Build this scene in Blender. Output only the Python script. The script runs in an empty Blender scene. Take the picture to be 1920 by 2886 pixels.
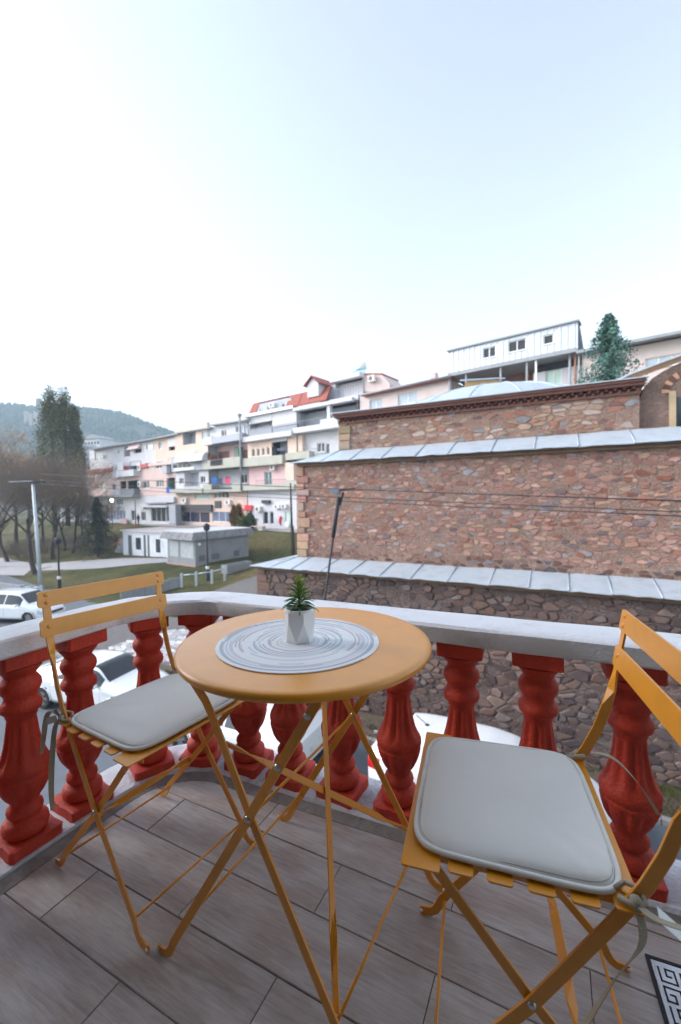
import bpy, bmesh, math, random
from math import sin, cos, pi, radians as rad, sqrt, atan2
from mathutils import Vector as V, Matrix, noise
random.seed(7)
sc = bpy.context.scene
COL = sc.collection
# ------------------------------------------------------------------ camera
CAMZ, PITCH, ROLL, FPX = 1.049, -0.033, 0.0126, 1199.0
cd = bpy.data.cameras.new('camera'); cam = bpy.data.objects.new('camera', cd); COL.objects.link(cam)
cd.sensor_fit = 'VERTICAL'; cd.sensor_height = 36.0; cd.lens = 36.0 * FPX / 2886.0
cd.clip_start = 0.02; cd.clip_end = 6000
_f = V((0, cos(PITCH), sin(PITCH))); _u0 = V((0, -sin(PITCH), cos(PITCH))); _r0 = V((1, 0, 0))
_r = cos(ROLL) * _r0 - sin(ROLL) * _u0; _u = sin(ROLL) * _r0 + cos(ROLL) * _u0
m = Matrix.Identity(4)
for i in range(3):
    m[i][0] = _r[i]; m[i][1] = _u[i]; m[i][2] = -_f[i]
m[2][3] = CAMZ
cam.matrix_world = m
cd.dof.use_dof = True; cd.dof.focus_distance = 1.02; cd.dof.aperture_fstop = 3.6
sc.camera = cam
EYE = V((0, 0, CAMZ))
def ray(u, v):
    return (u - 960) / FPX * _r - (v - 1443) / FPX * _u + _f
def onz(u, v, z):
    d = ray(u, v); return EYE + d * ((z - CAMZ) / d.z)
def onpl(u, v, n, q):
    d = ray(u, v); return EYE + d * (q / (n[0] * d.x + n[1] * d.y))
def aty(u, v, y):
    d = ray(u, v); return EYE + d * (y / d.y)
def px(P):
    d = V(P) - EYE; z = d.dot(_f)
    return (960 + FPX * d.dot(_r) / z, 1443 - FPX * d.dot(_u) / z, z)
# ------------------------------------------------------------------ sky, sun, exposure
SUN_EL, SUN_AZ = rad(26), rad(-84)          # azimuth from +Y, negative = towards -X
w = bpy.data.worlds.new('World'); sc.world = w; w.use_nodes = True
nt = w.node_tree; bg = nt.nodes['Background']
sky = nt.nodes.new('ShaderNodeTexSky'); sky.sky_type = 'NISHITA'; sky.sun_disc = False
sky.sun_elevation = SUN_EL; sky.sun_rotation = SUN_AZ
sky.altitude = 200; sky.air_density = 1.0; sky.dust_density = 0.6; sky.ozone_density = 2.2
hs_ = nt.nodes.new('ShaderNodeHueSaturation'); hs_.inputs['Hue'].default_value = .497; hs_.inputs['Saturation'].default_value = .46
nt.links.new(sky.outputs[0], hs_.inputs['Color']); nt.links.new(hs_.outputs[0], bg.inputs[0]); bg.inputs[1].default_value = 0.108
sl = bpy.data.lights.new('sun', 'SUN'); sl.energy = 1.5; sl.angle = rad(35); sl.color = (1, .935, .90)
so = bpy.data.objects.new('sun', sl); COL.objects.link(so)
sdir = V((sin(SUN_AZ) * cos(SUN_EL), cos(SUN_AZ) * cos(SUN_EL), sin(SUN_EL)))
so.rotation_euler = sdir.to_track_quat('Z', 'Y').to_euler()
vs = sc.view_settings; vs.view_transform = 'Standard'; vs.look = 'None'; vs.exposure = 2.08; vs.gamma = 1; vs.use_curve_mapping = False
sc.cycles.use_denoising = True; sc.cycles.max_bounces = 5; sc.cycles.diffuse_bounces = 2; sc.cycles.glossy_bounces = 2
sc.cycles.transmission_bounces = 4; sc.cycles.volume_bounces = 0; sc.cycles.sample_clamp_indirect = 8
# ------------------------------------------------------------------ materials
MATS = {}
def srgb(r, g, b):
    f = lambda c: c / 12.92 if c <= .04045 else ((c + .055) / 1.055) ** 2.4
    return (f(r / 255), f(g / 255), f(b / 255))
def mat(name, col, rough=.7, var=.12, scale=6., bump=0., bscale=60., metal=0., spec=.5, attr=False, objrand=0., coat=0., coords='Object', emit=None, dirt=None, dscale=1.5, coatrough=.1):
    """Principled material with two-scale colour mottling, optional per-object variation, vertex colour and bump."""
    if name in MATS: return MATS[name]
    M = bpy.data.materials.new(name); M.use_nodes = True; t = M.node_tree; N = t.nodes; L = t.links
    b = N['Principled BSDF']; b.inputs['Roughness'].default_value = rough; b.inputs['Metallic'].default_value = metal
    b.inputs['Specular IOR Level'].default_value = spec
    b.inputs['Coat Weight'].default_value = coat; b.inputs['Coat Roughness'].default_value = coatrough
    tc = N.new('ShaderNodeTexCoord'); co = tc.outputs[coords]
    if attr:
        a = N.new('ShaderNodeAttribute'); a.attribute_name = 'Col'; cout = a.outputs['Color']
    else:
        r = N.new('ShaderNodeRGB'); r.outputs[0].default_value = (*col, 1); cout = r.outputs[0]
    if objrand > 0:
        oi0 = N.new('ShaderNodeObjectInfo'); ad = N.new('ShaderNodeVectorMath'); ad.operation = 'MULTIPLY_ADD'; cx_ = N.new('ShaderNodeCombineXYZ')
        for k in range(3): L.new(oi0.outputs['Random'], cx_.inputs[k])
        ad.inputs[1].default_value = (31, 47, 23); L.new(cx_.outputs[0], ad.inputs[0]); L.new(co, ad.inputs[2]); co = ad.outputs[0]
    def hsv(val, src):
        h = N.new('ShaderNodeHueSaturation'); L.new(src, h.inputs['Color']); L.new(val, h.inputs['Value']); return h.outputs[0]
    if var > 0:
        n1 = N.new('ShaderNodeTexNoise'); n1.inputs['Scale'].default_value = scale; n1.inputs['Detail'].default_value = 6; n1.inputs['Roughness'].default_value = .65
        L.new(co, n1.inputs['Vector'])
        mr = N.new('ShaderNodeMapRange'); mr.inputs['From Min'].default_value = .25; mr.inputs['From Max'].default_value = .75
        mr.inputs['To Min'].default_value = 1 - var; mr.inputs['To Max'].default_value = 1 + var
        L.new(n1.outputs['Fac'], mr.inputs['Value']); cout = hsv(mr.outputs[0], cout)
    if objrand > 0:
        oi = N.new('ShaderNodeObjectInfo'); mr = N.new('ShaderNodeMapRange')
        mr.inputs['To Min'].default_value = 1 - objrand; mr.inputs['To Max'].default_value = 1 + objrand
        L.new(oi.outputs['Random'], mr.inputs['Value']); cout = hsv(mr.outputs[0], cout)
    if dirt:
        n2 = N.new('ShaderNodeTexNoise'); n2.inputs['Scale'].default_value = dscale; n2.inputs['Detail'].default_value = 8; n2.inputs['Roughness'].default_value = .7
        L.new(co, n2.inputs['Vector'])
        mr = N.new('ShaderNodeMapRange'); mr.inputs['From Min'].default_value = .52; mr.inputs['From Max'].default_value = .72; mr.inputs['To Max'].default_value = .75
        L.new(n2.outputs['Fac'], mr.inputs['Value'])
        mx = N.new('ShaderNodeMix'); mx.data_type = 'RGBA'; L.new(mr.outputs[0], mx.inputs['Factor']); L.new(cout, mx.inputs['A']); mx.inputs['B'].default_value = (*dirt, 1); cout = mx.outputs['Result']
    L.new(cout, b.inputs['Base Color'])
    if bump > 0:
        n3 = N.new('ShaderNodeTexNoise'); n3.inputs['Scale'].default_value = bscale; n3.inputs['Detail'].default_value = 5
        L.new(co, n3.inputs['Vector']); bp = N.new('ShaderNodeBump'); bp.inputs['Strength'].default_value = bump; bp.inputs['Distance'].default_value = .01
        L.new(n3.outputs['Fac'], bp.inputs['Height']); L.new(bp.outputs[0], b.inputs['Normal'])
    if emit:
        b.inputs['Emission Color'].default_value = (*emit[:3], 1); b.inputs['Emission Strength'].default_value = emit[3]
    MATS[name] = M; return M
# ------------------------------------------------------------------ mesh collection
class MB:
    def __init__(s): s.v = []; s.f = []; s.c = []; s.cur = (1, 1, 1)
    def add(s, vs, fs):
        o = len(s.v); s.v += [tuple(p) for p in vs]; s.c += [s.cur] * len(vs); s.f += [tuple(i + o for i in f) for f in fs]; return s
    def box(s, x0, y0, z0, x1, y1, z1):
        return s.hexa([(x0, y0, z0), (x1, y0, z0), (x1, y1, z0), (x0, y1, z0), (x0, y0, z1), (x1, y0, z1), (x1, y1, z1), (x0, y1, z1)])
    def hexa(s, p):
        return s.add(p, [(3, 2, 1, 0), (4, 5, 6, 7), (0, 1, 5, 4), (1, 2, 6, 5), (2, 3, 7, 6), (3, 0, 4, 7)])
    def obox(s, c, ax, ay, az):
        c, ax, ay, az = V(c), V(ax), V(ay), V(az)
        return s.hexa([c - ax - ay - az, c + ax - ay - az, c + ax + ay - az, c - ax + ay - az, c - ax - ay + az, c + ax - ay + az, c + ax + ay + az, c - ax + ay + az])
    def prism(s, poly, off):
        n = len(poly); off = V(off); a = [V(p) for p in poly]; b = [p + off for p in a]
        return s.add(a + b, [tuple(range(n - 1, -1, -1)), tuple(range(n, 2 * n))] + [(i, (i + 1) % n, n + (i + 1) % n, n + i) for i in range(n)])
    def tube(s, pts, r, n=8, caps=True):
        pts = [V(p) for p in pts]; k = len(pts); rs = r if isinstance(r, (list, tuple)) else [r] * k
        vs = []; prev = None
        for i, p in enumerate(pts):
            t = (pts[min(i + 1, k - 1)] - pts[max(i - 1, 0)]); t = t.normalized() if t.length > 1e-9 else V((0, 0, 1))
            if prev is None:
                a = t.orthogonal().normalized()
            else:
                a = prev - t * prev.dot(t); a = a.normalized() if a.length > 1e-6 else t.orthogonal().normalized()
            prev = a; b = t.cross(a)
            vs += [p + rs[i] * (cos(2 * pi * j / n) * a + sin(2 * pi * j / n) * b) for j in range(n)]
        fs = [(i * n + j, i * n + (j + 1) % n, (i + 1) * n + (j + 1) % n, (i + 1) * n + j) for i in range(k - 1) for j in range(n)]
        if caps: fs += [tuple(range(n - 1, -1, -1)), tuple(range((k - 1) * n, k * n))]
        return s.add(vs, fs)
    def sweep(s, pts, wd, width, thick):
        """flat bar along pts; wd = width direction per point (or one)"""
        pts = [V(p) for p in pts]; k = len(pts); wds = wd if isinstance(wd, list) else [wd] * k; vs = []
        wid = width if isinstance(width, list) else [width] * k
        for i, p in enumerate(pts):
            t = (pts[min(i + 1, k - 1)] - pts[max(i - 1, 0)]).normalized(); a = V(wds[i]); a = (a - t * a.dot(t)).normalized(); b = t.cross(a)
            h = wid[i] / 2
            vs += [p + a * x + b * y for x, y in ((-h, -thick / 2), (h, -thick / 2), (h, thick / 2), (-h, thick / 2))]
        fs = [(i * 4 + j, i * 4 + (j + 1) % 4, (i + 1) * 4 + (j + 1) % 4, (i + 1) * 4 + j) for i in range(k - 1) for j in range(4)]
        fs += [(3, 2, 1, 0), tuple(range((k - 1) * 4, k * 4))]
        return s.add(vs, fs)
    def lathe(s, prof, n=24, c=(0, 0, 0), ripple=None, capb=True, capt=True):
        vs = []
        for r, z in prof:
            for j in range(n):
                a = 2 * pi * j / n; rr = r * (ripple(a, z) if ripple else 1); vs.append((c[0] + rr * cos(a), c[1] + rr * sin(a), c[2] + z))
        k = len(prof); fs = [(i * n + j, i * n + (j + 1) % n, (i + 1) * n + (j + 1) % n, (i + 1) * n + j) for i in range(k - 1) for j in range(n)]
        if capb: fs.append(tuple(range(n - 1, -1, -1)))
        if capt: fs.append(tuple(range((k - 1) * n, k * n)))
        return s.add(vs, fs)
    def dome(s, c, r, up, n=8, k=3, flat=1.):
        up = V(up).normalized(); a = up.orthogonal().normalized(); b = up.cross(a); c = V(c); vs = []
        for i in range(k):
            t = i / k * pi / 2
            vs += [c + r * cos(t) * (cos(2 * pi * j / n) * a + sin(2 * pi * j / n) * b) + up * r * flat * sin(t) for j in range(n)]
        vs.append(c + up * r * flat)
        fs = [(i * n + j, i * n + (j + 1) % n, (i + 1) * n + (j + 1) % n, (i + 1) * n + j) for i in range(k - 1) for j in range(n)]
        fs += [((k - 1) * n + j, (k - 1) * n + (j + 1) % n, k * n) for j in range(n)]
        return s.add(vs, fs)
    def xf(s, M):
        s.v = [tuple(M @ V(p)) for p in s.v]; return s
    def mesh(s, name, smooth=False, org=(0, 0, 0), colors=False, auto=None):
        me = bpy.data.meshes.new(name); o = V(org)
        me.from_pydata([(p[0] - o[0], p[1] - o[1], p[2] - o[2]) for p in s.v], [], s.f)
        if colors:
            ca = me.color_attributes.new('Col', 'FLOAT_COLOR', 'POINT')
            ca.data.foreach_set('color', [x for c in s.c for x in (c[0], c[1], c[2], 1.)])
        if smooth or auto is not None:
            me.polygons.foreach_set('use_smooth', [True] * len(me.polygons))
        if auto is not None: me.set_sharp_from_angle(angle=rad(auto))
        me.update(); return me
ORG = {}
def origin(o): return ORG.get(o.name, V((0, 0, 0)))
def tag(o, label=None, cat=None, group=None, kind=None):
    if label: o['label'] = label
    if cat: o['category'] = cat
    if group: o['group'] = group
    if kind: o['kind'] = kind
    return o
def empty(name, loc=(0, 0, 0), rz=0., **k):
    o = bpy.data.objects.new(name, None); COL.objects.link(o); o.location = loc; o.rotation_euler = (0, 0, rz); o.empty_display_size = .1
    ORG[o.name] = V(loc); return tag(o, **k)
def put(name, mb, material, parent=None, local=False, smooth=False, colors=False, auto=None, bev=0., org=None, **k):
    """link a mesh object. World-built geometry (local=False) is re-based on its parent's origin."""
    base = V((0, 0, 0)) if local else (origin(parent) if parent else V(org or (0, 0, 0)))
    me = mb.mesh(name, smooth, base, colors, auto) if isinstance(mb, MB) else mb
    if not me.materials: me.materials.append(material)
    o = bpy.data.objects.new(name, me); COL.objects.link(o)
    if parent: o.parent = parent; ORG[o.name] = base if not local else V((0, 0, 0))
    elif org is not None: o.location = org; ORG[o.name] = V(org)
    else: ORG[o.name] = V((0, 0, 0))
    if bev:
        bm_ = o.modifiers.new('bevel', 'BEVEL'); bm_.width = bev; bm_.segments = 2; bm_.limit_method = 'ANGLE'; bm_.angle_limit = rad(40)
    return tag(o, **k)
def copy_tree(o, parent=None):
    c = o.copy(); COL.objects.link(c); c.parent = parent; ORG[c.name] = ORG.get(o.name, V((0, 0, 0)))
    for ch in [x for x in bpy.data.objects if x.parent is o]: copy_tree(ch, c)
    return c
def clip_poly(poly, inside):
    """Sutherland-Hodgman against half planes [(nx,ny,d)]: keep n.p <= d"""
    for nx, ny, d in inside:
        out = []
        for i in range(len(poly)):
            a, b = poly[i], poly[(i + 1) % len(poly)]; da = nx * a[0] + ny * a[1] - d; db = nx * b[0] + ny * b[1] - d
            if da <= 0: out.append(a)
            if (da < 0 < db) or (db < 0 < da):
                t = da / (da - db); out.append((a[0] + t * (b[0] - a[0]), a[1] + t * (b[1] - a[1])))
        poly = out
        if len(poly) < 3: return []
    return poly
def area2(p): return .5 * sum(p[i][0] * p[(i + 1) % len(p)][1] - p[(i + 1) % len(p)][0] * p[i][1] for i in range(len(p)))
def voronoi(W, H, cw, ch, rnd, drop=.30, jit=.49, sizef=None):
    """irregular cells filling [0,W]x[0,H]"""
    nx, ny = max(1, int(W / cw)), max(1, int(H / ch)); seeds = []
    for j in range(-1, ny + 1):
        for i in range(-1, nx + 1):
            if rnd.random() < drop: continue
            seeds.append(((i + .5 + (.5 if j % 2 else 0) + rnd.uniform(-jit, jit)) * W / nx / cw, (j + .5 + rnd.uniform(-jit, jit)) * H / ny / ch))
    grid = {}
    for k, p in enumerate(seeds): grid.setdefault((int(p[0] // 1), int(p[1] // 1)), []).append(k)
    cells = []
    for k, p in enumerate(seeds):
        if not (0 <= p[0] <= W / cw and 0 <= p[1] <= H / ch): continue
        poly = [(0, 0), (W / cw, 0), (W / cw, H / ch), (0, H / ch)]
        poly = clip_poly(poly, [(1, 0, p[0] + 2), (-1, 0, -p[0] + 2), (0, 1, p[1] + 2), (0, -1, -p[1] + 2)])
        gx, gy = int(p[0] // 1), int(p[1] // 1); nb = [q for a in range(-3, 4) for b in range(-3, 4) for q in grid.get((gx + a, gy + b), []) if q != k]
        nb.sort(key=lambda q: (seeds[q][0] - p[0]) ** 2 + (seeds[q][1] - p[1]) ** 2)
        hp = []
        for q in nb[:18]:
            s = seeds[q]; dx, dy = s[0] - p[0], s[1] - p[1]; hp.append((dx, dy, (s[0] ** 2 + s[1] ** 2 - p[0] ** 2 - p[1] ** 2) / 2))
        poly = clip_poly(poly, hp)
        if len(poly) >= 3: cells.append([(x * cw, y * ch) for x, y in poly])
    return cells
def soften(poly, f, it=1):
    cx = sum(p[0] for p in poly) / len(poly); cy = sum(p[1] for p in poly) / len(poly)
    poly = [(cx + (x - cx) * f, cy + (y - cy) * f) for x, y in poly]
    # drop near-duplicate corners, then cut corners
    q = [p for i, p in enumerate(poly) if math.hypot(p[0] - poly[i - 1][0], p[1] - poly[i - 1][1]) > .012]
    if len(q) >= 3: poly = q
    for _ in range(it):
        o = []
        for i in range(len(poly)):
            a, b = poly[i], poly[(i + 1) % len(poly)]
            o += [(a[0] * .85 + b[0] * .15, a[1] * .85 + b[1] * .15), (a[0] * .15 + b[0] * .85, a[1] * .15 + b[1] * .85)]
        poly = o
    return poly
def stone_geo(mb, poly, O, ex, ey, n, h, rnd, tl=.12):
    """one proud stone: outline poly in (ex,ey) at O, front raised by h along n"""
    k = len(poly); cx = sum(p[0] for p in poly) / k; cy = sum(p[1] for p in poly) / k
    tilt = (rnd.uniform(-tl, tl), rnd.uniform(-tl, tl)); vs = []
    for f, hh in ((1, 0), (.975, .7), (.88, 1)):
        for x, y in poly:
            X, Y = cx + (x - cx) * f * (1 + .06 * sin(x * 91 + y * 57)), cy + (y - cy) * f * (1 + .06 * sin(x * 63 - y * 83))
            vs.append(O + ex * X + ey * Y + n * (h * hh + (tilt[0] * (X - cx) + tilt[1] * (Y - cy)) * hh))
    vs.append(O + ex * cx + ey * cy + n * h * 1.06)
    fs = [(r * k + i, r * k + (i + 1) % k, (r + 1) * k + (i + 1) % k, (r + 1) * k + i) for r in range(2) for i in range(k)]
    fs += [(2 * k + i, 2 * k + (i + 1) % k, 3 * k) for i in range(k)]
    mb.add(vs, fs)
# ================================================================== balcony
NL, NR = V((-.891, .454, 0)), V((.399, .917, 0)); DL, DR = V((.454, .891, 0)), V((.917, -.399, 0))
QL, QR, RC = 1.442, 1.343, .33
CORN = V((-.714, 1.7755, 0)); ARC = CORN - (NL + NR) * (RC / (1 + NL.dot(NR)))
A0, A1 = atan2(NL.y, NL.x), atan2(NR.y, NR.x)
def rail_path(s0=-1.3, s1=1.7, n=18, off=0.):
    """[(point, outward normal)] along the balustrade, shifted outwards by off"""
    out = []; sl_ = (ARC + NL * RC).dot(DL); sr = (ARC + NR * RC).dot(DR)
    for i in range(12): s = s0 + (sl_ - s0) * i / 12; out.append((NL * (QL + off) + DL * s, NL))
    for i in range(n + 1):
        a = A0 + (A1 - A0) * i / n; nn = V((cos(a), sin(a), 0)); out.append((ARC + nn * (RC + off), nn))
    for i in range(1, 25): s = sr + (s1 - sr) * i / 24; out.append((NR * (QR + off) + DR * s, NR))
    return out
def rail_sweep(mb, sect, wob=0., seed=0):
    P = rail_path(); k = len(sect); vs = []
    for i, (p, nn) in enumerate(P):
        for j, (o, z) in enumerate(sect):
            w1 = noise.noise(V((i * .45, j * 1.7, seed))) * wob; w2 = noise.noise(V((i * .45, j * 1.7, seed + 9))) * wob
            vs.append(p + nn * (o + w1) + V((0, 0, z + w2)))
    n = len(P); fs = [(i * k + j, i * k + (j + 1) % k, (i + 1) * k + (j + 1) % k, (i + 1) * k + j) for i in range(n - 1) for j in range(k)]
    fs += [tuple(range(k)), tuple(range((n - 1) * k, n * k))]
    mb.add(vs, fs); return mb
m_rail = mat('rail_white_paint', srgb(225, 226, 230), .55, .05, 5, .25, 120, dirt=srgb(188, 186, 186), dscale=9)
m_kerb = mat('kerb_worn_paint', srgb(205, 207, 214), .75, .14, 9, .5, 90, dirt=srgb(120, 122, 128), dscale=11)
m_cove = mat('cove_grey_cement', srgb(142, 138, 133), .8, .3, 12, .5, 70, dirt=srgb(96, 94, 94), dscale=16)
m_red = mat('baluster_red_paint', srgb(200, 66, 44), .6, .2, 6, .35, 120, dirt=srgb(168, 52, 38), dscale=7, spec=.45, objrand=.07)
m_tile = None
KZ, RB_, RT = .018, .612, .668
bal = empty('balustrade', (-.6, 1.7, 0), label='balcony balustrade of terracotta red turned balusters under a thick white curved handrail', cat='balustrade')
put('handrail', rail_sweep(MB(), [(-.074, RB_), (.072, RB_), (.0775, RB_ + .006), (.0775, RT - .006), (.071, RT), (.03, RT + .001), (-.03, RT + .001), (-.072, RT), (-.0785, RT - .007), (-.0785, RB_ + .006)], .0035, 2), m_rail, bal, auto=35)
put('base_kerb', rail_sweep(MB(), [(-.086, -.05), (-.086, KZ - .007), (-.078, KZ), (.10, KZ), (.11, KZ - .008), (.11, -.14), (.10, -.15)], .003, 5), m_kerb, bal, auto=40)
put('cement_cove', rail_sweep(MB(), [(-.084, -.03), (-.122, -.03), (-.122, .0015), (-.108, .0035), (-.096, .0080), (-.0885, .0135)], .002, 8), m_cove, bal, auto=60)
BP = [(.031, .050), (.052, .052), (.0585, .060), (.061, .072), (.0585, .085), (.049, .095), (.0395, .100), (.0385, .104), (.0455, .110), (.0475, .119), (.0455, .129), (.0375, .138), (.0365, .146), (.042, .156), (.0535, .172), (.0625, .190),
      (.0685, .210), (.0715, .226), (.0705, .232), (.0685, .235), (.0705, .239), (.0725, .245), (.0725, .254), (.0695, .264), (.0625, .277), (.0545, .297), (.0475, .325), (.0425, .355), (.039, .385), (.0375, .402), (.041, .407), (.0415, .413), (.0445, .418), (.0525, .426), (.0545, .436), (.0525, .446), (.0455, .455), (.0425, .463), (.0435, .472), (.0505, .483), (.0545, .496), (.0535, .508), (.0475, .519), (.0415, .526), (.041, .531), (.045, .538), (.0535, .549), (.059, .557), (.061, .563), (.03, .566)]
def bal_ripple(a, z):
    if .262 < z < .404:
        k = min(1, (z - .262) / .02, (.404 - z) / .02); return 1 - .13 * k * max(0, -cos(9 * a)) ** .7
    if .142 < z < .228:
        k = min(1, (z - .142) / .02, (.228 - z) / .012); return 1 - .10 * k * (.5 + .5 * cos(9 * a)) ** 3
    return 1
def bal_shaft(seed):
    b = MB(); prof = []
    for (r0, z0), (r1, z1) in zip(BP, BP[1:]):
        n = 2 if z1 - z0 > .015 else 1
        prof += [(r0 + (r1 - r0) * i / n, z0 + (z1 - z0) * i / n) for i in range(n)]
    prof.append(BP[-1]); b.lathe(prof, 54, ripple=bal_ripple)
    b.v = [(x * (1 + .02 * noise.noise(V((x * 18, y * 18, z * 18 + seed * 7)))), y * (1 + .02 * noise.noise(V((x * 18 + 5, y * 18, z * 18 + seed * 7)))), z + .0015 * noise.noise(V((x * 30, y * 30, z * 30 + seed)))) for x, y, z in b.v]
    return b.mesh('baluster', smooth=True)
def rough_block(hx, hy, z0, z1, seed, amp=.004, n=5):
    bm = bmesh.new(); bmesh.ops.create_cube(bm, size=2.); bmesh.ops.bevel(bm, geom=bm.edges[:], offset=.10, segments=1, affect='EDGES')
    bmesh.ops.subdivide_edges(bm, edges=bm.edges[:], cuts=n, use_grid_fill=True)
    for q in bm.verts:
        q.co = V((q.co.x * hx, q.co.y * hy, z0 + (q.co.z + 1) / 2 * (z1 - z0)))
        q.co += amp * V((noise.noise(q.co * 30 + V((seed, 0, 0))), noise.noise(q.co * 30 + V((0, seed, 3))), .5 * noise.noise(q.co * 30 + V((0, 7, seed)))))
    me = bpy.data.meshes.new('block'); bm.to_mesh(me); bm.free()
    me.polygons.foreach_set('use_smooth', [True] * len(me.polygons)); me.set_sharp_from_angle(angle=rad(38)); return me
shafts = [bal_shaft(i) for i in range(3)]
caps = [rough_block(.066, .066, .567, RB_ + .004, i, .002) for i in range(2)]
plin = [rough_block(.071, .071, KZ - .004, .0505, i + 5, .005) for i in range(3)]
spots = [(NL * QL + DL * s, A0) for s in (.30, .49, .687, .862)]
for a in (A0 + (A1 - A0) * .33, A0 + (A1 - A0) * .72): spots.append((ARC + V((cos(a), sin(a), 0)) * RC, a))
spots += [(NR * QR + DR * s, A1) for s in (-.985, -.8, -.59, -.384, -.182, .034, .26, .475, .69)]
for i, (p, a) in enumerate(spots):
    b = put('baluster', shafts[i % 3], m_red, bal, local=True); b.location = p - origin(bal); b.rotation_euler = (0, 0, a + random.uniform(-.05, .05))
    c = put('capital', caps[i % 2], m_red, b, local=True); c2 = put('plinth', plin[i % 3], m_red, b, local=True)
    c2.rotation_euler = (0, 0, random.uniform(-.06, .06) + (pi / 2) * (i % 4)); c.rotation_euler = (0, 0, random.uniform(-.03, .03))
# ---- floor of wood-look porcelain planks
def wood_tile():
    M = bpy.data.materials.new('wood_look_tile'); M.use_nodes = True; t = M.node_tree; N = t.nodes; L = t.links; b = N['Principled BSDF']
    tc = N.new('ShaderNodeTexCoord'); oi = N.new('ShaderNodeObjectInfo')
    off = N.new('ShaderNodeVectorMath'); off.operation = 'MULTIPLY_ADD'; cr = N.new('ShaderNodeCombineXYZ')
    for k in range(3): L.new(oi.outputs['Random'], cr.inputs[k])
    off.inputs[1].default_value = (37, 19, 53); L.new(cr.outputs[0], off.inputs[0]); L.new(tc.outputs['Object'], off.inputs[2])
    mp = N.new('ShaderNodeMapping'); mp.inputs['Rotation'].default_value = (0, 0, rad(9)); mp.inputs['Scale'].default_value = (11, 130, 11); L.new(off.outputs[0], mp.inputs[0])
    n1 = N.new('ShaderNodeTexNoise'); n1.inputs['Scale'].default_value = 1.; n1.inputs['Detail'].default_value = 7; n1.inputs['Roughness'].default_value = .7; n1.inputs['Distortion'].default_value = .6; L.new(mp.outputs[0], n1.inputs[0])
    mp2 = N.new('ShaderNodeMapping'); mp2.inputs['Scale'].default_value = (7, 16, 7); L.new(off.outputs[0], mp2.inputs[0])
    n2 = N.new('ShaderNodeTexNoise'); n2.inputs['Scale'].default_value = 1.; n2.inputs['Detail'].default_value = 5; L.new(mp2.outputs[0], n2.inputs[0])
    r1 = N.new('ShaderNodeValToRGB'); r1.color_ramp.elements[0].position = .28; r1.color_ramp.elements[1].position = .72
    r1.color_ramp.elements[0].color = (*srgb(176, 169, 164), 1); r1.color_ramp.elements[1].color = (*srgb(220, 213, 208), 1)
    L.new(n1.outputs['Fac'], r1.inputs[0])
    r2 = N.new('ShaderNodeValToRGB'); r2.color_ramp.elements[0].position = .38; r2.color_ramp.elements[1].position = .62
    r2.color_ramp.elements[0].color = (*srgb(208, 197, 191), 1); r2.color_ramp.elements[1].color = (*srgb(232, 234, 236), 1); L.new(n2.outputs['Fac'], r2.inputs[0])
    mx = N.new('ShaderNodeMix'); mx.data_type = 'RGBA'; mx.blend_type = 'MULTIPLY'; mx.inputs['Factor'].default_value = .85
    L.new(r1.outputs[0], mx.inputs['A']); L.new(r2.outputs[0], mx.inputs['B'])
    hs = N.new('ShaderNodeHueSaturation'); mr = N.new('ShaderNodeMapRange'); mr.inputs['To Min'].default_value = .93; mr.inputs['To Max'].default_value = 1.12
    L.new(oi.outputs['Random'], mr.inputs[0]); L.new(mr.outputs[0], hs.inputs['Value']); L.new(mx.outputs['Result'], hs.inputs['Color'])
    L.new(hs.outputs[0], b.inputs['Base Color']); b.inputs['Roughness'].default_value = .52
    mr2 = N.new('ShaderNodeMapRange'); mr2.inputs['To Min'].default_value = .34; mr2.inputs['To Max'].default_value = .6; L.new(n2.outputs['Fac'], mr2.inputs[0]); L.new(mr2.outputs[0], b.inputs['Roughness'])
    bp = N.new('ShaderNodeBump'); bp.inputs['Strength'].default_value = .35; bp.inputs['Distance'].default_value = .002; L.new(n1.outputs['Fac'], bp.inputs['Height']); L.new(bp.outputs[0], b.inputs['Normal'])
    return M
m_tile = wood_tile(); m_grout = mat('dark_grout', srgb(128, 116, 110), .95, .35, 40, .4, 150)
PHI = -.4661; TA, TN = V((cos(PHI), sin(PHI), 0)), V((-sin(PHI), cos(PHI), 0))
N0, TW, J0, TL_ = .5787, .1583, -1.155, .6144
hull = []                       # convex limit of the floor: balustrade line plus the house wall
for p, nn in rail_path(n=10): hull.append((nn.x, nn.y, p.dot(nn) - .02))
BACK = .36
hull.append((-NR.x, -NR.y, BACK)); hull.append((DR.x, DR.y, 1.55))
fl = MB(); big = clip_poly([(-4, -4), (4, -4), (4, 4), (-4, 4)], hull)
fl.prism([(x, y, -.16) for x, y in big], (0, 0, .157))
floor = put('balcony_floor', fl, m_grout, kind='structure')
rnd = random.Random(3)
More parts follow.
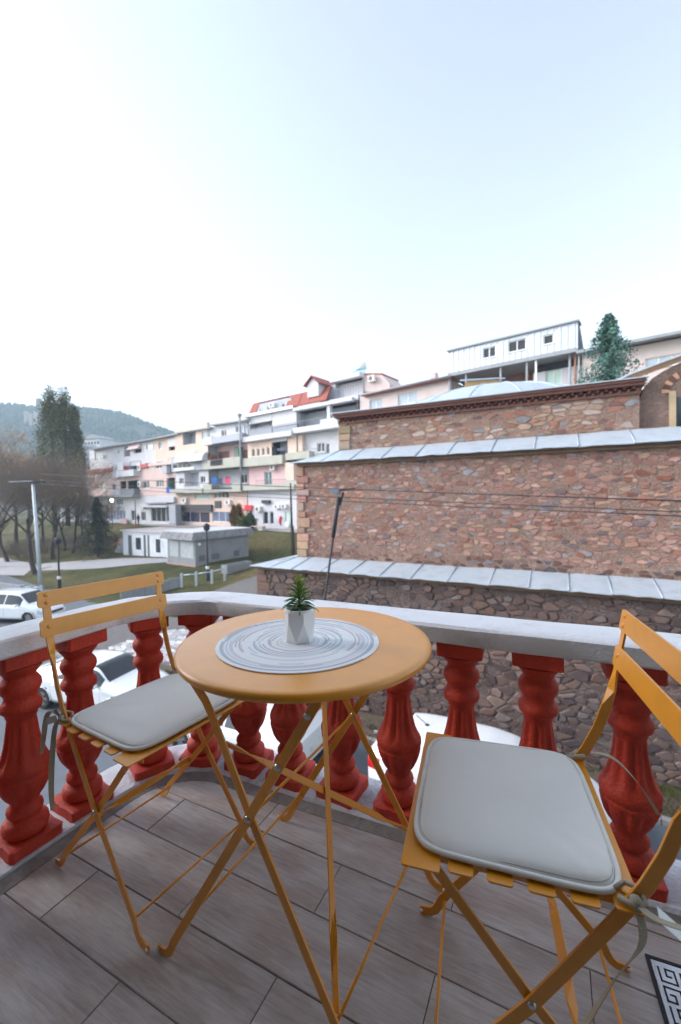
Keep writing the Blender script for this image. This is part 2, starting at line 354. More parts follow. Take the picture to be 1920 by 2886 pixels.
for r in range(-12, 9):
    for c in range(-6, 7):
        n0 = N0 + r * TW; s0 = J0 + c * TL_ + (.31 if r % 2 else 0); g = .0011
        g1 = g + rnd.uniform(0, .0010)
        rc = [(s0 + g, n0 + g1), (s0 + TL_ - g, n0 + g1), (s0 + TL_ - g, n0 + TW - g1), (s0 + g, n0 + TW - g1)]
        wp = [(TA * a + TN * b) for a, b in rc]; pl = clip_poly([(p.x, p.y) for p in wp], hull)
        if len(pl) < 3 or abs(area2(pl)) < .0006: continue
        ctr = TA * (s0 + TL_ / 2) + TN * (n0 + TW / 2)
        loc = [((V((x, y, 0)) - ctr).dot(TA), (V((x, y, 0)) - ctr).dot(TN)) for x, y in pl]
        b = MB(); k = len(loc); ccx = sum(p[0] for p in loc) / k; ccy = sum(p[1] for p in loc) / k
        e = .0014; inn = [(x - e * (1 if x > ccx else -1), y - e * (1 if y > ccy else -1)) for x, y in loc]
        b.add([(x, y, -.009) for x, y in loc] + [(x, y, -.0012) for x, y in loc] + [(x, y, 0) for x, y in inn],
              [(i, (i + 1) % k, k + (i + 1) % k, k + i) for i in range(k)] + [(k + i, k + (i + 1) % k, 2 * k + (i + 1) % k, 2 * k + i) for i in range(k)] + [tuple(range(2 * k, 3 * k))])
        o = put('floor_tile', b, m_tile, floor, local=True); o.location = ctr + V((0, 0, rnd.uniform(-.0008, .0008))); o.rotation_euler = (0, 0, PHI)
# ---- the house behind the balcony (shades it from behind)
m_house = mat('house_plaster', srgb(118, 108, 98), .9, .08, 1.5, .3, 40)
hw = MB()
def wallpt(s, n, z): return DR * s + NR * n + V((0, 0, z))
for s0, s1, z0, z1 in ((-6, -.45, -5.3, 5.0), (.75, 7, -5.3, 5.0), (-.45, .75, 2.25, 5.0), (-.45, .75, -5.3, -.17)):
    hw.hexa([wallpt(s, n, z) for z in (z0, z1) for s, n in ((s0, -BACK - .02), (s1, -BACK - .02), (s1, -BACK - .3), (s0, -BACK - .3))])
house = put('house_wall', hw, m_house, kind='structure')
m_eave = mat('shade_eave_timber', srgb(120, 92, 70), .8, .2, 4)
ev = MB(); ev.hexa([wallpt(s, n, z) for z in (3.05, 3.2) for s, n in ((-6.3, .38), (7.3, .38), (7.3, -BACK - .015), (-6.3, -BACK - .015))]); put('shade_eave', ev, m_eave, house)  # unseen eave, added to darken the floor near the camera
dr_ = MB(); dr_.hexa([wallpt(s, n, z) for z in (-.17, 2.25) for s, n in ((-.44, -BACK - .27), (.74, -BACK - .27), (.74, -BACK - .29), (-.44, -BACK - .29))]); put('balcony_door', dr_, mat('door_glass', (.02, .025, .03), .08, 0), house)
slab = MB(); out = [(p + nn * .06) for p, nn in rail_path()]
slab.prism([(p.x, p.y, -.34) for p in out] + [tuple(wallpt(1.55, -BACK - .02, -.34)), tuple(wallpt(-1.9, -BACK - .02, -.34))], (0, 0, .175)); put('balcony_slab', slab, m_house, kind='structure')

# ================================================================== bistro table
m_or = mat('orange_powder_coat', srgb(230, 150, 18), .42, .09, 14, .08, 420, spec=.5, coat=.7, coatrough=.32)
m_riv = mat('steel_rivet', (.62, .62, .6), .28, .05, metal=1.)
m_whr = mat('white_plastic', srgb(225, 225, 222), .45, .03)
TC = V((-.0885, 1.0265, 0)); TROT = rad(-28.6)
tb = empty('bistro_table', TC, TROT, label='round orange metal bistro table with folding crossed legs, plant and mat on top', cat='table')
top = MB(); R_ = .3
top.lathe([(0.001, .7095), (R_ - .016, .7095), (R_ - .007, .7088), (R_ - .002, .7062), (R_, .7015), (R_, .697), (R_ - .0025, .692), (R_ - .006, .690), (R_ - .009, .693), (R_ - .009, .7035), (.001, .7055)], 96, capb=False, capt=False)
put('tabletop', top, m_or, tb, local=True, auto=40)
put('underside_rail', MB().sweep([(.17, -.228, .694), (.17, .228, .694)], (1, 0, 0), .022, .02), m_or, tb, local=True, bev=.0012)
put('underside_rail', MB().sweep([(-.170, -.215, .694), (-.170, .215, .694)], (1, 0, 0), .022, .02), m_or, tb, local=True, bev=.0012)
def leg_bar(pts, y, w=.0195, t=.0050):
    n = len(pts); P = [(x, y, z) for x, z in pts]
    return MB().sweep(P, [V((pts[min(i + 1, n - 1)][1] - pts[max(i - 1, 0)][1], 0, -(pts[min(i + 1, n - 1)][0] - pts[max(i - 1, 0)][0]))) for i in range(n)], w, t)
def foot_path(x, s): return [(x - s * .030, .052), (x - s * .0225, .034), (x - s * .015, .022), (x - .004 * s, .0145), (x + s * .012, .0125), (x + s * .022, .0122)]
for s in (-1, 1):
    yP, yQ = s * .231, s * .2235
    put('leg', leg_bar([(.176, .690), (.168, .678), (.010, .418)] + foot_path(-.246, -1), yP), m_or, tb, local=True, bev=.0011)
    put('leg', leg_bar([(-.172, .692), (-.160, .678), (-.108, .628), (-.092, .604), (.010, .418)] + foot_path(.258, 1), yQ), m_or, tb, local=True, bev=.0011)
    for (x, z) in ((.010, .418), (.155, .660), (.086, .545)):
        o_ = yP + s * .0025
        put('rivet', MB().dome((x, o_, z), .0075, (0, s, 0), 12, 3, .45), m_riv, tb, local=True, smooth=True)
        put('rivet', MB().dome((x, yQ - s * .0025, z), .006, (0, -s, 0), 10, 3, .45), m_riv, tb, local=True, smooth=True)
    for fx, yy in ((-.266, yP + s * .003), (.278, yQ + s * .003)):
        put('foot_pin', MB().dome((fx, yy, .0135), .0048, (0, s, 0), 10, 3, .7), m_whr, tb, local=True, smooth=True)
        put('foot_pin', MB().dome((fx, yy - s * .006, .0135), .0048, (0, -s, 0), 10, 3, .7), m_whr, tb, local=True, smooth=True)
def legx(z, kind):   # x of the leg line at height z
    return .010 - (.418 - z) * .63 if kind == 'P' else .010 + (.418 - z) * (.61 if z < .418 else .55)
for (z0, z1, yo) in ((.545, .140, -.003), (.115, .600, .003)):
    a, b = V((legx(z0, 'Q') + yo, -.217, z0)), V((legx(z1, 'Q') + yo, .217, z1)); d = b - a
    nrm = V((1, 0, .70)).normalized(); flat = d.cross(nrm).normalized()
    pts = [a + d * t for t in (0, .06, .14, .2, .8, .86, .94, 1)]; wd = [nrm, nrm, (nrm * .7 + flat * .7), flat, flat, (nrm * .7 + flat * .7), nrm, nrm]
    put('brace', MB().sweep(pts, wd, .016, .0035), m_or, tb, local=True, bev=.0008)
for z, kind, y in ((.115, 'P', .23), (.105, 'Q', .222)):
    put('stretcher_rod', MB().tube([(legx(z, kind), -y, z), (legx(z, kind), y, z)], .0036, 10), m_or, tb, local=True, smooth=True)
put('pivot_rod', MB().tube([(.010, -.222, .418), (.010, .222, .418)], .0034, 10), m_or, tb, local=True, smooth=True)

# ================================================================== folding chairs
def make_chair():
    ch = empty('folding_chair', (0, 0, 0), 0)
    up = [(-.2185, .797), (-.206, .72), (-.1965, .665), (-.189, .625), (-.180, .588), (-.163, .535), (-.140, .485), (-.112, .438), (-.095, .412), (.012, .254)] + foot_path(.205, 1)
    for s in (-1, 1):
        y0 = s * .1745; n = len(up); P = []; W = []
        for i, (x, z) in enumerate(up):
            dx, dz = up[min(i + 1, n - 1)][0] - up[max(i - 1, 0)][0], up[min(i + 1, n - 1)][1] - up[max(i - 1, 0)][1]
            side = V((dz, 0, -dx)).normalized(); k = min(1, max(0, (z - .585) / .06)); P.append((x, y0, z)); W.append((side * (1 - k) + V((0, -s * 1., 0)) * k).normalized() if k not in (0, 1) else (V((0, -s, 0)) if k else side))
        put('upright_leg', MB().sweep(P, W, .0208, .0050), m_or, ch, local=True, bev=.0010)
        put('seat_leg', leg_bar([(.178, .444), (.165, .436), (.012, .254)] + foot_path(-.205, -1), s * .1675, .0170, .0050), m_or, ch, local=True, bev=.0010)
        put('seat_rail', leg_bar([(-.125, .4415), (.20, .4415)], s * .157, .016, .005), m_or, ch, local=True, bev=.0008)
        for x, z, r in ((.012, .254, .0065), (.168, .438, .0065)):
            put('rivet', MB().dome((x, s * .1772, z), r, (0, s, 0), 12, 3, .5), m_riv, ch, local=True, smooth=True)
        for fx, yy in ((.225, .1745), (-.225, .1675)):
            for q in (-1, 1): put('foot_pin', MB().dome((fx, s * yy + q * .0028, .0135), .0045, (0, q, 0), 10, 3, .7), m_whr, ch, local=True, smooth=True)
    def board(x0, x1, z, y=.196, t=.0035, cr=.006):
        poly = []
        for cx, cy, a in ((x1 - cr, y - cr, 0), (x0 + cr, y - cr, 1), (x0 + cr, -y + cr, 2), (x1 - cr, -y + cr, 3)):
            poly += [(cx + cr * cos((a + k / 3) * pi / 2), cy + cr * sin((a + k / 3) * pi / 2), z) for k in range(4)]
        return MB().prism(poly, (0, 0, t))
    for x in (.118, .059, .000, -.059): put('seat_slat', board(x - .0195, x + .0195, .4505), m_or, ch, local=True, bev=.0008)
    fb = put('front_board', board(.150, .212, .4505, .203, .0035, .005), m_or, ch, local=True, bev=.0008); rb = put('rear_board', board(-.136, -.098, .4505, .19, .0035, .005), m_or, ch, local=True, bev=.0008)
    for s in (-1, 1):
        put('rivet', MB().dome((.176, s * .157, .454), .006, (0, 0, 1), 10, 3, .5), m_or, fb, local=True, smooth=True)
        put('rivet', MB().dome((-.117, s * .157, .454), .006, (0, 0, 1), 10, 3, .5), m_or, rb, local=True, smooth=True)
    def backslat(zc, h, xo, rows):
        b = MB(); cr = .008; poly = []
        for cy, cz, a in ((.197 - cr, h / 2 - cr, 0), (-.197 + cr, h / 2 - cr, 1), (-.197 + cr, -h / 2 + cr, 2), (.197 - cr, -h / 2 + cr, 3)):
            poly += [(xo, cy + cr * cos((a + k / 3) * pi / 2), zc + cz + cr * sin((a + k / 3) * pi / 2)) for k in range(4)]
        poly = [(x + (zc - z) * .16, y, z) for x, y, z in poly]
        b.prism(poly, (-.004, 0, 0)); o = put('back_slat', b, m_or, ch, local=True, bev=.0009)
        for s in (-1, 1):
            for dz in rows:
                put('rivet', MB().dome((xo - .0005 - dz * .16, s * .1745, zc + dz), .0062, (1, 0, .16), 12, 3, .55), m_or, o, local=True, smooth=True)
                put('rivet', MB().dome((xo - .0036 - dz * .16, s * .1745, zc + dz), .0062, (-1, 0, -.16), 12, 3, .55), m_or, o, local=True, smooth=True)
    backslat(.7765, .044, -.2105, (.011, -.010)); backslat(.697, .046, -.1985, (.004,))
    put('stretcher_rod', MB().tube([(.167, -.1745, .052), (.167, .1745, .052)], .0033, 10), m_or, ch, local=True, smooth=True)
    put('stretcher_rod', MB().tube([(-.165, -.1675, .055), (-.165, .1675, .055)], .0033, 10), m_or, ch, local=True, smooth=True)
    a, b = V((-.06, -.165, .188)), V((-.06, .165, .188)); pts = [a + (b - a) * t for t in (0, .1, .2, .3, .7, .8, .9, 1)]
    n1, n2 = V((0, 0, 1)), V((1, 0, -.6)); put('brace', MB().sweep(pts, [n1, n1, n1 + n2, n2, n2, n1 + n2, n1, n1], .018, .004), m_or, ch, local=True, bev=.0008)
    return ch
ch1 = make_chair(); ch2 = copy_tree(ch1)
C1, R1 = V((-.5545, 1.2165, 0)), rad(-32.3); C2, R2 = V((.353, .803, 0)), rad(162.6)
ch1.location = C1; ch1.rotation_euler.z = R1; ch2.location = C2; ch2.rotation_euler.z = R2
tag(ch1, 'orange slatted metal folding chair with its back to the white sedan', 'chair', 'folding chairs at the bistro table')
tag(ch2, 'orange slatted metal folding chair nearest the floor drain, its seat seen from above', 'chair', 'folding chairs at the bistro table')
# ---- seat cushions
m_cu = mat('cushion_cloth', srgb(234, 231, 224), .5, .03, 9, .25, 900, spec=.4)
m_tie = mat('linen_tie', srgb(176, 166, 146), .9, .08, 60, .4, 500); m_sew = mat('seam_thread', srgb(160, 158, 154), .9, 0)
def cushion(ctr, rz, label, seed, x0=-.126, x1=.190, y0=-.176, y1=.176, z0=.4535):
    c = empty('seat_cushion', ctr + V((0, 0, z0)), rz, label=label, cat='cushion', group='seat cushions tied to the folding chairs')
    n, k = 96, 16; cx, cy, hx, hy = (x0 + x1) / 2, (y0 + y1) / 2, (x1 - x0) / 2, (y1 - y0) / 2
    rc = .045
    def outl(a):
        # rounded rectangle, trapezoid: wider at the front
        ex = 2 / 7.; X = abs(cos(a)) ** ex * (1 if cos(a) >= 0 else -1); Y = abs(sin(a)) ** ex * (1 if sin(a) >= 0 else -1)
        return X * hx, Y * hy * (1 - .02 * X)
    def ring(f, z):
        return [(cx + outl(2 * pi * i / n)[0] * f, cy + outl(2 * pi * i / n)[1] * f, z) for i in range(n)]
    b = MB(); rows = []
    for f, z in ((.9, .001), (.965, .0035), (.985, .0075), (.972, .0115), (.950, .0150), (.915, .0180), (.84, .0205), (.70, .0222), (.54, .0230), (.40, .0235), (.26, .0238), (.12, .0238)):
        rr = ring(f, z)
        if z > .012: rr = [(x, y, z + .0042 * noise.noise(V((x * 9, y * 9, seed))) + .0018 * noise.noise(V((x * 28, y * 28, seed + 3))) + .0016 * max(0, .93 - abs(f - .93) * 14) * noise.noise(V((x * 75, y * 75, seed)))) for x, y, z in rr]
        rows.append(rr)
    vs = [p for r in rows for p in r]; q = len(rows); vs.append((cx, cy, .0238))
    fs = [(i * n + j, i * n + (j + 1) % n, (i + 1) * n + (j + 1) % n, (i + 1) * n + j) for i in range(q - 1) for j in range(n)]
    fs += [((q - 1) * n + j, (q - 1) * n + (j + 1) % n, q * n) for j in range(n)] + [tuple(range(n - 1, -1, -1))]
    b.add(vs, fs); put('cushion_pad', b, m_cu, c, local=True, smooth=True)
    t = MB(); pr = ring(1.0, .0085); pr.append(pr[0]); pr.append(pr[1]); t.tube(pr, .0046, 8, False); put('piping', t, m_cu, c, local=True, smooth=True)
    t = MB(); pr = [(x, y, .0128 + .0042 * noise.noise(V((x * 9, y * 9, seed)))) for x, y, z in ring(.962, 0)]; pr += pr[:2]; t.tube(pr, .0005, 5, False); put('seam', t, m_sew, c, local=True)
    return c
cu1 = cushion(C1 + V((cos(R1), sin(R1), 0)) * .005, R1, 'pale grey cushion on the chair whose back is to the white sedan', 1)
cu2 = cushion(C2 + V((cos(R2), sin(R2), 0)) * .008, R2, 'pale grey cushion on the chair nearest the floor drain, seen from above', 2)
def ribbon(name, par, pts, w, wd=None):
    P = [V(p) for p in pts]; n = len(P); fine = []
    for i in range(n - 1):
        p0, p1, p2, p3 = P[max(i - 1, 0)], P[i], P[i + 1], P[min(i + 2, n - 1)]
        for k in range(5):
            t = k / 5; fine.append(.5 * ((2 * p1) + (p2 - p0) * t + (2 * p0 - 5 * p1 + 4 * p2 - p3) * t * t + (3 * p1 - p0 - 3 * p2 + p3) * t ** 3))
    fine.append(P[-1]); m_ = len(fine); wds = []; ww = []
    for i in range(m_):
        a = i / m_ * 2.2; d = V(wd or (1, 0, 0)); wds.append((d * cos(a) + V((0, 1, .2)) * sin(a))); ww.append(w * (.55 + .45 * min(1, i / 4)) )
    return put(name, MB().sweep(fine, wds, ww, .0011), m_tie, par, local=True, smooth=False)
def tie_set(c, s, tails, x=-.128, z=.010):
    put('tie_knot', MB().dome((x - .004, s * .183, z + .002), .0085, (-.3, s, .4), 10, 4, 1.).dome((x - .004, s * .183, z + .002), .0085, (.3, -s, -.4), 10, 4, 1.), m_tie, c, local=True, smooth=True)
    put('tie_loop', MB().tube([(x + .018, s * .166, .010), (x + .004, s * .160, z + .008), (x - .014, s * .166, z + .009), (x - .016, s * .184, z + .004), (x, s * .188, z), (x + .016, s * .176, .006)], .0042, 6), m_tie, c, local=True, smooth=True)
    for t in tails: ribbon('tie_tail', c, [(x - .004, s * .184, z)] + t, .013)
# left chair: knot on the near upright (local y negative side faces the camera)
tie_set(cu1, -1, [[(-.15, -.192, .03), (-.178, -.199, .012), (-.190, -.204, -.05), (-.196, -.207, -.095)], [(-.140, -.196, -.01), (-.142, -.205, -.09), (-.132, -.214, -.17), (-.118, -.218, -.215)]])
tie_set(cu1, 1, [[(-.15, .19, .03), (-.16, .2, .0), (-.155, .205, -.06)]])
tie_set(cu2, 1, [[(-.150, .205, .012), (-.185, .222, .022), (-.235, .236, .026), (-.28, .25, .02)], [(-.135, .2, -.03), (-.10, .212, -.08), (-.065, .222, -.14), (-.035, .226, -.20)]])
tie_set(cu2, -1, [[(-.16, -.19, .016), (-.205, -.187, .012), (-.25, -.176, -.03), (-.285, -.168, -.085)]])
def care_tag(c, p, ax, ay):
    put('care_label', MB().obox(p, V(ax) / 2, V(ay) / 2, V(ax).cross(V(ay)).normalized() * .0004), m_whr, c, local=True)
care_tag(cu1, (-.165, -.193, .002), (-.03, -.012, -.012), (.004, .002, -.018)); care_tag(cu2, (-.185, .185, -.018), (-.048, .012, -.03), (.004, .022, -.004))
# ================================================================== place mat, pot plant
def mat_mat():
    M = bpy.data.materials.new('woven_ring_cloth'); M.use_nodes = True; t = M.node_tree; N = t.nodes; L = t.links; b = N['Principled BSDF']; b.inputs['Roughness'].default_value = .85
    tc = N.new('ShaderNodeTexCoord'); sx = N.new('ShaderNodeSeparateXYZ'); L.new(tc.outputs['Object'], sx.inputs[0])
    at = N.new('ShaderNodeMath'); at.operation = 'ARCTAN2'; L.new(sx.outputs[1], at.inputs[0]); L.new(sx.outputs[0], at.inputs[1])
    fl_ = N.new('ShaderNodeCombineXYZ'); L.new(sx.outputs[0], fl_.inputs[0]); L.new(sx.outputs[1], fl_.inputs[1])
    ln = N.new('ShaderNodeVectorMath'); ln.operation = 'LENGTH'; L.new(fl_.outputs[0], ln.inputs[0])
    rr = N.new('ShaderNodeMath'); rr.operation = 'MULTIPLY_ADD'; rr.inputs[1].default_value = 240.; L.new(ln.outputs['Value'], rr.inputs[0])
    an = N.new('ShaderNodeMath'); an.operation = 'MULTIPLY'; an.inputs[1].default_value = 1 / (2 * pi); L.new(at.outputs[0], an.inputs[0]); L.new(an.outputs[0], rr.inputs[2])
    flo = N.new('ShaderNodeMath'); flo.operation = 'FLOOR'; L.new(rr.outputs[0], flo.inputs[0])
    cmb = N.new('ShaderNodeCombineXYZ'); L.new(flo.outputs[0], cmb.inputs[0]); a3 = N.new('ShaderNodeMath'); a3.operation = 'MULTIPLY'; a3.inputs[1].default_value = .22; L.new(at.outputs[0], a3.inputs[0])
    sn = N.new('ShaderNodeMath'); sn.operation = 'SINE'; L.new(at.outputs[0], sn.inputs[0]); sm = N.new('ShaderNodeMath'); sm.operation = 'MULTIPLY'; sm.inputs[1].default_value = .1; L.new(sn.outputs[0], sm.inputs[0]); L.new(sm.outputs[0], cmb.inputs[1])
    n1 = N.new('ShaderNodeTexNoise'); n1.inputs['Scale'].default_value = .7; n1.inputs['Detail'].default_value = 2; n1.inputs['Roughness'].default_value = .8; L.new(cmb.outputs[0], n1.inputs[0])
    rp = N.new('ShaderNodeValToRGB'); cr = rp.color_ramp; cr.interpolation = 'CONSTANT'
    stops = [(0, (150, 176, 198)), (.36, (186, 204, 216)), (.41, (218, 224, 232)), (.45, (246, 246, 246)), (.51, (222, 220, 226)), (.535, (248, 248, 247)), (.58, (212, 202, 206)), (.61, (242, 243, 245)), (.67, (170, 192, 208))]
    cr.elements[0].position = 0; cr.elements[0].color = (*srgb(*stops[0][1]), 1); cr.elements[1].position = stops[1][0]; cr.elements[1].color = (*srgb(*stops[1][1]), 1)
    for p, c in stops[2:]: e = cr.elements.new(p); e.color = (*srgb(*c), 1)
    L.new(n1.outputs['Fac'], rp.inputs[0])
    n2 = N.new('ShaderNodeTexNoise'); n2.inputs['Scale'].default_value = 420; L.new(tc.outputs['Object'], n2.inputs[0])
    hs = N.new('ShaderNodeHueSaturation'); mr = N.new('ShaderNodeMapRange'); mr.inputs['To Min'].default_value = .95; mr.inputs['To Max'].default_value = 1.12; L.new(n2.outputs['Fac'], mr.inputs[0]); L.new(mr.outputs[0], hs.inputs['Value']); L.new(rp.outputs[0], hs.inputs['Color'])
    L.new(hs.outputs[0], b.inputs['Base Color']); return M
MC = V((-.1035, 1.0005, .7098))
pm = MB(); prof = []; NRING = 54
for i in range(NRING):
    r0 = .001 + .189 * i / NRING; r1 = .001 + .189 * (i + 1) / NRING
    prof += [(r0, .0012), ((r0 + r1) / 2, .0026)]
prof += [(.190, .0014), (.190, .0002)]
pm.lathe(prof, 90, capb=True, capt=True); pm.v = [(x, y, z + (.0012 * max(0, noise.noise(V((x * 9, y * 9, 4)))) if math.hypot(x, y) > .13 else 0)) for x, y, z in pm.v]
put('place_mat', pm, mat_mat(), local=True, smooth=True, org=MC, label='round woven place mat of white, blue and grey rings on the orange table', cat='place mat')
PC = V((-.100, 1.002, .7130))
pot = empty('potted_plant', PC, rad(8), label='small green succulent in a white faceted pot standing on the place mat', cat='plant')
m_pot = mat('white_ceramic', srgb(240, 240, 238), .55, .03, 20, .1, 300)
pb = MB(); n6 = 6; R0, R1_ = .0335, .0365; H0 = .077
bot = [(R0 * cos(2 * pi * i / n6 + .2), R0 * sin(2 * pi * i / n6 + .2), 0) for i in range(n6)]
midr = [(R1_ * 1.01 * cos(2 * pi * (i + .5) / n6 + .2), R1_ * 1.01 * sin(2 * pi * (i + .5) / n6 + .2), .050) for i in range(n6)]
NT = 36; rim = [[(r * cos(2 * pi * i / NT + .2), r * sin(2 * pi * i / NT + .2), z) for i in range(NT)] for r, z in ((R1_ - .0005, H0 - .006), (R1_ - .0025, H0 - .001), (R1_ - .005, H0), (R1_ - .0075, H0 - .002), (R1_ - .0085, H0 - .012))]
pb.add(bot + midr + [p for r in rim for p in r], [tuple(range(n6 - 1, -1, -1))] + [(i, (i + 1) % n6, n6 + i) for i in range(n6)] + [(n6 + i, (i + 1) % n6, n6 + (i + 1) % n6) for i in range(n6)]
       + [(n6 + i, n6 + (i + 1) % n6, 2 * n6 + ((i + 1) * 6 + 3) % NT, 2 * n6 + ((i + 1) * 6 + 2) % NT, 2 * n6 + ((i + 1) * 6 + 1) % NT, 2 * n6 + ((i + 1) * 6) % NT, 2 * n6 + ((i + 1) * 6 - 1) % NT, 2 * n6 + ((i + 1) * 6 - 2) % NT, 2 * n6 + ((i + 1) * 6 - 3) % NT) for i in range(n6)]
       + [(2 * n6 + r * NT + j, 2 * n6 + r * NT + (j + 1) % NT, 2 * n6 + (r + 1) * NT + (j + 1) % NT, 2 * n6 + (r + 1) * NT + j) for r in range(4) for j in range(NT)])
put('pot', pb, m_pot, pot, local=True, auto=14)
put('soil', MB().lathe([(.001, H0 - .006), (.012, H0 - .0075), (.0285, H0 - .0085)], 20, capb=False, capt=False), mat('potting_soil', (.025, .02, .017), .95, .4, 200, .8, 300), pot, local=True)
put('stem', MB().tube([(0, 0, H0 - .01), (.001, 0, H0 + .02), (-.001, .001, H0 + .05)], [.0042, .0036, .002], 8), mat('plant_stem', srgb(130, 150, 50), .6), pot, local=True, smooth=True)
def leaf_mat(nm, c0, c1):
    return mat(nm, c0, .45, .25, 90, 0, objrand=.25, spec=.5)
lm = [leaf_mat('leaf_dark_green', srgb(84, 124, 66), 0), leaf_mat('leaf_mid_green', srgb(116, 150, 70), 0), leaf_mat('leaf_pale_green', srgb(172, 190, 92), 0)]
rl = random.Random(11); NLF = 78
for i in range(NLF):
    t = i / (NLF - 1); a = i * 2.39996 + rl.uniform(-.2, .2); z0 = H0 - .002 + .060 * t ** 1.1
    el = -.05 + 1.35 * t ** 1.3 + rl.uniform(-.15, .2); Ln = (.050 - .020 * t) * rl.uniform(.85, 1.15); wd = .0062 * (1 - .25 * t)
    d = V((cos(a), sin(a), 0)); pts = []; p = V((0, 0, z0)) + d * .002
    cols = 7; vs = []; side = V((-sin(a), cos(a), 0)); e = el + .55
    for k in range(cols):
        f = k / (cols - 1); hw_ = wd / 2 * (.45 + 1.1 * f if f < .5 else (1 - ((f - .5) / .5) ** 2.2)) + .0001
        up_ = V((0, 0, 1)) * cos(e) - d * sin(e)
        vs += [p - side * hw_ + up_ * hw_ * .5, p - up_ * .0006, p + side * hw_ + up_ * hw_ * .5]
        e -= .12 + .1 * (1 - t); p = p + (d * cos(e) + V((0, 0, sin(e)))) * (Ln / cols)
    fs = [(k * 3 + j, k * 3 + j + 1, (k + 1) * 3 + j + 1, (k + 1) * 3 + j) for k in range(cols - 1) for j in range(2)]
    o = put('leaf', MB().add(vs, fs), lm[0] if t < .45 else (lm[1] if t < .75 else lm[2]), pot, local=True, smooth=True)
    sd = o.modifiers.new('thick', 'SOLIDIFY'); sd.thickness = .0008
# ================================================================== floor drain
m_st = mat('brushed_steel', (.62, .64, .66), .3, .25, 25, .1, 200, metal=1.); m_blk = mat('drain_black', (.012, .013, .015), .6, .1)
DC = V((.722, .838, 0)); dn = empty('floor_drain', DC, rad(-22), label='square steel floor drain with black meander slots by the balcony corner', cat='drain')
put('drain_frame', MB().box(-.075, -.075, -.006, .075, -.068, .0035).box(-.075, .068, -.006, .075, .075, .0035).box(-.075, -.0679, -.006, -.068, .0679, .0035).box(.068, -.0679, -.006, .075, .0679, .0035), m_blk, dn, local=True)
put('drain_plate', MB().box(-.0665, -.0665, -.006, .0665, .0665, .0026), m_st, dn, local=True)
KEY = [[(0, 0), (0, 3), (3, 3), (3, 1), (1.5, 1), (1.5, 2)], ]
g = .0062
for ix in range(3):
    for iy in range(3):
        b = MB(); ox, oy = -.056 + ix * .040, -.056 + iy * .040
        path = [(0, 4.6), (0, 0), (4.6, 0), (4.6, 4.6), (2.0, 4.6), (2.0, 2.2), (3.2, 2.2)] if (ix + iy) % 2 == 0 else [(4.6, 0), (4.6, 4.6), (0, 4.6), (0, 0), (2.6, 0), (2.6, 2.4), (1.4, 2.4)]
        for (x0, y0), (x1, y1) in zip(path, path[1:]):
            xa, xb = sorted((ox + x0 * g, ox + x1 * g)); ya, yb = sorted((oy + y0 * g, oy + y1 * g)); b.box(xa - .0019, ya - .0019, .0020, xb + .0019, yb + .0019, .0030)
        put('drain_slot', b, m_blk, dn, local=True)
# ================================================================== terrain
QN = V((.616, .788, 0)); ZS = -5.25
WS, WN = V((.887, -.462, 0)), V((.462, .887, 0))          # old bath house: along its wall / away from us
def sm(a, b, x):
    t = min(1, max(0, (x - a) / (b - a))); return t * t * (3 - 2 * t)
def gz(x, y):
    q = .616 * x + .788 * y; s = .887 * x - .462 * y
    z = ZS + 1.25 * sm(11.5, 21, q) + 1.75 * sm(25, 28.8, q) + .035 * max(0, min(q, 60) - 33) - .012 * max(0, -s - 30) * sm(11, 26, q)
    d = math.hypot(x, y)
    if d > 16: z += .10 * noise.noise(V((x * .12, y * .12, 0))) * sm(16, 26, d)
    return z
def ground_material():
    M = bpy.data.materials.new('park_grass_ground'); M.use_nodes = True; t = M.node_tree; N = t.nodes; L = t.links; b = N['Principled BSDF']; b.inputs['Roughness'].default_value = .95; b.inputs['Specular IOR Level'].default_value = .15
    tc = N.new('ShaderNodeTexCoord')
    def nz(s, d=6, r=.65):
        n = N.new('ShaderNodeTexNoise'); n.inputs['Scale'].default_value = s; n.inputs['Detail'].default_value = d; n.inputs['Roughness'].default_value = r; L.new(tc.outputs['Object'], n.inputs[0]); return n.outputs['Fac']
    r1 = N.new('ShaderNodeValToRGB'); e = r1.color_ramp.elements; e[0].position = .36; e[1].position = .66
    e[0].color = (*srgb(60, 70, 44), 1); e[1].color = (*srgb(122, 108, 80), 1); x = e.new(.5); x.color = (*srgb(90, 90, 58), 1)
    L.new(nz(.13, 7), r1.inputs[0])
    r2 = N.new('ShaderNodeValToRGB'); e = r2.color_ramp.elements; e[0].position = .35; e[1].position = .7; e[0].color = (.55, .55, .55, 1); e[1].color = (1.25, 1.2, 1.1, 1); L.new(nz(3.5, 8, .75), r2.inputs[0])
    mx = N.new('ShaderNodeMix'); mx.data_type = 'RGBA'; mx.blend_type = 'MULTIPLY'; mx.inputs['Factor'].default_value = 1; L.new(r1.outputs[0], mx.inputs['A']); L.new(r2.outputs[0], mx.inputs['B'])
    L.new(mx.outputs['Result'], b.inputs['Base Color'])
    bp = N.new('ShaderNodeBump'); bp.inputs['Strength'].default_value = .8; bp.inputs['Distance'].default_value = .1; L.new(nz(9, 6), bp.inputs['Height']); L.new(bp.outputs[0], b.inputs['Normal'])
    return M
def sheet(x0, x1, y0, y1, nx, ny, zf, xf=None):
    b = MB(); vs = []
    for j in range(ny + 1):
        for i in range(nx + 1):
            x, y = x0 + (x1 - x0) * i / nx, y0 + (y1 - y0) * j / ny; vs.append((x, y, zf(x, y)))
    b.add(vs, [(j * (nx + 1) + i, j * (nx + 1) + i + 1, (j + 1) * (nx + 1) + i + 1, (j + 1) * (nx + 1) + i) for j in range(ny) for i in range(nx)]); return b
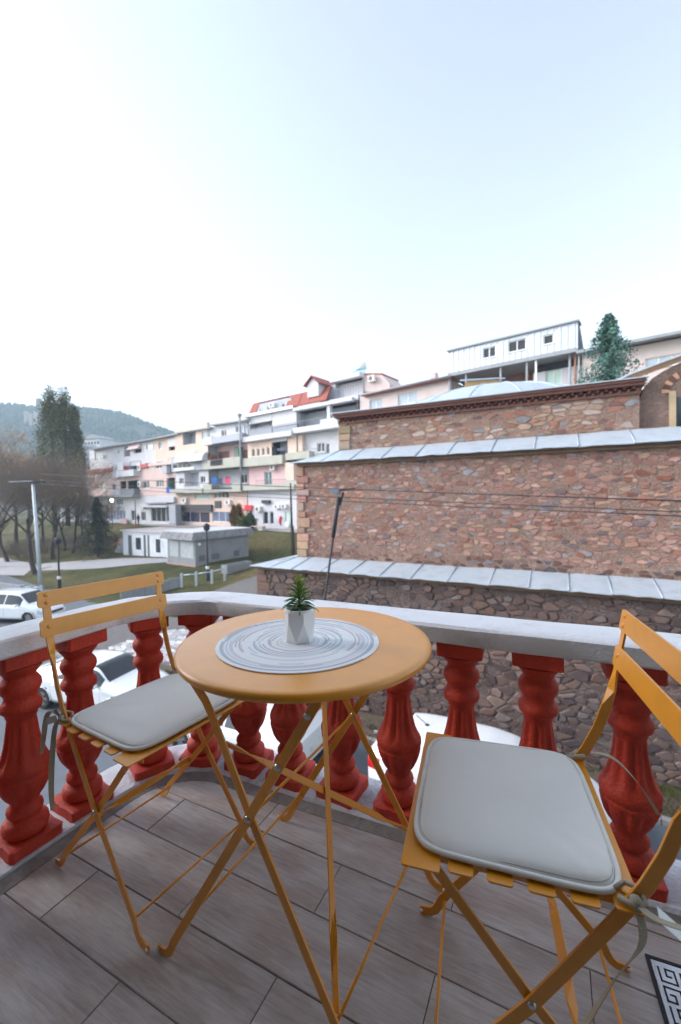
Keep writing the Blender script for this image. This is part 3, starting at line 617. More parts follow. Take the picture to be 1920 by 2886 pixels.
gmesh = MB(); ys = [-60 + 2 * i for i in range(81)] + [110, 130, 160, 200, 260, 340, 450, 600, 800, 900]
xs = sorted([-900, -700, -500, -350, -250, -180, -130, -100] + [-84 + 2 * i for i in range(74)] + [75, 90, 120, 160, 220, 300, 420, 600, 900])
gmesh.add([(x, y, gz(x, y)) for y in ys for x in xs], [(j * len(xs) + i, j * len(xs) + i + 1, (j + 1) * len(xs) + i + 1, (j + 1) * len(xs) + i) for j in range(len(ys) - 1) for i in range(len(xs) - 1)])
put('park_ground', gmesh, ground_material(), smooth=True, kind='structure')
def poly_sheet(name, pts, material, dz, step=1.5):
    """flat-ish paved sheet that follows the terrain: clip a fine grid by a convex polygon given in world xy"""
    a = area2(pts); pts = pts if a > 0 else pts[::-1]; hp = []
    for i in range(len(pts)):
        p, q = pts[i], pts[(i + 1) % len(pts)]; nx, ny = q[1] - p[1], -(q[0] - p[0]); l = math.hypot(nx, ny); hp.append((nx / l, ny / l, (nx * p[0] + ny * p[1]) / l))
    x0, x1 = min(p[0] for p in pts), max(p[0] for p in pts); y0, y1 = min(p[1] for p in pts), max(p[1] for p in pts); b = MB(); x = x0
    while x < x1:
        y = y0
        while y < y1:
            c = clip_poly([(x, y), (x + step, y), (x + step, y + step), (x, y + step)], hp)
            if len(c) >= 3: b.add([(u, v, gz(u, v) + dz) for u, v in c], [tuple(range(len(c)))])
            y += step
        x += step
    return put(name, b, material, smooth=True, kind='structure')
def ws(s, n): p = WS * s + WN * n; return (p.x, p.y)
m_asph = mat('street_asphalt', srgb(98, 104, 112), .85, .16, .8, .5, 30, dirt=srgb(84, 88, 95), dscale=.5)
m_pave = mat('pavement_slabs', srgb(160, 152, 150), .85, .16, 1.2, .4, 12)
poly_sheet('street', [ws(-22.5, -6), ws(30, -6), ws(30, 9.75), ws(-22.5, 9.75)], m_asph, .012)
poly_sheet('side_street', [ws(-60, -6), ws(-22.51, -6), ws(-22.51, 15.5), ws(-60, 22)], m_asph, .012)
poly_sheet('verge_soil', [ws(-22, 9.91), ws(9, 9.91), ws(9, 11.14), ws(-22, 11.14)], mat('verge_dirt', srgb(98, 86, 74), .95, .35, 5, .7, 18, dirt=srgb(70, 76, 52), dscale=1.6), .02)
m_path = mat('park_path', srgb(168, 166, 168), .9, .12, 1.5, .3, 10)
def P2(u, v, z=-4.6): p = onz(u, v, z); return (p.x, p.y)
poly_sheet('park_path', [(-29, 37.5), (-20.5, 36.2), (-13.2, 34.2), (-13.6, 36.2), (-20, 39), (-29, 41.2)], m_path, .03, 1.2)
poly_sheet('far_road', [(-70, 40), (-33, 36.5), (-26.5, 35.0), (-29.5, 41.1), (-42, 50), (-70, 60)], m_path, .05, 2.)
poly_sheet('shop_terrace', [tuple((QN * 29.6 + V((-.788, .616, 0)) * s).to_2d()) for s in (60, -12)] + [tuple((QN * 33.5 + V((-.788, .616, 0)) * s).to_2d()) for s in (-12, 60)], m_pave, .04, 2.)
kb = MB()
for i in range(34):
    s = -22.3 + i * 1.0; a, c = V((*ws(s + .01, 9.76), 0)), V((*ws(s + .99, 9.9), 0)); z = gz(a.x, a.y)
    kb = MB(); kb.hexa([(*ws(ss, nn), zz) for zz in (z - .1, z + .12) for ss, nn in ((s + .008, 9.76), (s + .992, 9.76), (s + .992, 9.90), (s + .008, 9.90))])
    if i == 0:
        kerb = put('street_kerb', kb, mat('kerb_concrete', srgb(150, 148, 146), .9, .2, 6, .4, 40), kind='structure')
    else: put('kerb_stone', kb, MATS['kerb_concrete'], kerb)
# cobbled plaza left of the bath house
m_cob = mat('cobble_stone', (1, 1, 1), .75, .15, 9, .5, 40, attr=True); m_sand = mat('joint_sand', srgb(108, 104, 104), .95, .2, 6)
PLZ = [ws(-22.4, 11.1), ws(-12.8, 11.1), ws(-9.6, 12.6), ws(-10.2, 31), ws(-15.2, 31), ws(-16.5, 19), ws(-22.4, 16.2)]
hp = []
pts = PLZ if area2(PLZ) > 0 else PLZ[::-1]
for i in range(len(pts)):
    p, q = pts[i], pts[(i + 1) % len(pts)]; nx, ny = q[1] - p[1], -(q[0] - p[0]); l = math.hypot(nx, ny); hp.append((nx / l, ny / l, (nx * p[0] + ny * p[1]) / l))
cr_ = random.Random(5)
plz = poly_sheet('cobbled_plaza', [ws(-22.4, 11.1), ws(-12.8, 11.1), ws(-9.6, 12.6), ws(-10.2, 31), ws(-15.2, 31)], m_sand, .025)
poly_sheet('cobbled_plaza_edge', [ws(-22.4, 11.1), ws(-15.2, 31), ws(-16.5, 19), ws(-22.4, 16.2)], m_sand, .021)
cells = voronoi(13, 20.5, .34, .26, cr_, .05); lst = []
for c in cells:
    cc = [(x - 22.6, y + 11.05) for x, y in c]; mx_, my_ = sum(p[0] for p in cc) / len(cc), sum(p[1] for p in cc) / len(cc); w0 = ws(mx_, my_)
    if not all(a * w0[0] + b * w0[1] <= d - .16 for a, b, d in hp): continue
    u, v, zz = px((w0[0], w0[1], gz(*w0)))
    if zz < 1 or not (180 < u < 1000 and 1560 < v < 2050): continue
    lst.append((abs(area2(c)) / zz ** 3, cc, w0))
lst.sort(key=lambda t: -t[0]); rest = MB()
for i, (a, cc, w0) in enumerate(lst):
    b = MB() if i < 300 else rest; g0 = cr_.uniform(.75, 1.15); b.cur = tuple(g0 * c for c in cr_.choice([srgb(196, 196, 200), srgb(176, 172, 174), srgb(205, 202, 198), srgb(160, 160, 166)]))
    po = soften(cc, cr_.uniform(.93, .985)); O = V((0, 0, gz(*w0) + .02))
    stone_geo(b, po, O, WS, WN, V((0, 0, 1)), .014, cr_, .02)
    if i < 300: put('cobble', b, m_cob, plz, colors=True)
put('cobble_mass', rest, m_cob, plz, colors=True, kind='stuff')

# ================================================================== old stone bath house
m_stone = mat('rubble_stone', (1, 1, 1), .9, .22, 7, .7, 45, attr=True)
def rubble_mortar(name, cols, scale=11.):
    M = bpy.data.materials.new(name); M.use_nodes = True; t = M.node_tree; N = t.nodes; L = t.links; b = N['Principled BSDF']; b.inputs['Roughness'].default_value = .95; b.inputs['Specular IOR Level'].default_value = .2
    tc = N.new('ShaderNodeTexCoord'); mp = N.new('ShaderNodeMapping'); mp.inputs['Rotation'].default_value = (0, 0, rad(27.5)); L.new(tc.outputs['Object'], mp.inputs[0]); mp2 = N.new('ShaderNodeMapping'); mp2.inputs['Scale'].default_value = (1, 1, 2.1); L.new(mp.outputs[0], mp2.inputs[0])
    nz = N.new('ShaderNodeTexNoise'); nz.inputs['Scale'].default_value = 7; nz.inputs['Detail'].default_value = 6; L.new(mp2.outputs[0], nz.inputs[0])
    wp = N.new('ShaderNodeMix'); wp.data_type = 'RGBA'; wp.blend_type = 'LINEAR_LIGHT'; wp.inputs['Factor'].default_value = .06; L.new(mp2.outputs[0], wp.inputs['A']); L.new(nz.outputs['Color'], wp.inputs['B'])
    vo = N.new('ShaderNodeTexVoronoi'); vo.inputs['Scale'].default_value = scale; L.new(wp.outputs['Result'], vo.inputs['Vector']); ve = N.new('ShaderNodeTexVoronoi'); ve.feature = 'DISTANCE_TO_EDGE'; ve.inputs['Scale'].default_value = scale; L.new(wp.outputs['Result'], ve.inputs['Vector'])
    sx = N.new('ShaderNodeSeparateColor'); L.new(vo.outputs['Color'], sx.inputs[0]); rp = N.new('ShaderNodeValToRGB'); e = rp.color_ramp.elements; e[0].position = 0; e[1].position = 1; e[0].color = (*srgb(*cols[0]), 1); e[1].color = (*srgb(*cols[-1]), 1)
    for k in range(1, len(cols) - 1): x = e.new(k / (len(cols) - 1)); x.color = (*srgb(*cols[k]), 1)
    L.new(sx.outputs[0], rp.inputs[0])
    big = N.new('ShaderNodeTexNoise'); big.inputs['Scale'].default_value = .55; big.inputs['Detail'].default_value = 8; big.inputs['Roughness'].default_value = .7; L.new(mp2.outputs[0], big.inputs[0])
    ms = N.new('ShaderNodeMapRange'); ms.inputs['From Min'].default_value = .02; ms.inputs['From Max'].default_value = .16; L.new(ve.outputs['Distance'], ms.inputs[0])
    mk = N.new('ShaderNodeMath'); mk.operation = 'MULTIPLY'; L.new(ms.outputs[0], mk.inputs[0]); mb_ = N.new('ShaderNodeMapRange'); mb_.inputs['From Min'].default_value = .35; mb_.inputs['From Max'].default_value = .6; mb_.inputs['To Min'].default_value = .25; mb_.inputs['To Max'].default_value = .9; L.new(big.outputs['Fac'], mb_.inputs[0]); L.new(mb_.outputs[0], mk.inputs[1])
    mx = N.new('ShaderNodeMix'); mx.data_type = 'RGBA'; L.new(mk.outputs[0], mx.inputs['Factor']); mx.inputs['A'].default_value = (*srgb(*cols[1]), 1); L.new(rp.outputs[0], mx.inputs['B'])
    hs = N.new('ShaderNodeHueSaturation'); v1 = N.new('ShaderNodeMapRange'); v1.inputs['From Min'].default_value = .3; v1.inputs['From Max'].default_value = .7; v1.inputs['To Min'].default_value = .74; v1.inputs['To Max'].default_value = 1.2; L.new(big.outputs['Fac'], v1.inputs[0]); L.new(v1.outputs[0], hs.inputs['Value']); L.new(mx.outputs['Result'], hs.inputs['Color']); L.new(hs.outputs[0], b.inputs['Base Color'])
    ad = N.new('ShaderNodeMath'); ad.operation = 'ADD'; L.new(ms.outputs[0], ad.inputs[0]); L.new(nz.outputs['Fac'], ad.inputs[1]); bp = N.new('ShaderNodeBump'); bp.inputs['Strength'].default_value = .8; bp.inputs['Distance'].default_value = .03; L.new(ad.outputs[0], bp.inputs['Height']); L.new(bp.outputs[0], b.inputs['Normal'])
    return M
m_mort = rubble_mortar('lime_mortar_rubble', [(138, 108, 98), (166, 138, 124), (148, 120, 108), (174, 150, 136), (140, 128, 124), (154, 112, 96)])
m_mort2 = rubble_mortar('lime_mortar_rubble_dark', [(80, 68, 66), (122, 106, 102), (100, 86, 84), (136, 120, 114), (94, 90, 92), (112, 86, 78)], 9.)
_m = mat('lime_mortar', srgb(176, 146, 130), .95, .16, 3, .7, 22, dirt=srgb(150, 116, 100), dscale=1.3)
_m2 = mat('lime_mortar_dark', srgb(134, 118, 112), .95, .2, 3, .7, 22, dirt=srgb(106, 92, 88), dscale=1.3)
m_lead = mat('lead_sheet', srgb(184, 195, 205), .5, .2, 2.2, .4, 9, metal=.15, dirt=srgb(132, 146, 160), dscale=2.2)
m_brk = mat('cornice_brick', srgb(118, 80, 70), .9, .25, 5, .5, 40, objrand=.2)
m_dk = mat('eave_course_stone', srgb(120, 98, 80), .9, .2, 4, .4, 20)  # brown stone of the eave mouldings
bh = empty('stone_bath_house', (*ws(-3, 11.5), ZS), label='old stepped rubble stone bath house with lead roofs across the street', cat='building')
def bw(s, n, z): return WS * s + WN * n + V((0, 0, z))
STONES = []
PALA = [(157, 118, 109), (164, 123, 112), (148, 110, 97), (172, 134, 122), (155, 115, 103), (160, 120, 106), (141, 101, 91), (167, 129, 115), (177, 144, 133), (152, 107, 91), (162, 131, 120), (144, 112, 104), (132, 120, 122), (148, 140, 143), (111, 97, 99), (169, 139, 119), (137, 91, 77)]
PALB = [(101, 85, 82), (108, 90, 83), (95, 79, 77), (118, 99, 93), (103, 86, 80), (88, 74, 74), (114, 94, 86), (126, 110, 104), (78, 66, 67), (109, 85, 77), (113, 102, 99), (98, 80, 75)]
PALC = [(151, 122, 106), (159, 130, 113), (143, 111, 96), (165, 142, 128), (155, 107, 89), (146, 125, 105), (131, 98, 89), (169, 153, 145), (129, 129, 133), (115, 88, 85), (159, 137, 117), (153, 127, 108)]
def rubble(part, s0, s1, z0, z1, n, cw, ch, pal, seed, hmin=.012, hmax=.045, big=None, dark=None, gap=(.80, .93)):
    rnd = random.Random(seed)
    for c in voronoi(s1 - s0, z1 - z0, cw, ch, rnd):
        cx, cy = sum(p[0] for p in c) / len(c), sum(p[1] for p in c) / len(c); u, v, d = px(bw(s0 + cx, n, z0 + cy))
        if u < 560 or u > 2050 or rnd.random() < .22 + .35 * noise.noise(V((cx * .5, cy * .9, seed + 4))): continue
        hue = noise.noise(V((cx * .35, cy * .8, seed))); col = V(srgb(*rnd.choice(pal))) * rnd.uniform(.86, 1.12)
        col = V((col[0] * (1 + .15 * hue), col[1], col[2] * (1 - .12 * hue)))
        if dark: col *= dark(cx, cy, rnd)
        STONES.append((abs(area2(c)) / d ** 2 * FPX ** 2, part, soften(c, rnd.uniform(*gap), 1), bw(s0, n, z0), rnd.uniform(hmin, hmax), tuple(col), rnd.random()))
LE, LR, ME, MR, CE = -1.12, -.91, 2.2, 2.67, 3.87
S_END = 9.0
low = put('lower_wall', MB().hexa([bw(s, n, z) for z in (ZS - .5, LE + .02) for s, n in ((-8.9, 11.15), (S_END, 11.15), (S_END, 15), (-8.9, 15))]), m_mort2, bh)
mid = put('middle_wall', MB().hexa([bw(s, n, z) for z in (LE, ME + .02) for s, n in ((-7.88, 12.05), (S_END, 12.05), (S_END, 15.5), (-7.88, 15.5))]), m_mort, bh)
upw = put('upper_wall', MB().hexa([bw(s, n, z) for z in (ME, CE - .02) for s, n in ((-6.70, 12.9), (1.70, 12.9), (1.70, 16.5), (-6.70, 16.5))]), m_mort, bh)
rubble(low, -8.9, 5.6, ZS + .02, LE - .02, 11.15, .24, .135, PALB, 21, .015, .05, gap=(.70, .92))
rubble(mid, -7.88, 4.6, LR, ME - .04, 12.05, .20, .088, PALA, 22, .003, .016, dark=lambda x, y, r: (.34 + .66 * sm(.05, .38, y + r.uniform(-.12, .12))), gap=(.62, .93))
rubble(upw, -6.70, 1.70, MR, CE - .30, 12.9, .26, .10, PALC, 23, .003, .014, gap=(.68, .94))
# dressed quoins on the corners
qr = random.Random(9)
for part, s0, n, z0, z1, pal in ((mid, -7.9, 12.05, LR, ME - .05, [(170, 136, 120), (180, 148, 132), (158, 122, 106)]), (upw, -6.72, 12.9, MR, CE - .3, [(160, 132, 114), (146, 116, 98)]), (low, -8.92, 11.15, ZS, LE - .03, [(112, 88, 78), (124, 98, 86)])):
    z = z0
    while z < z1 - .08:
        h = min(qr.uniform(.2, .34), z1 - z); l = qr.uniform(.26, .52)
        b = MB(); b.cur = tuple(c * qr.uniform(.85, 1.1) for c in srgb(*qr.choice(pal))); b.hexa([bw(s, nn, zz) for zz in (z + .008, z + h - .008) for s, nn in ((s0 - .02, n - .055), (s0 + l, n - .055), (s0 + l, n + .2), (s0 - .02, n + .2))])
        put('quoin_stone', b, m_stone, part, colors=True, bev=.02); z += h
STONES.sort(key=lambda t: -t[0]); mass = MB()
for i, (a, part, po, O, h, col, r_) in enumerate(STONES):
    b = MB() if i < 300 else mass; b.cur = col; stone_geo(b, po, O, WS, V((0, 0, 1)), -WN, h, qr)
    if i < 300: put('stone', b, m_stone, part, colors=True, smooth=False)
put('stone_mass', mass, m_stone, bh, colors=True, kind='stuff')
# lead roofs: individual sheets with rolled seams
def lead_roof(name, s0, s1, n0, z0, n1, z1, w, seed, hip=None, thick=.022):
    rnd = random.Random(seed); s = s0; rf = empty(name, bw(s0, n0, z0)); rf.parent = bh; rf.location = bw(s0, n0, z0) - origin(bh)
    while s < s1 - .05:
        e = min(s1, s + w * rnd.uniform(.85, 1.12)); k = 5; vs = []
        for j in range(4):
            t = j / 3; n = n0 + (n1 - n0) * t; z = z0 + (z1 - z0) * t
            for i in range(k):
                f = i / (k - 1); sh = .35 * t * (.4 if hip is None else 1) * 0; ss = s + .006 + (e - s - .012) * f
                if hip is not None: ss = max(ss, hip[0] + (hip[1] - hip[0]) * t)
                vs.append(bw(ss, n + (rnd.uniform(-.022, .022) if j == 0 else 0), z + .012 * sin(pi * f) * (1 - t) + rnd.uniform(-.012, .012)))
        m_ = len(vs); vs += [p - V((0, 0, thick)) for p in vs]
        fs = [(j * k + i, j * k + i + 1, (j + 1) * k + i + 1, (j + 1) * k + i) for j in range(3) for i in range(k - 1)]
        fs += [tuple(m_ + q for q in reversed(f)) for f in fs]
        fs += [(i, m_ + i, m_ + i + 1, i + 1) for i in range(k - 1)] + [(j * k, (j + 1) * k, m_ + (j + 1) * k, m_ + j * k) for j in range(3)] + [(j * k + k - 1, m_ + j * k + k - 1, m_ + (j + 1) * k + k - 1, (j + 1) * k + k - 1) for j in range(3)]
        put('lead_sheet', MB().add(vs, fs), m_lead, rf, auto=30)
        a, c = bw(max(s, hip[0]) if hip else s, n0 - .004, z0 + .008), bw(max(s, hip[1]) if hip else s, n1, z1 + .008)
        if s > s0: put('lead_seam', MB().tube([a, (a + c) / 2 + V((0, 0, .004)), c], .014, 6), m_lead, rf, smooth=True)
        s = e
    return rf
lead_roof('lower_lead_roof', -9.05, S_END, 10.88, LE, 12.06, LR, .95, 1, hip=(-9.05, -7.9))
lead_roof('middle_lead_roof', -8.0, S_END, 11.78, ME + .03, 12.91, MR, 1.05, 2, hip=(-8.0, -6.72))
# left returns of the two roofs
for nm, (sa, na, za), (sb, nb, zb) in (('lead_return', (-9.05, 10.88, LE), (-7.89, 12.06, LR)), ('lead_return', (-8.0, 11.78, ME + .03), (-6.71, 12.91, MR))):
    put(nm, MB().hexa([bw(sa, na, za - .02), bw(sb, nb, zb - .02), bw(sb, 15, zb - .02), bw(sa, 15, za - .02), bw(sa, na, za), bw(sb, nb, zb), bw(sb, 15, zb), bw(sa, 15, za)]), m_lead, bh)
# eave mouldings below the lead
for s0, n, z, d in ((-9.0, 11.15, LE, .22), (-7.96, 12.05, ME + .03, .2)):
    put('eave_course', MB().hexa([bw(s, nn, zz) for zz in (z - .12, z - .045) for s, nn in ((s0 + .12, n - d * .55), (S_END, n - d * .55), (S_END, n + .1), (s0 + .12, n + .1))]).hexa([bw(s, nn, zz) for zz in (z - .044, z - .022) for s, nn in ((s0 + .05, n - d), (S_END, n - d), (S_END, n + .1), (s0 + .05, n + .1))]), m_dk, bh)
# brick cornice on the upper wall: courses plus saw-tooth bricks
cz = CE - .30
put('cornice_bed', MB().hexa([bw(s, n, z) for z in (cz - .03, cz + .025) for s, n in ((-6.74, 12.82), (1.72, 12.82), (1.72, 13.2), (-6.74, 13.2))]), m_brk, bh)
co = put('cornice_course', MB().hexa([bw(s, n, z) for z in (cz + .155, cz + .235) for s, n in ((-6.80, 12.70), (1.78, 12.70), (1.78, 13.2), (-6.80, 13.2))]), m_brk, bh)
put('cornice_course', MB().hexa([bw(s, n, z) for z in (cz + .236, cz + .30) for s, n in ((-6.84, 12.655), (1.80, 12.655), (1.80, 13.2), (-6.84, 13.2))]), m_brk, bh)
for row, (z, st) in enumerate(((cz + .026, 0), (cz + .09, .095))):
    s = -6.7 + st
    while s < 1.7:
        put('cornice_brick', MB().prism([bw(s - .088, 12.92, z), bw(s, 12.765 - row * .03, z), bw(s + .088, 12.92, z)], (0, 0, .062)), m_brk, co); s += .19
put('cornice_lead', MB().hexa([bw(-6.92, 12.60, CE + .0), bw(1.86, 12.60, CE), bw(1.86, 13.4, CE + .10), bw(-6.92, 13.4, CE + .10), bw(-6.92, 12.60, CE + .025), bw(1.86, 12.60, CE + .025), bw(1.86, 13.4, CE + .14), bw(-6.92, 13.4, CE + .14)]), m_lead, bh)
# lead dome behind the cornice
dm = MB(); dc = bw(-2.3, 17.3, CE + .05); RS = 8.4; hcap = 1.2; nseg = 36; kr = 8; vs = []; amax = math.acos(1 - hcap / RS)
for i in range(kr + 1):
    a = amax * (1 - i / kr)
    for j in range(nseg): th = 2 * pi * j / nseg; vs.append(dc + V((RS * sin(a) * cos(th), RS * sin(a) * sin(th), RS * cos(a) - (RS - hcap))))
dm.add(vs, [(i * nseg + j, i * nseg + (j + 1) % nseg, (i + 1) * nseg + (j + 1) % nseg, (i + 1) * nseg + j) for i in range(kr) for j in range(nseg)])
dome = put('lead_dome', dm, m_lead, bh, smooth=True)
for j in range(0, nseg, 2):
    th = 2 * pi * j / nseg; put('dome_seam', MB().tube([dc + V((RS * 1.001 * sin(a) * cos(th), RS * 1.001 * sin(a) * sin(th), RS * cos(a) - (RS - hcap) + .005)) for a in [amax * (1 - k / 6) for k in range(6)]], .022, 5), m_lead, dome, smooth=True)
put('roof_hatch', MB().hexa([aty(u, v, y) for v, y in ((1096, 15.4),) for u in (1305, 1392)] + [aty(1420, 1094, 16.4), aty(1335, 1094, 16.4)] + [aty(1315, 1073, 15.4), aty(1392, 1070, 15.4), aty(1415, 1072, 16.4), aty(1335, 1076, 16.4)]), mat('ochre_timber', srgb(186, 150, 104), .8, .15), dome)
put('hatch_lid', MB().hexa([aty(u, v, y) for u, v, y in ((1296, 1074, 15.3), (1398, 1068, 15.3), (1424, 1068, 16.5), (1330, 1074, 16.5), (1296, 1070, 15.3), (1398, 1064, 15.3), (1424, 1064, 16.5), (1330, 1070, 16.5))]), m_lead, dome)
# drum with brick arch at the right end
dn_ = 13.15
def dpt(r6x, r6y, n=dn_): return onpl(1250 + r6x / 2.34, 880 + r6y / 2.34, WN, n)
outl = [dpt(*p) for p in ((1282, 800), (1284, 640), (1300, 560), (1330, 490), (1372, 440), (1440, 395), (1520, 352), (1640, 300), (1800, 250), (1800, 800))]
drum = put('drum_wall', MB().prism(outl, WN * 3.2), m_mort, bh)
rd = random.Random(77); smin = outl[0].dot(WS); zmin = outl[0].z
for c in voronoi(3.4, 3.0, .46, .21, rd):
    cx, cy = sum(p[0] for p in c) / len(c), sum(p[1] for p in c) / len(c); P = bw(smin + cx, dn_, zmin + cy); u, v, d = px(P); x6, y6 = (u - 1250) * 2.34, (v - 880) * 2.34
    top_y = 800 if x6 < 1284 else (640 - (x6 - 1284) * 1.55 if x6 < 1380 else 470 - (x6 - 1380) * .62)
    if x6 < 1310 or y6 < top_y + 40 or (x6 > 1440 and y6 > 380): continue
    b = MB(); b.cur = tuple(V(srgb(*rd.choice([(186, 128, 100), (200, 150, 122), (176, 116, 92), (206, 164, 136), (164, 100, 80)]))) * rd.uniform(.85, 1.1)); stone_geo(b, soften(c, .93), bw(smin, dn_, zmin), WS, V((0, 0, 1)), -WN, .02, rd); put('stone', b, m_stone, drum, colors=True)
ca = dpt(1620, 520, dn_ - .03); Ra = (dpt(1620, 520) - dpt(1470, 520)).length
for k in range(11):
    a0 = pi - k * pi / 14 - .02; a1 = a0 - pi / 14 + .04; q = []
    for rr, aa in ((Ra * .86, a0), (Ra * 1.2, a0), (Ra * 1.2, a1), (Ra * .86, a1)): q.append(ca + WS * rr * cos(aa) + V((0, 0, rr * sin(aa))))
    put('arch_brick', MB().prism(q, WN * .12), m_brk if k % 2 else mat('arch_pale_brick', srgb(206, 160, 130), .9, .2, 5, objrand=.1), drum)
put('window_jamb', MB().hexa([dpt(1488, 800, dn_ - .05), dpt(1535, 800, dn_ - .05), dpt(1535, 800, dn_ + .1), dpt(1488, 800, dn_ + .1), dpt(1488, 520, dn_ - .05), dpt(1535, 520, dn_ - .05), dpt(1535, 520, dn_ + .1), dpt(1488, 520, dn_ + .1)]), mat('pale_dressed_stone', srgb(196, 172, 138), .85, .12), drum)
put('window_pane', MB().hexa([dpt(1536, 800, dn_ - .02), dpt(1800, 800, dn_ - .02), dpt(1800, 800, dn_ + .1), dpt(1536, 800, dn_ + .1), dpt(1536, 560, dn_ - .02), dpt(1800, 540, dn_ - .02), dpt(1800, 540, dn_ + .1), dpt(1536, 560, dn_ + .1)]), mat('old_glass', (.03, .055, .065), .12, .1), drum)
for x in (1538, 1600, 1660): put('window_bar', MB().hexa([dpt(x, 800, dn_ - .05), dpt(x + 10, 800, dn_ - .05), dpt(x + 10, 800, dn_ - .03), dpt(x, 800, dn_ - .03), dpt(x, 560, dn_ - .05), dpt(x + 10, 560, dn_ - .05), dpt(x + 10, 560, dn_ - .03), dpt(x, 560, dn_ - .03)]), mat('dark_iron', (.03, .03, .032), .6), drum)
rfp = [(1100, 462), (1180, 424), (1250, 392), (1400, 335), (1568, 274), (1800, 200)]
vs = []
for x, y in rfp: vs += [dpt(x, y, dn_ - .25), dpt(x, y + 12, dn_ - .25), dpt(x, y + 12, dn_ + 3.2), dpt(x, y, dn_ + 3.2)]
put('drum_roof', MB().add(vs, [(i * 4 + j, i * 4 + (j + 1) % 4, (i + 1) * 4 + (j + 1) % 4, (i + 1) * 4 + j) for i in range(len(rfp) - 1) for j in range(4)] + [(0, 1, 2, 3), tuple(range(len(vs) - 4, len(vs)))]), m_lead, bh)
vs = []
for x, y in rfp[1:]: vs += [dpt(x, y + 13, dn_ - .15), dpt(x, y + 52, dn_ - .08), dpt(x, y + 52, dn_ + 3), dpt(x, y + 13, dn_ + 3)]
put('drum_cornice', MB().add(vs, [(i * 4 + j, i * 4 + (j + 1) % 4, (i + 1) * 4 + (j + 1) % 4, (i + 1) * 4 + j) for i in range(len(rfp) - 2) for j in range(4)] + [(0, 1, 2, 3), tuple(range(len(vs) - 4, len(vs)))]), mat('drum_band', srgb(190, 150, 118), .9, .15), bh)
# ================================================================== apartment row on the terrace
FD, FO = V((.788, -.616, 0)), V((-.616, -.788, 0)); FQ = 32.74          # along the facade (to the right / nearer), out of the facade
REG = {1: (240, 1180, 6.031), 2: (480, 1180, 6.533), 3: (680, 1040, 5.6), 4: (680, 1240, 7.127), 5: (960, 1000, 4.612), 6: (1250, 880, 2.34), 0: (0, 0, 1.)}
def fpt(s, z, d=0.): p = QN * FQ + FD * s + FO * d; return V((p.x, p.y, z))
def fac(reg, x0, y0, x1, y1, d=0.):
    """photo rectangle (heights read at its middle) -> (s0, s1, z0, z1) on the facade plane shifted outwards by d"""
    a, b, k = REG[reg]; um = a + (x0 + x1) / 2 / k; vm = b + (y0 + y1) / 2 / k
    f = lambda u, v: onpl(u, v, QN, FQ - d)
    s0, s1 = f(a + x0 / k, vm).dot(FD), f(a + x1 / k, vm).dot(FD); z1, z0 = f(um, b + y0 / k).z, f(um, b + y1 / k).z
    return (s0, s1, z0, z1)
def fbox(mb, r, d0, d1):
    s0, s1, z0, z1 = r; return mb.hexa([fpt(s, z, d) for z in (z0, z1) for s, d in ((s0, d1), (s1, d1), (s1, d0), (s0, d0))])
def plast(nm, c): return mat('plaster_' + nm, srgb(*c), .9, .07, .8, .2, 8, dirt=tuple(x * .8 for x in srgb(*c)), dscale=.6)
FM = dict(pink=plast('pink', (218, 192, 186)), peach=plast('peach', (222, 198, 184)), white=plast('white', (208, 208, 213)), grey=plast('grey', (180, 184, 194)), sage=plast('sage', (182, 182, 170)), beige=plast('beige', (208, 194, 190)),
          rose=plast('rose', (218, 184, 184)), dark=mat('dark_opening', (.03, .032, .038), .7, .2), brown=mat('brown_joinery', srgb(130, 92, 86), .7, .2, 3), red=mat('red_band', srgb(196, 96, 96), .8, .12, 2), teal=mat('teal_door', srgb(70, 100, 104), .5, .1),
          awn=mat('awning_cloth', srgb(206, 204, 208), .85, .06, 3), pinkawn=mat('pink_awning_cloth', srgb(222, 194, 198), .85, .06, 3), green=mat('green_paint', srgb(110, 140, 122), .8, .15, 2), frame=mat('white_window_frame', srgb(232, 234, 236), .5, .02), glass=mat('window_glass', (.03, .04, .048), .08, .2, 1., spec=.4), mint=mat('mint_blind', srgb(196, 222, 210), .7, .05), metal=mat('grey_railing', srgb(120, 124, 132), .6, .1, metal=.2), roof=mat('red_roof_tile', srgb(158, 86, 74), .85, .25, 3, .7, 14), slate=mat('grey_roof_edge', srgb(150, 154, 160), .7, .12, 2), bright=mat('painted_bright_glass', srgb(176, 188, 198), .06, .15, 1.), ac=mat('ac_casing', srgb(222, 222, 220), .6, .05), fan=mat('ac_fan', srgb(90, 92, 96), .6, .2, 9), sign=mat('dark_sign', srgb(62, 58, 66), .6, .1), redsign=mat('red_sign', srgb(222, 40, 52), .5, .05), purple=mat('shop_display_dark', srgb(44, 36, 66), .25, .4, 2.), blue=mat('shop_display_blue', srgb(110, 120, 150), .3, .35, 2.), conc=mat('stained_concrete', srgb(146, 148, 151), .9, .14, 1.2, .4, 8, dirt=srgb(120, 122, 126), dscale=.9), clad=mat('ribbed_metal_cladding', srgb(206, 212, 220), .45, .06, 2, metal=.3), brick=mat('raw_brick', srgb(140, 96, 80), .9, .25, 4), pinkc=mat('pink_cloth', srgb(232, 60, 110), .9), bluec=mat('blue_cloth', srgb(30, 110, 190), .9), greyc=mat('grey_cloth', srgb(96, 98, 116), .9), blackc=mat('black_cloth', srgb(28, 34, 46), .9))  # 'bright' panes: window brightness put into a paler glass colour
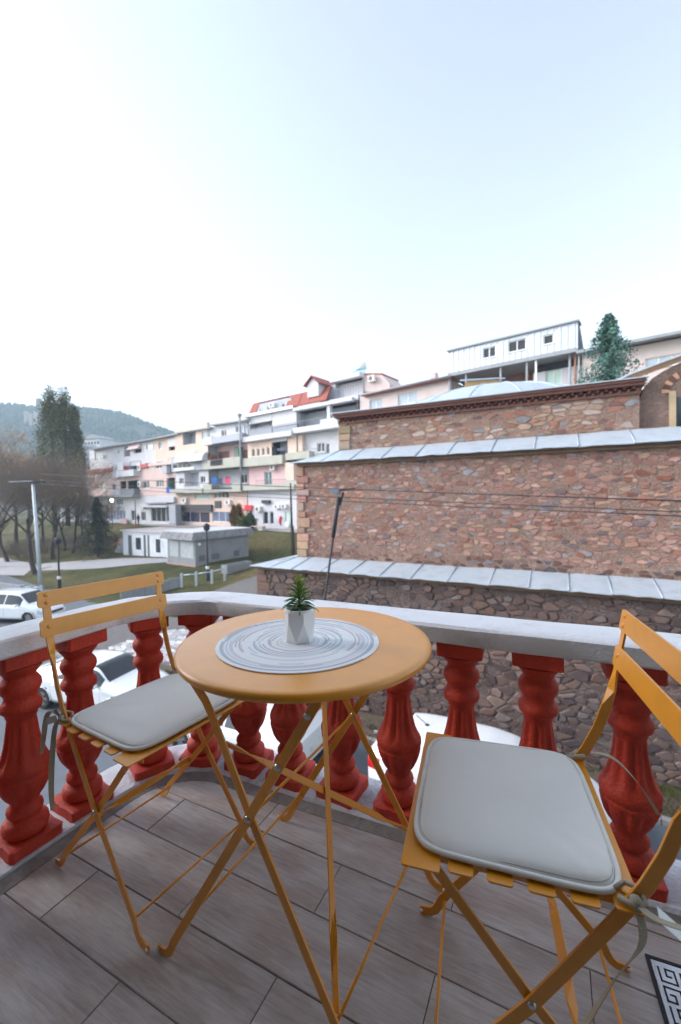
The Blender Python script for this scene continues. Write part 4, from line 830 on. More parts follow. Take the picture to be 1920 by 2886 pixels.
def wall(root, r, m_, openings=(), d=0., depth=.25, name='wall'):
    """a wall panel with real openings: cells between the cut lines, plus reveals"""
    s0, s1, z0, z1 = r; ops = []
    for o in openings:
        a, b, c, e = o; a, b, c, e = max(a, s0), min(b, s1), max(c, z0), min(e, z1)
        if b - a > .05 and e - c > .05: ops.append((a, b, c, e))
    S = sorted({s0, s1, *[x for o in ops for x in o[:2]]}); Z = sorted({z0, z1, *[x for o in ops for x in o[2:]]}); b = MB()
    for i in range(len(S) - 1):
        for j in range(len(Z) - 1):
            cs, cz_ = (S[i] + S[i + 1]) / 2, (Z[j] + Z[j + 1]) / 2
            if any(o[0] < cs < o[1] and o[2] < cz_ < o[3] for o in ops): continue
            b.add([fpt(S[i], Z[j], d), fpt(S[i + 1], Z[j], d), fpt(S[i + 1], Z[j + 1], d), fpt(S[i], Z[j + 1], d)], [(0, 1, 2, 3)])
    for a, e, c, f in ops + [(s0, s1, z0, z1)]:
        q = [(a, c), (e, c), (e, f), (a, f)]
        for k in range(4):
            (p, u), (p2, u2) = q[k], q[(k + 1) % 4]; b.add([fpt(p, u, d), fpt(p2, u2, d), fpt(p2, u2, d - depth), fpt(p, u, d - depth)], [(0, 1, 2, 3)])
    return put(name, b, m_, root)
def window(root, r, d=0., panes=2, glass='glass', frame='frame', name='window', sill=True, fw=.07):
    s0, s1, z0, z1 = r; fw = min(fw, (s1 - s0) * .14); b = MB(); D = d - .10
    fbox(b, (s0, s1, z0, z0 + fw), D - .06, D); fbox(b, (s0, s1, z1 - fw, z1), D - .06, D)
    w_ = (s1 - s0 - fw) / panes
    for k in range(panes + 1): fbox(b, (s0 + k * w_, s0 + k * w_ + fw, z0 + fw, z1 - fw), D - .06, D)
    if sill: fbox(b, (s0 - .05, s1 + .05, z0 - .06, z0 - .005), D, d + .06)
    o = put(name, b, FM[frame], root)
    for k in range(panes): put('pane', fbox(MB(), (s0 + fw + k * w_ + .001, s0 + (k + 1) * w_ - .001, z0 + fw + .001, z1 - fw - .001), D - .05, D - .03), FM[glass], o)
    return o
def recess(root, r, back, d=0., depth=1.3, side=None):
    s0, s1, z0, z1 = r; b = MB(); D = d - depth
    b.add([fpt(s0, z0, D), fpt(s1, z0, D), fpt(s1, z1, D), fpt(s0, z1, D)], [(0, 1, 2, 3)]); put('loggia_back', b, FM[back], root)
    b = MB(); q = [(s0, z0), (s1, z0), (s1, z1), (s0, z1)]
    for k in range(4): b.add([fpt(*q[k], d - .24), fpt(*q[(k + 1) % 4], d - .24), fpt(*q[(k + 1) % 4], D), fpt(*q[k], D)], [(0, 1, 2, 3)])
    put('loggia_lining', b, FM[side or back], root)
def slab_band(root, r, m_, d0=0., d1=.9, name='balcony_parapet'): return put(name, fbox(MB(), r, d0, d1), FM[m_], root)
def railing(root, r, d=.85, m_='metal', bars=True):
    s0, s1, z0, z1 = r; b = MB(); fbox(b, (s0, s1, z1 - .05, z1), d - .03, d); fbox(b, (s0, s1, z0, z0 + .04), d - .03, d); n = max(2, int((s1 - s0) / .28))
    for k in range(n + 1): s = s0 + (s1 - s0) * k / n; fbox(b, (s - .012, s + .012, z0 + .04, z1 - .05), d - .026, d - .004)
    return put('railing', b, FM[m_], root)
def ac_unit(root, r, d=0.):
    s0, s1, z0, z1 = r; o = put('air_conditioner', fbox(MB(), r, d + .03, d + .36), FM['ac'], root)
    c = fpt((s0 + s1) / 2 - .06 * (s1 - s0), (z0 + z1) / 2, d + .361); R_ = min(s1 - s0, z1 - z0) * .38; put('fan_grille', MB().dome(c, R_, FO, 12, 2, .08), FM['fan'], o)
def awning(root, r, d=0., out=.9, m_='awn'):
    s0, s1, z0, z1 = r; b = MB(); b.hexa([fpt(s, z, dd) for s, z, dd in ((s0, z0 - .04, d + out), (s1, z0 - .04, d + out), (s1, z1 - .04, d + .02), (s0, z1 - .04, d + .02), (s0, z0, d + out), (s1, z0, d + out), (s1, z1, d + .02), (s0, z1, d + .02))]); b.add([fpt(s0, z0 - .04, d + out), fpt(s0, z1, d + .02), fpt(s0, z0 - .04, d + .02)], [(0, 1, 2)]); b.add([fpt(s1, z0 - .04, d + out), fpt(s1, z1, d + .02), fpt(s1, z0 - .04, d + .02)], [(0, 1, 2)])
    return put('awning', b, FM[m_], root)
def cloth(root, r, m_, d, name='hanging_cloth'):
    s0, s1, z0, z1 = r; b = MB(); n = 6
    for j in range(2):
        for i in range(n + 1): s = s0 + (s1 - s0) * i / n; b.add([fpt(s, z1 if j else z0 + .06 * sin(i * 2.1), d + .04 * sin(i * 1.9))], [])
    b.f += [(i, i + 1, n + 2 + i, n + 1 + i) for i in range(n)]; o = put(name, b, FM[m_], root); sd = o.modifiers.new('thick', 'SOLIDIFY'); sd.thickness = .03
def bld(name, u, label, **k):
    p = fpt(onpl(u, 1480, QN, FQ).dot(FD), -3.2); return empty(name, p, label=label, cat='building', group='apartment houses on the terrace')
def body(root, u0, u1, z1, m_, back=9., zb=-4.2):
    """solid mass of the house behind its facade"""
    s0, s1 = onpl(u0, 1400, QN, FQ).dot(FD), onpl(u1, 1400, QN, FQ).dot(FD); put('house_body', fbox(MB(), (s0 + .01, s1 - .01, zb, z1), -back, -1.45), FM[m_], root); return s0, s1
def roofline(root, pts, m_='slate', out=.45, back=9.2, th=.16):
    """flat/lean-to roof slab over photo points [(u,v)...] on the facade plane"""
    for (u0, v0), (u1, v1) in zip(pts, pts[1:]):
        a, b_ = onpl(u0, v0, QN, FQ - out), onpl(u1, v1, QN, FQ - out); s0, s1 = a.dot(FD), b_.dot(FD); b = MB()
        b.hexa([fpt(s0, a.z - th, out), fpt(s1, b_.z - th, out), fpt(s1, b_.z + .2, -back), fpt(s0, a.z + .2, -back), fpt(s0, a.z, out), fpt(s1, b_.z, out), fpt(s1, b_.z + .5, -back), fpt(s0, a.z + .5, -back)]); put('roof', b, FM[m_], root)
def W(reg, *r): return fac(reg, *r)
def su(u): return onpl(u, 1400, QN, FQ).dot(FD)
# ---- house 1: pink block at the far left
h = bld('apartment_house', 370, 'long pink apartment house with white attic, farthest along the row'); body(h, 250, 496, 10.2, 'pink')
atz = (6.55, 10.15); s0, s1 = su(250), su(496)
wins = [W(1, 500, 530, 552, 600), W(1, 1003, 440, 1032, 522), W(1, 1215, 400, 1282, 505), W(1, 130, 560, 235, 715), W(1, 272, 612, 345, 690)]
rec = [W(1, 625, 460, 728, 640), W(1, 800, 512, 922, 578), W(1, 1392, 465, 1560, 530)]
sm1 = su(240 + 1172 / 6.031)
wall(h, (s0, sm1, atz[0], atz[1]), FM['white'], wins + rec, -.35, name='attic_wall'); wall(h, (sm1 + .01, s1, atz[0], atz[1]), FM['peach'], wins + rec, -.3, name='attic_wall')
for i, r in enumerate(wins): window(h, r, -.35, 1 if i < 3 else 3, 'glass' if i in (1, 4) else 'bright')
for r, b_ in zip(rec, ('grey', 'dark', 'dark')): recess(h, r, b_, -.35)
awning(h, W(1, 732, 418, 922, 518), -.34, .7, 'pinkawn'); slab_band(h, W(1, 1392, 335, 1560, 468), 'white', -.29, -.1, 'roller_blind'); slab_band(h, W(1, 1036, 440, 1125, 520), 'frame', -.34, -.28, 'shutter')
slab_band(h, (s0, su(240 + 750 / 6.031), 5.95, 6.55), 'red', -.3, .35, 'red_ledge'); slab_band(h, (su(240 + 930 / 6.031), su(240 + 1100 / 6.031), 6.0, 6.55), 'red', -.3, .3, 'red_ledge'); slab_band(h, (su(240 + 1102 / 6.031), s1, 6.1, 6.55), 'pink', -.3, .2, 'ledge')
roofline(h, [(250, 1266), (345, 1250), (432, 1234), (500, 1220)])
w2 = [W(1, 85, 832, 225, 960), W(1, 275, 845, 347, 952), W(1, 430, 805, 522, 912), W(1, 1003, 740, 1085, 852), W(1, 1205, 715, 1302, 846), W(1, 270, 1105, 352, 1222), W(1, 450, 1105, 522, 1212), W(1, 985, 1062, 1095, 1182), W(1, 1212, 1042, 1335, 1162)]
r2 = [W(1, 735, 720, 915, 885), W(1, 1385, 662, 1532, 930), W(1, 592, 1062, 702, 1192), W(1, 1388, 1002, 1530, 1262), W(1, 715, 1050, 925, 1200)]
zsh = 1.75
wall(h, (s0, s1, zsh, 6.3), FM['pink'], w2 + r2)
for i, r in enumerate(w2): window(h, r, 0, [1, 1, 2, 2, 2, 2, 1, 2, 3][i], ['mint', 'mint', 'glass', 'glass', 'glass', 'bright', 'brown', 'glass', 'glass'][i])
for r, b_ in zip(r2, ('grey', 'grey', 'dark', 'green', 'dark')): recess(h, r, b_)
slab_band(h, W(1, 632, 882, 920, 985), 'white', 0, .9); slab_band(h, W(1, 565, 785, 625, 1000), 'grey', 0, .8); slab_band(h, W(1, 632, 740, 730, 882), 'awn', .7, .8, 'roller_blind')
slab_band(h, W(1, 690, 1195, 930, 1290), 'metal', 0, .9); slab_band(h, W(1, 1380, 815, 1455, 935), 'grey', 0, .6); slab_band(h, W(1, 1390, 1170, 1475, 1262), 'bluec', -.1, .1, 'blue_panel'); slab_band(h, W(1, 548, 1200, 655, 1300), 'grey', 0, .6)
for r in ((525, 800, 562, 872), (925, 770, 970, 890), (930, 1060, 975, 1160)): ac_unit(h, W(1, *r))
# ground-floor shops
op = [W(1, 370, 1360, 510, 1470), W(1, 520, 1360, 640, 1470), W(1, 360, 1555, 680, 1722), W(1, 780, 1552, 862, 1732), W(1, 950, 1580, 1025, 1735), W(1, 1118, 1505, 1365, 1752), W(1, 1375, 1505, 1435, 1752)]
wall(h, (s0, s1, -4.4, zsh - .01), FM['white'], op, -.05)
for i, r in enumerate(op): window(h, r, -.05, [3, 3, 6, 2, 2, 3, 1][i], ['blue', 'blue', 'blue', 'glass', 'glass', 'glass', 'glass'][i], sill=False, name='shop_window')
slab_band(h, (s0, su(240 + 940 / 6.031), 1.62, 1.95), 'conc', -.04, 1.2, 'canopy'); slab_band(h, W(1, 1110, 1338, 1505, 1425, .5), 'white', .1, .5, 'shop_sign'); awning(h, W(1, 1020, 1440, 1460, 1500), 0, .8, 'grey'); slab_band(h, W(1, 1100, 1430, 1440, 1450), 'conc', 0, .6, 'canopy')
slab_band(h, W(1, 660, 1700, 765, 1790), 'rose', .4, .6, 'low_wall')
ac_unit(h, W(1, 960, 1465, 1025, 1525), -.04)
# ---- house 2: peach with a grey clad bay
h = bld('apartment_house', 540, 'narrow peach apartment house with a grey clad bay and slanted blinds'); body(h, 497, 589, 10.8, 'peach')
s0, s1 = su(497), su(589)
r_ = [W(2, 232, 240, 470, 470)]; wi = [W(2, 582, 205, 695, 372)]
wall(h, (s0, s1, 7.0, 11.0), FM['peach'], r_ + wi); recess(h, r_[0], 'grey'); window(h, wi[0], 0, 3, 'bright'); roofline(h, [(492, 1219), (590, 1203)])
bay = [W(2, 105, 820, 445, 912)]; bz = W(2, 100, 570, 705, 960)
wall(h, (su(495), s1, bz[2], 6.99), FM['grey'], bay, .5, .5, 'grey_bay'); window(h, bay[0], .5, 4, 'glass', sill=False); slab_band(h, W(2, 98, 905, 458, 950, .5), 'frame', .5, .62, 'bay_sill')
awning(h, W(2, 108, 605, 430, 795, .8), .5, .75); 
ba = W(2, 382, 625, 655, 785, .8); b = MB(); n = 8; vs = []
for k in range(n + 1):
    a = pi / 2 * k / n
    for s in ba[:2]: vs.append(fpt(s, ba[2] + (ba[3] - ba[2]) * sin(a), .52 + .85 * cos(a)))
b.add(vs + [fpt(ba[0], ba[2], .52), fpt(ba[1], ba[2], .52)], [(2 * k, 2 * k + 1, 2 * k + 3, 2 * k + 2) for k in range(n)] + [tuple(range(0, 2 * n + 2, 2)) + (2 * n + 2,), tuple(range(1, 2 * n + 3, 2)) + (2 * n + 3,)]); put('barrel_awning', b, FM['awn'], h, auto=50)
wl = [W(2, 165, 1090, 245, 1205), W(2, 555, 1060, 645, 1180)]; rc_ = [W(2, 262, 985, 530, 1245)]
wall(h, (s0, s1, 2.3, bz[2] - .01), FM['white'], wl + rc_); [window(h, r, 0, 2) for r in wl]; recess(h, rc_[0], 'white'); window(h, W(2, 300, 1080, 440, 1225), -1.2, 4, 'glass', sill=False); railing(h, W(2, 262, 1225, 540, 1300, .7), .7)
slab_band(h, (s0, s1, 1.95, 2.5), 'sage', -.02, 1.0)
# ---- house 3: white and sage balconies, peach shops
h = bld('apartment_house', 645, 'apartment house with deep sage green balconies and washing, beside the rain pipe'); body(h, 590, 698, 10.9, 'white'); s0, s1 = su(590), su(698)
wt = [W(2, 915, 205, 1008, 332), W(2, 1180, 130, 1232, 300), W(2, 1335, 100, 1425, 285), W(2, 1262, 130, 1320, 260)]
wall(h, (s0, s1, 8.2, 11.15), FM['white'], wt, -.2); [window(h, r, -.2, 2 if i == 0 else 1, ['glass', 'glass', 'bright', 'bright'][i]) for i, r in enumerate(wt)]; roofline(h, [(590, 1196), (700, 1180)])
slab_band(h, (s0, su(613), 7.9, 8.9), 'white', -.1, .7); slab_band(h, (su(613.2), s1, 7.95, 8.75), 'grey', -.1, .7); ac_unit(h, W(2, 1285, 258, 1372, 335), .3)
R3 = (s0 + .05, s1 - .05, 5.3, 7.9); recess(h, R3, 'rose', 0, 1.4, 'grey'); slab_band(h, (s0, s1, 4.85, 5.15), 'sage', -1.2, .9, 'balcony_slab'); b_ = (s0, s1, 5.16, 5.95)
slab_band(h, (s0, su(480 + 862 / 6.533), 5.16, 5.95), 'sage', .75, .9); slab_band(h, (su(480 + 1095 / 6.533), s1, 5.16, 6.0), 'sage', .75, .9); railing(h, (su(480 + 864 / 6.533), su(480 + 1093 / 6.533), 5.16, 5.95), .88)
window(h, W(2, 882, 602, 1080, 770, -1.3), -1.25, 4, 'brown', 'brown'); window(h, W(2, 1262, 585, 1345, 745, -1.3), -1.25, 2); slab_band(h, W(2, 1348, 575, 1415, 740, -1.3), 'brown', -1.38, -1.3, 'shutter'); slab_band(h, W(2, 712, 672, 800, 790), 'brick', -.6, .4, 'red_panel'); slab_band(h, W(2, 1180, 520, 1255, 830, -.6), 'green', -1.3, -.6, 'green_pier')
R2_ = (s0 + .05, s1 - .05, 2.5, 4.85); recess(h, R2_, 'white', 0, 1.4, 'grey'); slab_band(h, (s0, s1, 1.95, 2.25), 'sage', -1.2, .9, 'balcony_slab'); slab_band(h, (s0, su(614), 2.26, 2.95), 'sage', .75, .9); railing(h, (su(614.2), su(672), 2.26, 2.95), .88); slab_band(h, (su(672.2), s1, 2.26, 2.95), 'sage', .75, .9)
window(h, W(2, 1008, 1050, 1100, 1190, -1.3), -1.25, 2); window(h, W(2, 1300, 1018, 1420, 1190, -1.3), -1.25, 2)
for r, m_ in (((775, 1085, 858, 1180), 'bluec'), ((868, 1092, 905, 1185), 'greyc'), ((908, 1095, 952, 1195), 'greyc'), ((1015, 1090, 1092, 1188), 'pinkc')): cloth(h, W(2, *r, .6), m_, .6)
op = [W(2, 470, 1378, 742, 1480), W(2, 805, 1350, 1092, 1462), W(2, 200, 1712, 740, 1912), W(2, 785, 1712, 1142, 1902)]
hs = bld('shop_building', 600, 'peach ground floor shops with a dark sign band and a red sign, under the balconies'); s0b = su(499)
wall(hs, (s0b, s1, -4.4, 1.94), FM['peach'], op, .1)
for i, r in enumerate(op): window(hs, r, .1, [5, 4, 3, 3][i], ['mint', 'glass', 'purple', 'blue'][i], sill=False, name='shop_window')
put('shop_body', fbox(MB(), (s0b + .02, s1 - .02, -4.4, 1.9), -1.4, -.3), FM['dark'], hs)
slab_band(hs, W(2, 150, 1582, 752, 1705, .4), 'sign', .12, .4, 'sign_band'); slab_band(hs, W(2, 830, 1515, 942, 1642, .1), 'sign', .1, .2, 'sign_board'); rs_ = W(2, 1145, 1592, 1500, 1682, .3); sg = slab_band(hs, rs_, 'redsign', .12, .3, 'red_sign_board')
for r in ((262, 1460, 342, 1545), (1058, 1500, 1150, 1582)): ac_unit(hs, W(2, *r), .1)
def letters(par, txt, r, d, m_, bold=.0):
    s0, s1, z0, z1 = r; cu = bpy.data.curves.new('lettering', 'FONT'); cu.body = txt; cu.size = (z1 - z0) * 1.15; cu.extrude = .02; cu.offset = bold; cu.align_x = 'CENTER'; cu.align_y = 'CENTER'
    tmp = bpy.data.objects.new('tmp', cu); COL.objects.link(tmp); dg = bpy.context.evaluated_depsgraph_get(); me = bpy.data.meshes.new_from_object(tmp.evaluated_get(dg)); bpy.data.objects.remove(tmp)
    w_ = max(v.co.x for v in me.vertices) - min(v.co.x for v in me.vertices); k = min(1.6, (s1 - s0) / w_); M = Matrix.Identity(4)
    for i in range(3): M[i][0] = FD[i] * k; M[i][1] = (0, 0, 1)[i]; M[i][2] = FO[i]; M[i][3] = (fpt((s0 + s1) / 2, (z0 + z1) / 2, d) - origin(par))[i]
    me.transform(M); me.materials.clear(); me.materials.append(FM[m_]); o = bpy.data.objects.new('lettering', me); COL.objects.link(o); o.parent = par
letters(sg, 'VIVAK', (rs_[0] + .3, rs_[1] - 1.2, rs_[2] + .1, rs_[3] - .05), .302, 'frame', .02)
# ---- house 4: red mansard roof
h = bld('apartment_house', 775, 'peach and pink apartment house with a red tiled mansard roof'); body(h, 701, 880, 10.7, 'white'); s0, s1, sx = su(701), su(838), su(882)
def rz(reg, x, y, d=0): a, b, k = REG[reg]; return onpl(a + x / k, b + y / k, QN, FQ - d).z
e0, e1 = rz(3, 110, 740), rz(3, 880, 605); t0 = rz(3, 200, 560, -1.2); zE = (e0 + e1) / 2
wa = [W(3, 300, 860, 395, 952)]
recess(h, W(3, 120, 720, 500, 1000), 'white', 0, 1.2, 'grey'); window(h, W(3, 300, 860, 395, 952, -1.1), -1.1, 1, 'bright'); slab_band(h, W(3, 130, 690, 492, 845), 'white', -.1, .1, 'roller_blind'); slab_band(h, W(3, 500, 635, 882, 892), 'white', -.5, .1, 'white_panel')
railing(h, W(3, 120, 895, 880, 1060, .6), .6); slab_band(h, W(3, 122, 925, 490, 1055, .5), 'grey', .45, .55, 'glazed_parapet'); slab_band(h, W(3, 510, 900, 880, 1030, .5), 'grey', .45, .55, 'glazed_parapet'); zt = W(3, 120, 1030, 880, 1110)
slab_band(h, (s0, s1, zt[2], zt[3]), 'white', -.6, .75, 'balcony_slab'); slab_band(h, (s0, s1, zE - .18, zE + .12), 'frame', -.8, .5, 'eave')
# mansard
def quad_roof(par, name, pts, m_, th=.12):
    P = [onpl(REG[r][0] + x / REG[r][2], REG[r][1] + y / REG[r][2], QN, FQ - d) for r, x, y, d in pts]; n = (P[1] - P[0]).cross(P[3] - P[0]).normalized(); return put(name, MB().prism(P, n * th), FM[m_], par)
quad_roof(h, 'roof', [(3, 118, 736, .35), (3, 248, 708, .35), (3, 300, 535, -1.), (3, 198, 560, -1.)], 'roof'); quad_roof(h, 'roof', [(3, 705, 622, .35), (3, 900, 590, .35), (3, 978, 385, -1.), (3, 775, 440, -1.)], 'roof'); quad_roof(h, 'roof', [(3, 912, 588, .35), (3, 1345, 500, .35), (3, 1425, 285, -1.), (3, 985, 385, -1.)], 'roof')
wall(h, W(3, 250, 500, 760, 690), FM['grey'], [W(3, 380, 575, 418, 668), W(3, 612, 535, 655, 625)], -.3, name='attic_wall'); window(h, W(3, 380, 575, 418, 668), -.3, 1, sill=False); window(h, W(3, 612, 535, 655, 625), -.3, 1, sill=False); ac_unit(h, W(3, 440, 535, 515, 605), -.3)
put('roof', MB().hexa([onpl(680 + x / 5.6, 1040 + y / 5.6, QN, FQ + d) for x, y, d in ((195, 560, 1.), (1425, 285, 1.), (1500, 290, 9), (260, 562, 9), (198, 545, 1.), (1425, 270, 1.), (1500, 270, 9), (260, 545, 9))]), FM['roof'], h)
dw = W(3, 1075, 250, 1250, 445, -.2); put('dormer', fbox(MB(), dw, -2.6, .1), FM['white'], h); sa, sb, za, zb = dw; zp = rz(3, 1135, 118, .1)
put('dormer_gable', MB().prism([fpt(sa, zb, .1), fpt(sb, zb, .1), fpt((sa + sb) / 2, zp - .15, .1)], FO * -2.7), FM['white'], h)
for q0, q1 in (((sa - .35, zb - .1), ((sa + sb) / 2, zp)), (((sa + sb) / 2, zp), (sb + .35, zb - .1))):
    put('dormer_roof', MB().hexa([fpt(q0[0], q0[1], .35), fpt(q1[0], q1[1], .35), fpt(q1[0], q1[1], -3), fpt(q0[0], q0[1], -3), fpt(q0[0], q0[1] + .12, .35), fpt(q1[0], q1[1] + .12, .35), fpt(q1[0], q1[1] + .12, -3), fpt(q0[0], q0[1] + .12, -3)]), FM['roof'], h)
put('chimney', fbox(MB(), W(3, 808, 360, 888, 430), -2.2, -1.3), FM['conc'], h)
# floors 3 and 2
wl = [W(3, 165, 1262, 212, 1385), W(3, 245, 1255, 290, 1375), W(3, 325, 1245, 368, 1362), W(3, 402, 1232, 445, 1355)]; lg = W(3, 482, 1085, 735, 1440)
z3 = W(3, 120, 1100, 480, 1440); wall(h, (s0, s1, z3[2], zt[2] - .01), FM['peach'], wl + [lg]); [window(h, r, 0, 1) for r in wl]; recess(h, lg, 'grey', 0, 1.3, 'dark'); slab_band(h, W(3, 495, 1085, 728, 1145), 'awn', -.2, .1, 'roller_blind')
for r, m_ in (((490, 1225, 560, 1440), 'blackc'), ((612, 1290, 700, 1410), 'blackc'), ((575, 1245, 720, 1290), 'greyc')): cloth(h, W(3, *r), m_, .05)
zb3 = W(4, 0, 450, 950, 520); slab_band(h, (s0, su(812), zb3[2], zb3[3] + .55), 'sage', -.02, .8); slab_band(h, W(3, 735, 1315, 1108, 1425, .5), 'sage', 0, .85)
wd = [W(4, 450, 632, 600, 905), W(4, 905, 592, 958, 800)]; zb2 = W(4, 0, 900, 1120, 1005)
wall(h, (s0, s1, zb2[3], zb3[2] - .01), FM['rose'], wd, -.1); window(h, wd[0], -.1, 2, 'teal', sill=False, name='balcony_door'); window(h, wd[1], -.1, 1); ac_unit(h, W(4, 620, 505, 705, 605), 0); slab_band(h, W(4, 962, 455, 1135, 815), 'peach', -.1, .6, 'peach_pier')
slab_band(h, (s0, s1 + .4, zb2[2], zb2[3]), 'sage', -.1, .9, 'balcony_slab'); railing(h, W(4, 300, 795, 900, 910, .8), .82); slab_band(h, W(4, 905, 815, 1125, 900, .8), 'sage', .7, .85)
op = [W(4, 450, 1435, 552, 1690), W(4, 585, 1435, 662, 1690), W(4, 888, 1435, 1010, 1780)]
wall(h, (s0, s1 + .4, -4.4, zb2[2] - .01), FM['white'], op, .1); [window(h, r, .1, 1 if i < 2 else 2, ['glass', 'glass', 'mint'][i], sill=False, name='shop_window') for i, r in enumerate(op)]
for r in ((330, 1335, 432, 1435), (700, 1300, 822, 1372), (860, 1290, 952, 1372)): ac_unit(h, W(4, *r), .1)
slab_band(h, W(4, 460, 1208, 612, 1272), 'dark', .12, .4, 'black_box'); b = MB(); sw = [W(4, x, y, x + 1, y + 1) for x, y in ((820, 1535), (800, 1600), (795, 1660), (815, 1715))]
put('red_swoosh', MB().tube([fpt(r[0], r[3], .12) for r in sw], [.2, .16, .14, .05], 6), FM['redsign'], h, smooth=True); put('round_notice', MB().dome(fpt(W(4, 940, 1700, 941, 1701)[0], W(4, 940, 1700, 941, 1701)[3], .16), .36, FO, 14, 2, .06), FM['frame'], h)
pp = empty('rain_pipe', fpt(su(698.5), -3, .95), label='pale grey rain pipe running down between two apartment houses', cat='pipe'); put('pipe', MB().tube([fpt(su(699), rz(3, 100, 745), .98), fpt(su(699), zb2[2], .98)], .1, 8), FM['slate'], pp, smooth=True); put('pipe_hopper', MB().lathe([(.1, -.4), (.26, 0), (.26, .12)], 10, fpt(su(699), rz(3, 95, 740), .98)), FM['slate'], pp)
# ---- house 5: white house right of the mansard
h = bld('apartment_house', 950, 'white apartment house with open loggias and a solar water heater on its roof'); body(h, 880, 1003, 12.6, 'white', 8.5); sL, sR = su(838), su(1004)
r4 = W(3, 905, 610, 1568, 930); recess(h, (sL + .1, sR, r4[2], r4[3]), 'grey', 0, 1.4); slab_band(h, (sL, sR, r4[3], r4[3] + .35), 'white', -1.3, .5, 'eave'); slab_band(h, W(3, 1385, 560, 1432, 900), 'white', -.1, .3, 'column'); railing(h, W(3, 905, 790, 1300, 930, .3), .3); slab_band(h, W(3, 1300, 792, 1560, 915), 'white', .2, .5); zz = W(3, 905, 905, 1300, 965); slab_band(h, (sL, sR, zz[2] - .2, zz[2] + .35), 'white', -.5, .6, 'balcony_slab')
wf = [W(3, 1135, 1155, 1255, 1300), W(3, 1275, 1165, 1330, 1345), W(3, 1490, 1080, 1545, 1230)]; wall(h, (sL, sR, -4.4, zz[2] - .21), FM['white'], wf, -.6); window(h, wf[0], -.6, 2); window(h, wf[1], -.6, 1, 'glass', sill=False, name='balcony_door'); window(h, wf[2], -.6, 1); railing(h, W(3, 1110, 1240, 1380, 1340, .4), .4); slab_band(h, W(3, 905, 1040, 975, 1300, -.2), 'peach', -.6, -.1, 'peach_pier')
r5 = W(5, -60, 300, 240, 560); recess(h, (su(935), su(1012), r5[2], r5[3]), 'grey', -.6, 1.2); slab_band(h, (su(930), su(1014), r5[3], r5[3] + .4), 'white', -2., -.2, 'eave'); slab_band(h, (su(930), su(1014), r5[2] - .35, r5[2] + .1), 'white', -2., .1, 'balcony_slab'); railing(h, (su(935), su(1012), r5[2] + .1, r5[2] + 1.1), -.1); window(h, W(5, 55, 400, 115, 520, -1.6), -1.6, 1); window(h, W(5, 135, 380, 190, 460, -1.6), -1.6, 1)
gs0, gs1 = su(1016), su(1096); b = MB(); 
gp = [onpl(960 + x / 4.612, 1000 + y / 4.612, QN, FQ + 1.) for x, y in ((280, 480), (285, 300), (280, 265), (540, 265), (640, 380), (640, 470))]; put('gable_wall', MB().prism(gp, FO * -3.), FM['beige'], h); put('gable_coping', MB().prism([gp[2], gp[3], gp[3] + V((0, 0, .2)), gp[2] + V((0, 0, .2))], FO * -3.), FM['roof'], h); ac_unit(h, W(5, 380, 275, 462, 355, -.9), -.9)
put('chimney', fbox(MB(), W(5, 632, 345, 715, 410), -3., -2.), FM['brick'], h)
hx = empty('solar_heater', onpl(1010, 1062, QN, FQ + 1.5), label='rooftop solar water heater with a tilted panel and white tank', cat='solar heater')
P = [onpl(960 + x / 4.612, 1000 + y / 4.612, QN, FQ + d) for x, y, d in ((120, 295, 1.2), (300, 258, 1.2), (345, 178, 2.4), (165, 215, 2.4))]; put('solar_panel', MB().prism(P, (0, 0, .08)), mat('solar_glass', srgb(150, 182, 190), .08, .05), hx)
a, c = onpl(960 + 198 / 4.612, 1000 + 160 / 4.612, QN, FQ + 2.3), onpl(960 + 318 / 4.612, 1000 + 135 / 4.612, QN, FQ + 2.3); put('water_tank', MB().tube([a, c], .3, 14), FM['frame'], hx, smooth=True)
for t in (.2, .8): p = a + (c - a) * t; put('tank_leg', MB().tube([p, p + V((0, 0, -1.2))], .04, 6), FM['metal'], hx)
# ---- house 6: beige house with red verge roof, shutters
h = bld('apartment_house', 1140, 'low beige house with roller shutters and a red tiled roof edge, behind the lead dome'); s0, s1 = su(1018), su(1272)
ra, rb_ = onpl(1018, 1112, QN, FQ), onpl(1272, 1058, QN, FQ); zt6 = min(ra.z, rb_.z)
wi = [W(5, 378, 580, 540, 720), W(5, 745, 490, 1005, 640)]
wall(h, (s0, s1, -4.4, zt6 - .1), FM['beige'], wi); window(h, wi[0], 0, 2, 'bright'); window(h, wi[1], 0, 2, 'bright'); put('house_body', fbox(MB(), (s0, s1, -4.4, zt6 - .2), -8, -.6), FM['beige'], h)
P0, P1 = onpl(1018, 1113, QN, FQ - .5), onpl(1272, 1060, QN, FQ - .5)
put('roof', MB().hexa([P0 - V((0, 0, .15)), P1 - V((0, 0, .15)), P1 + FO * -4 + V((0, 0, .45)), P0 + FO * -4 + V((0, 0, .45)), P0, P1, P1 + FO * -4 + V((0, 0, .75)), P0 + FO * -4 + V((0, 0, .75))]), FM['roof'], h); put('gutter', MB().tube([P0 + FO * .06, P1 + FO * .06], .09, 8), FM['slate'], h, smooth=True)
put('chimney', fbox(MB(), W(5, 1175, 230, 1232, 305, -2.), -2.6, -2.), FM['beige'], h)
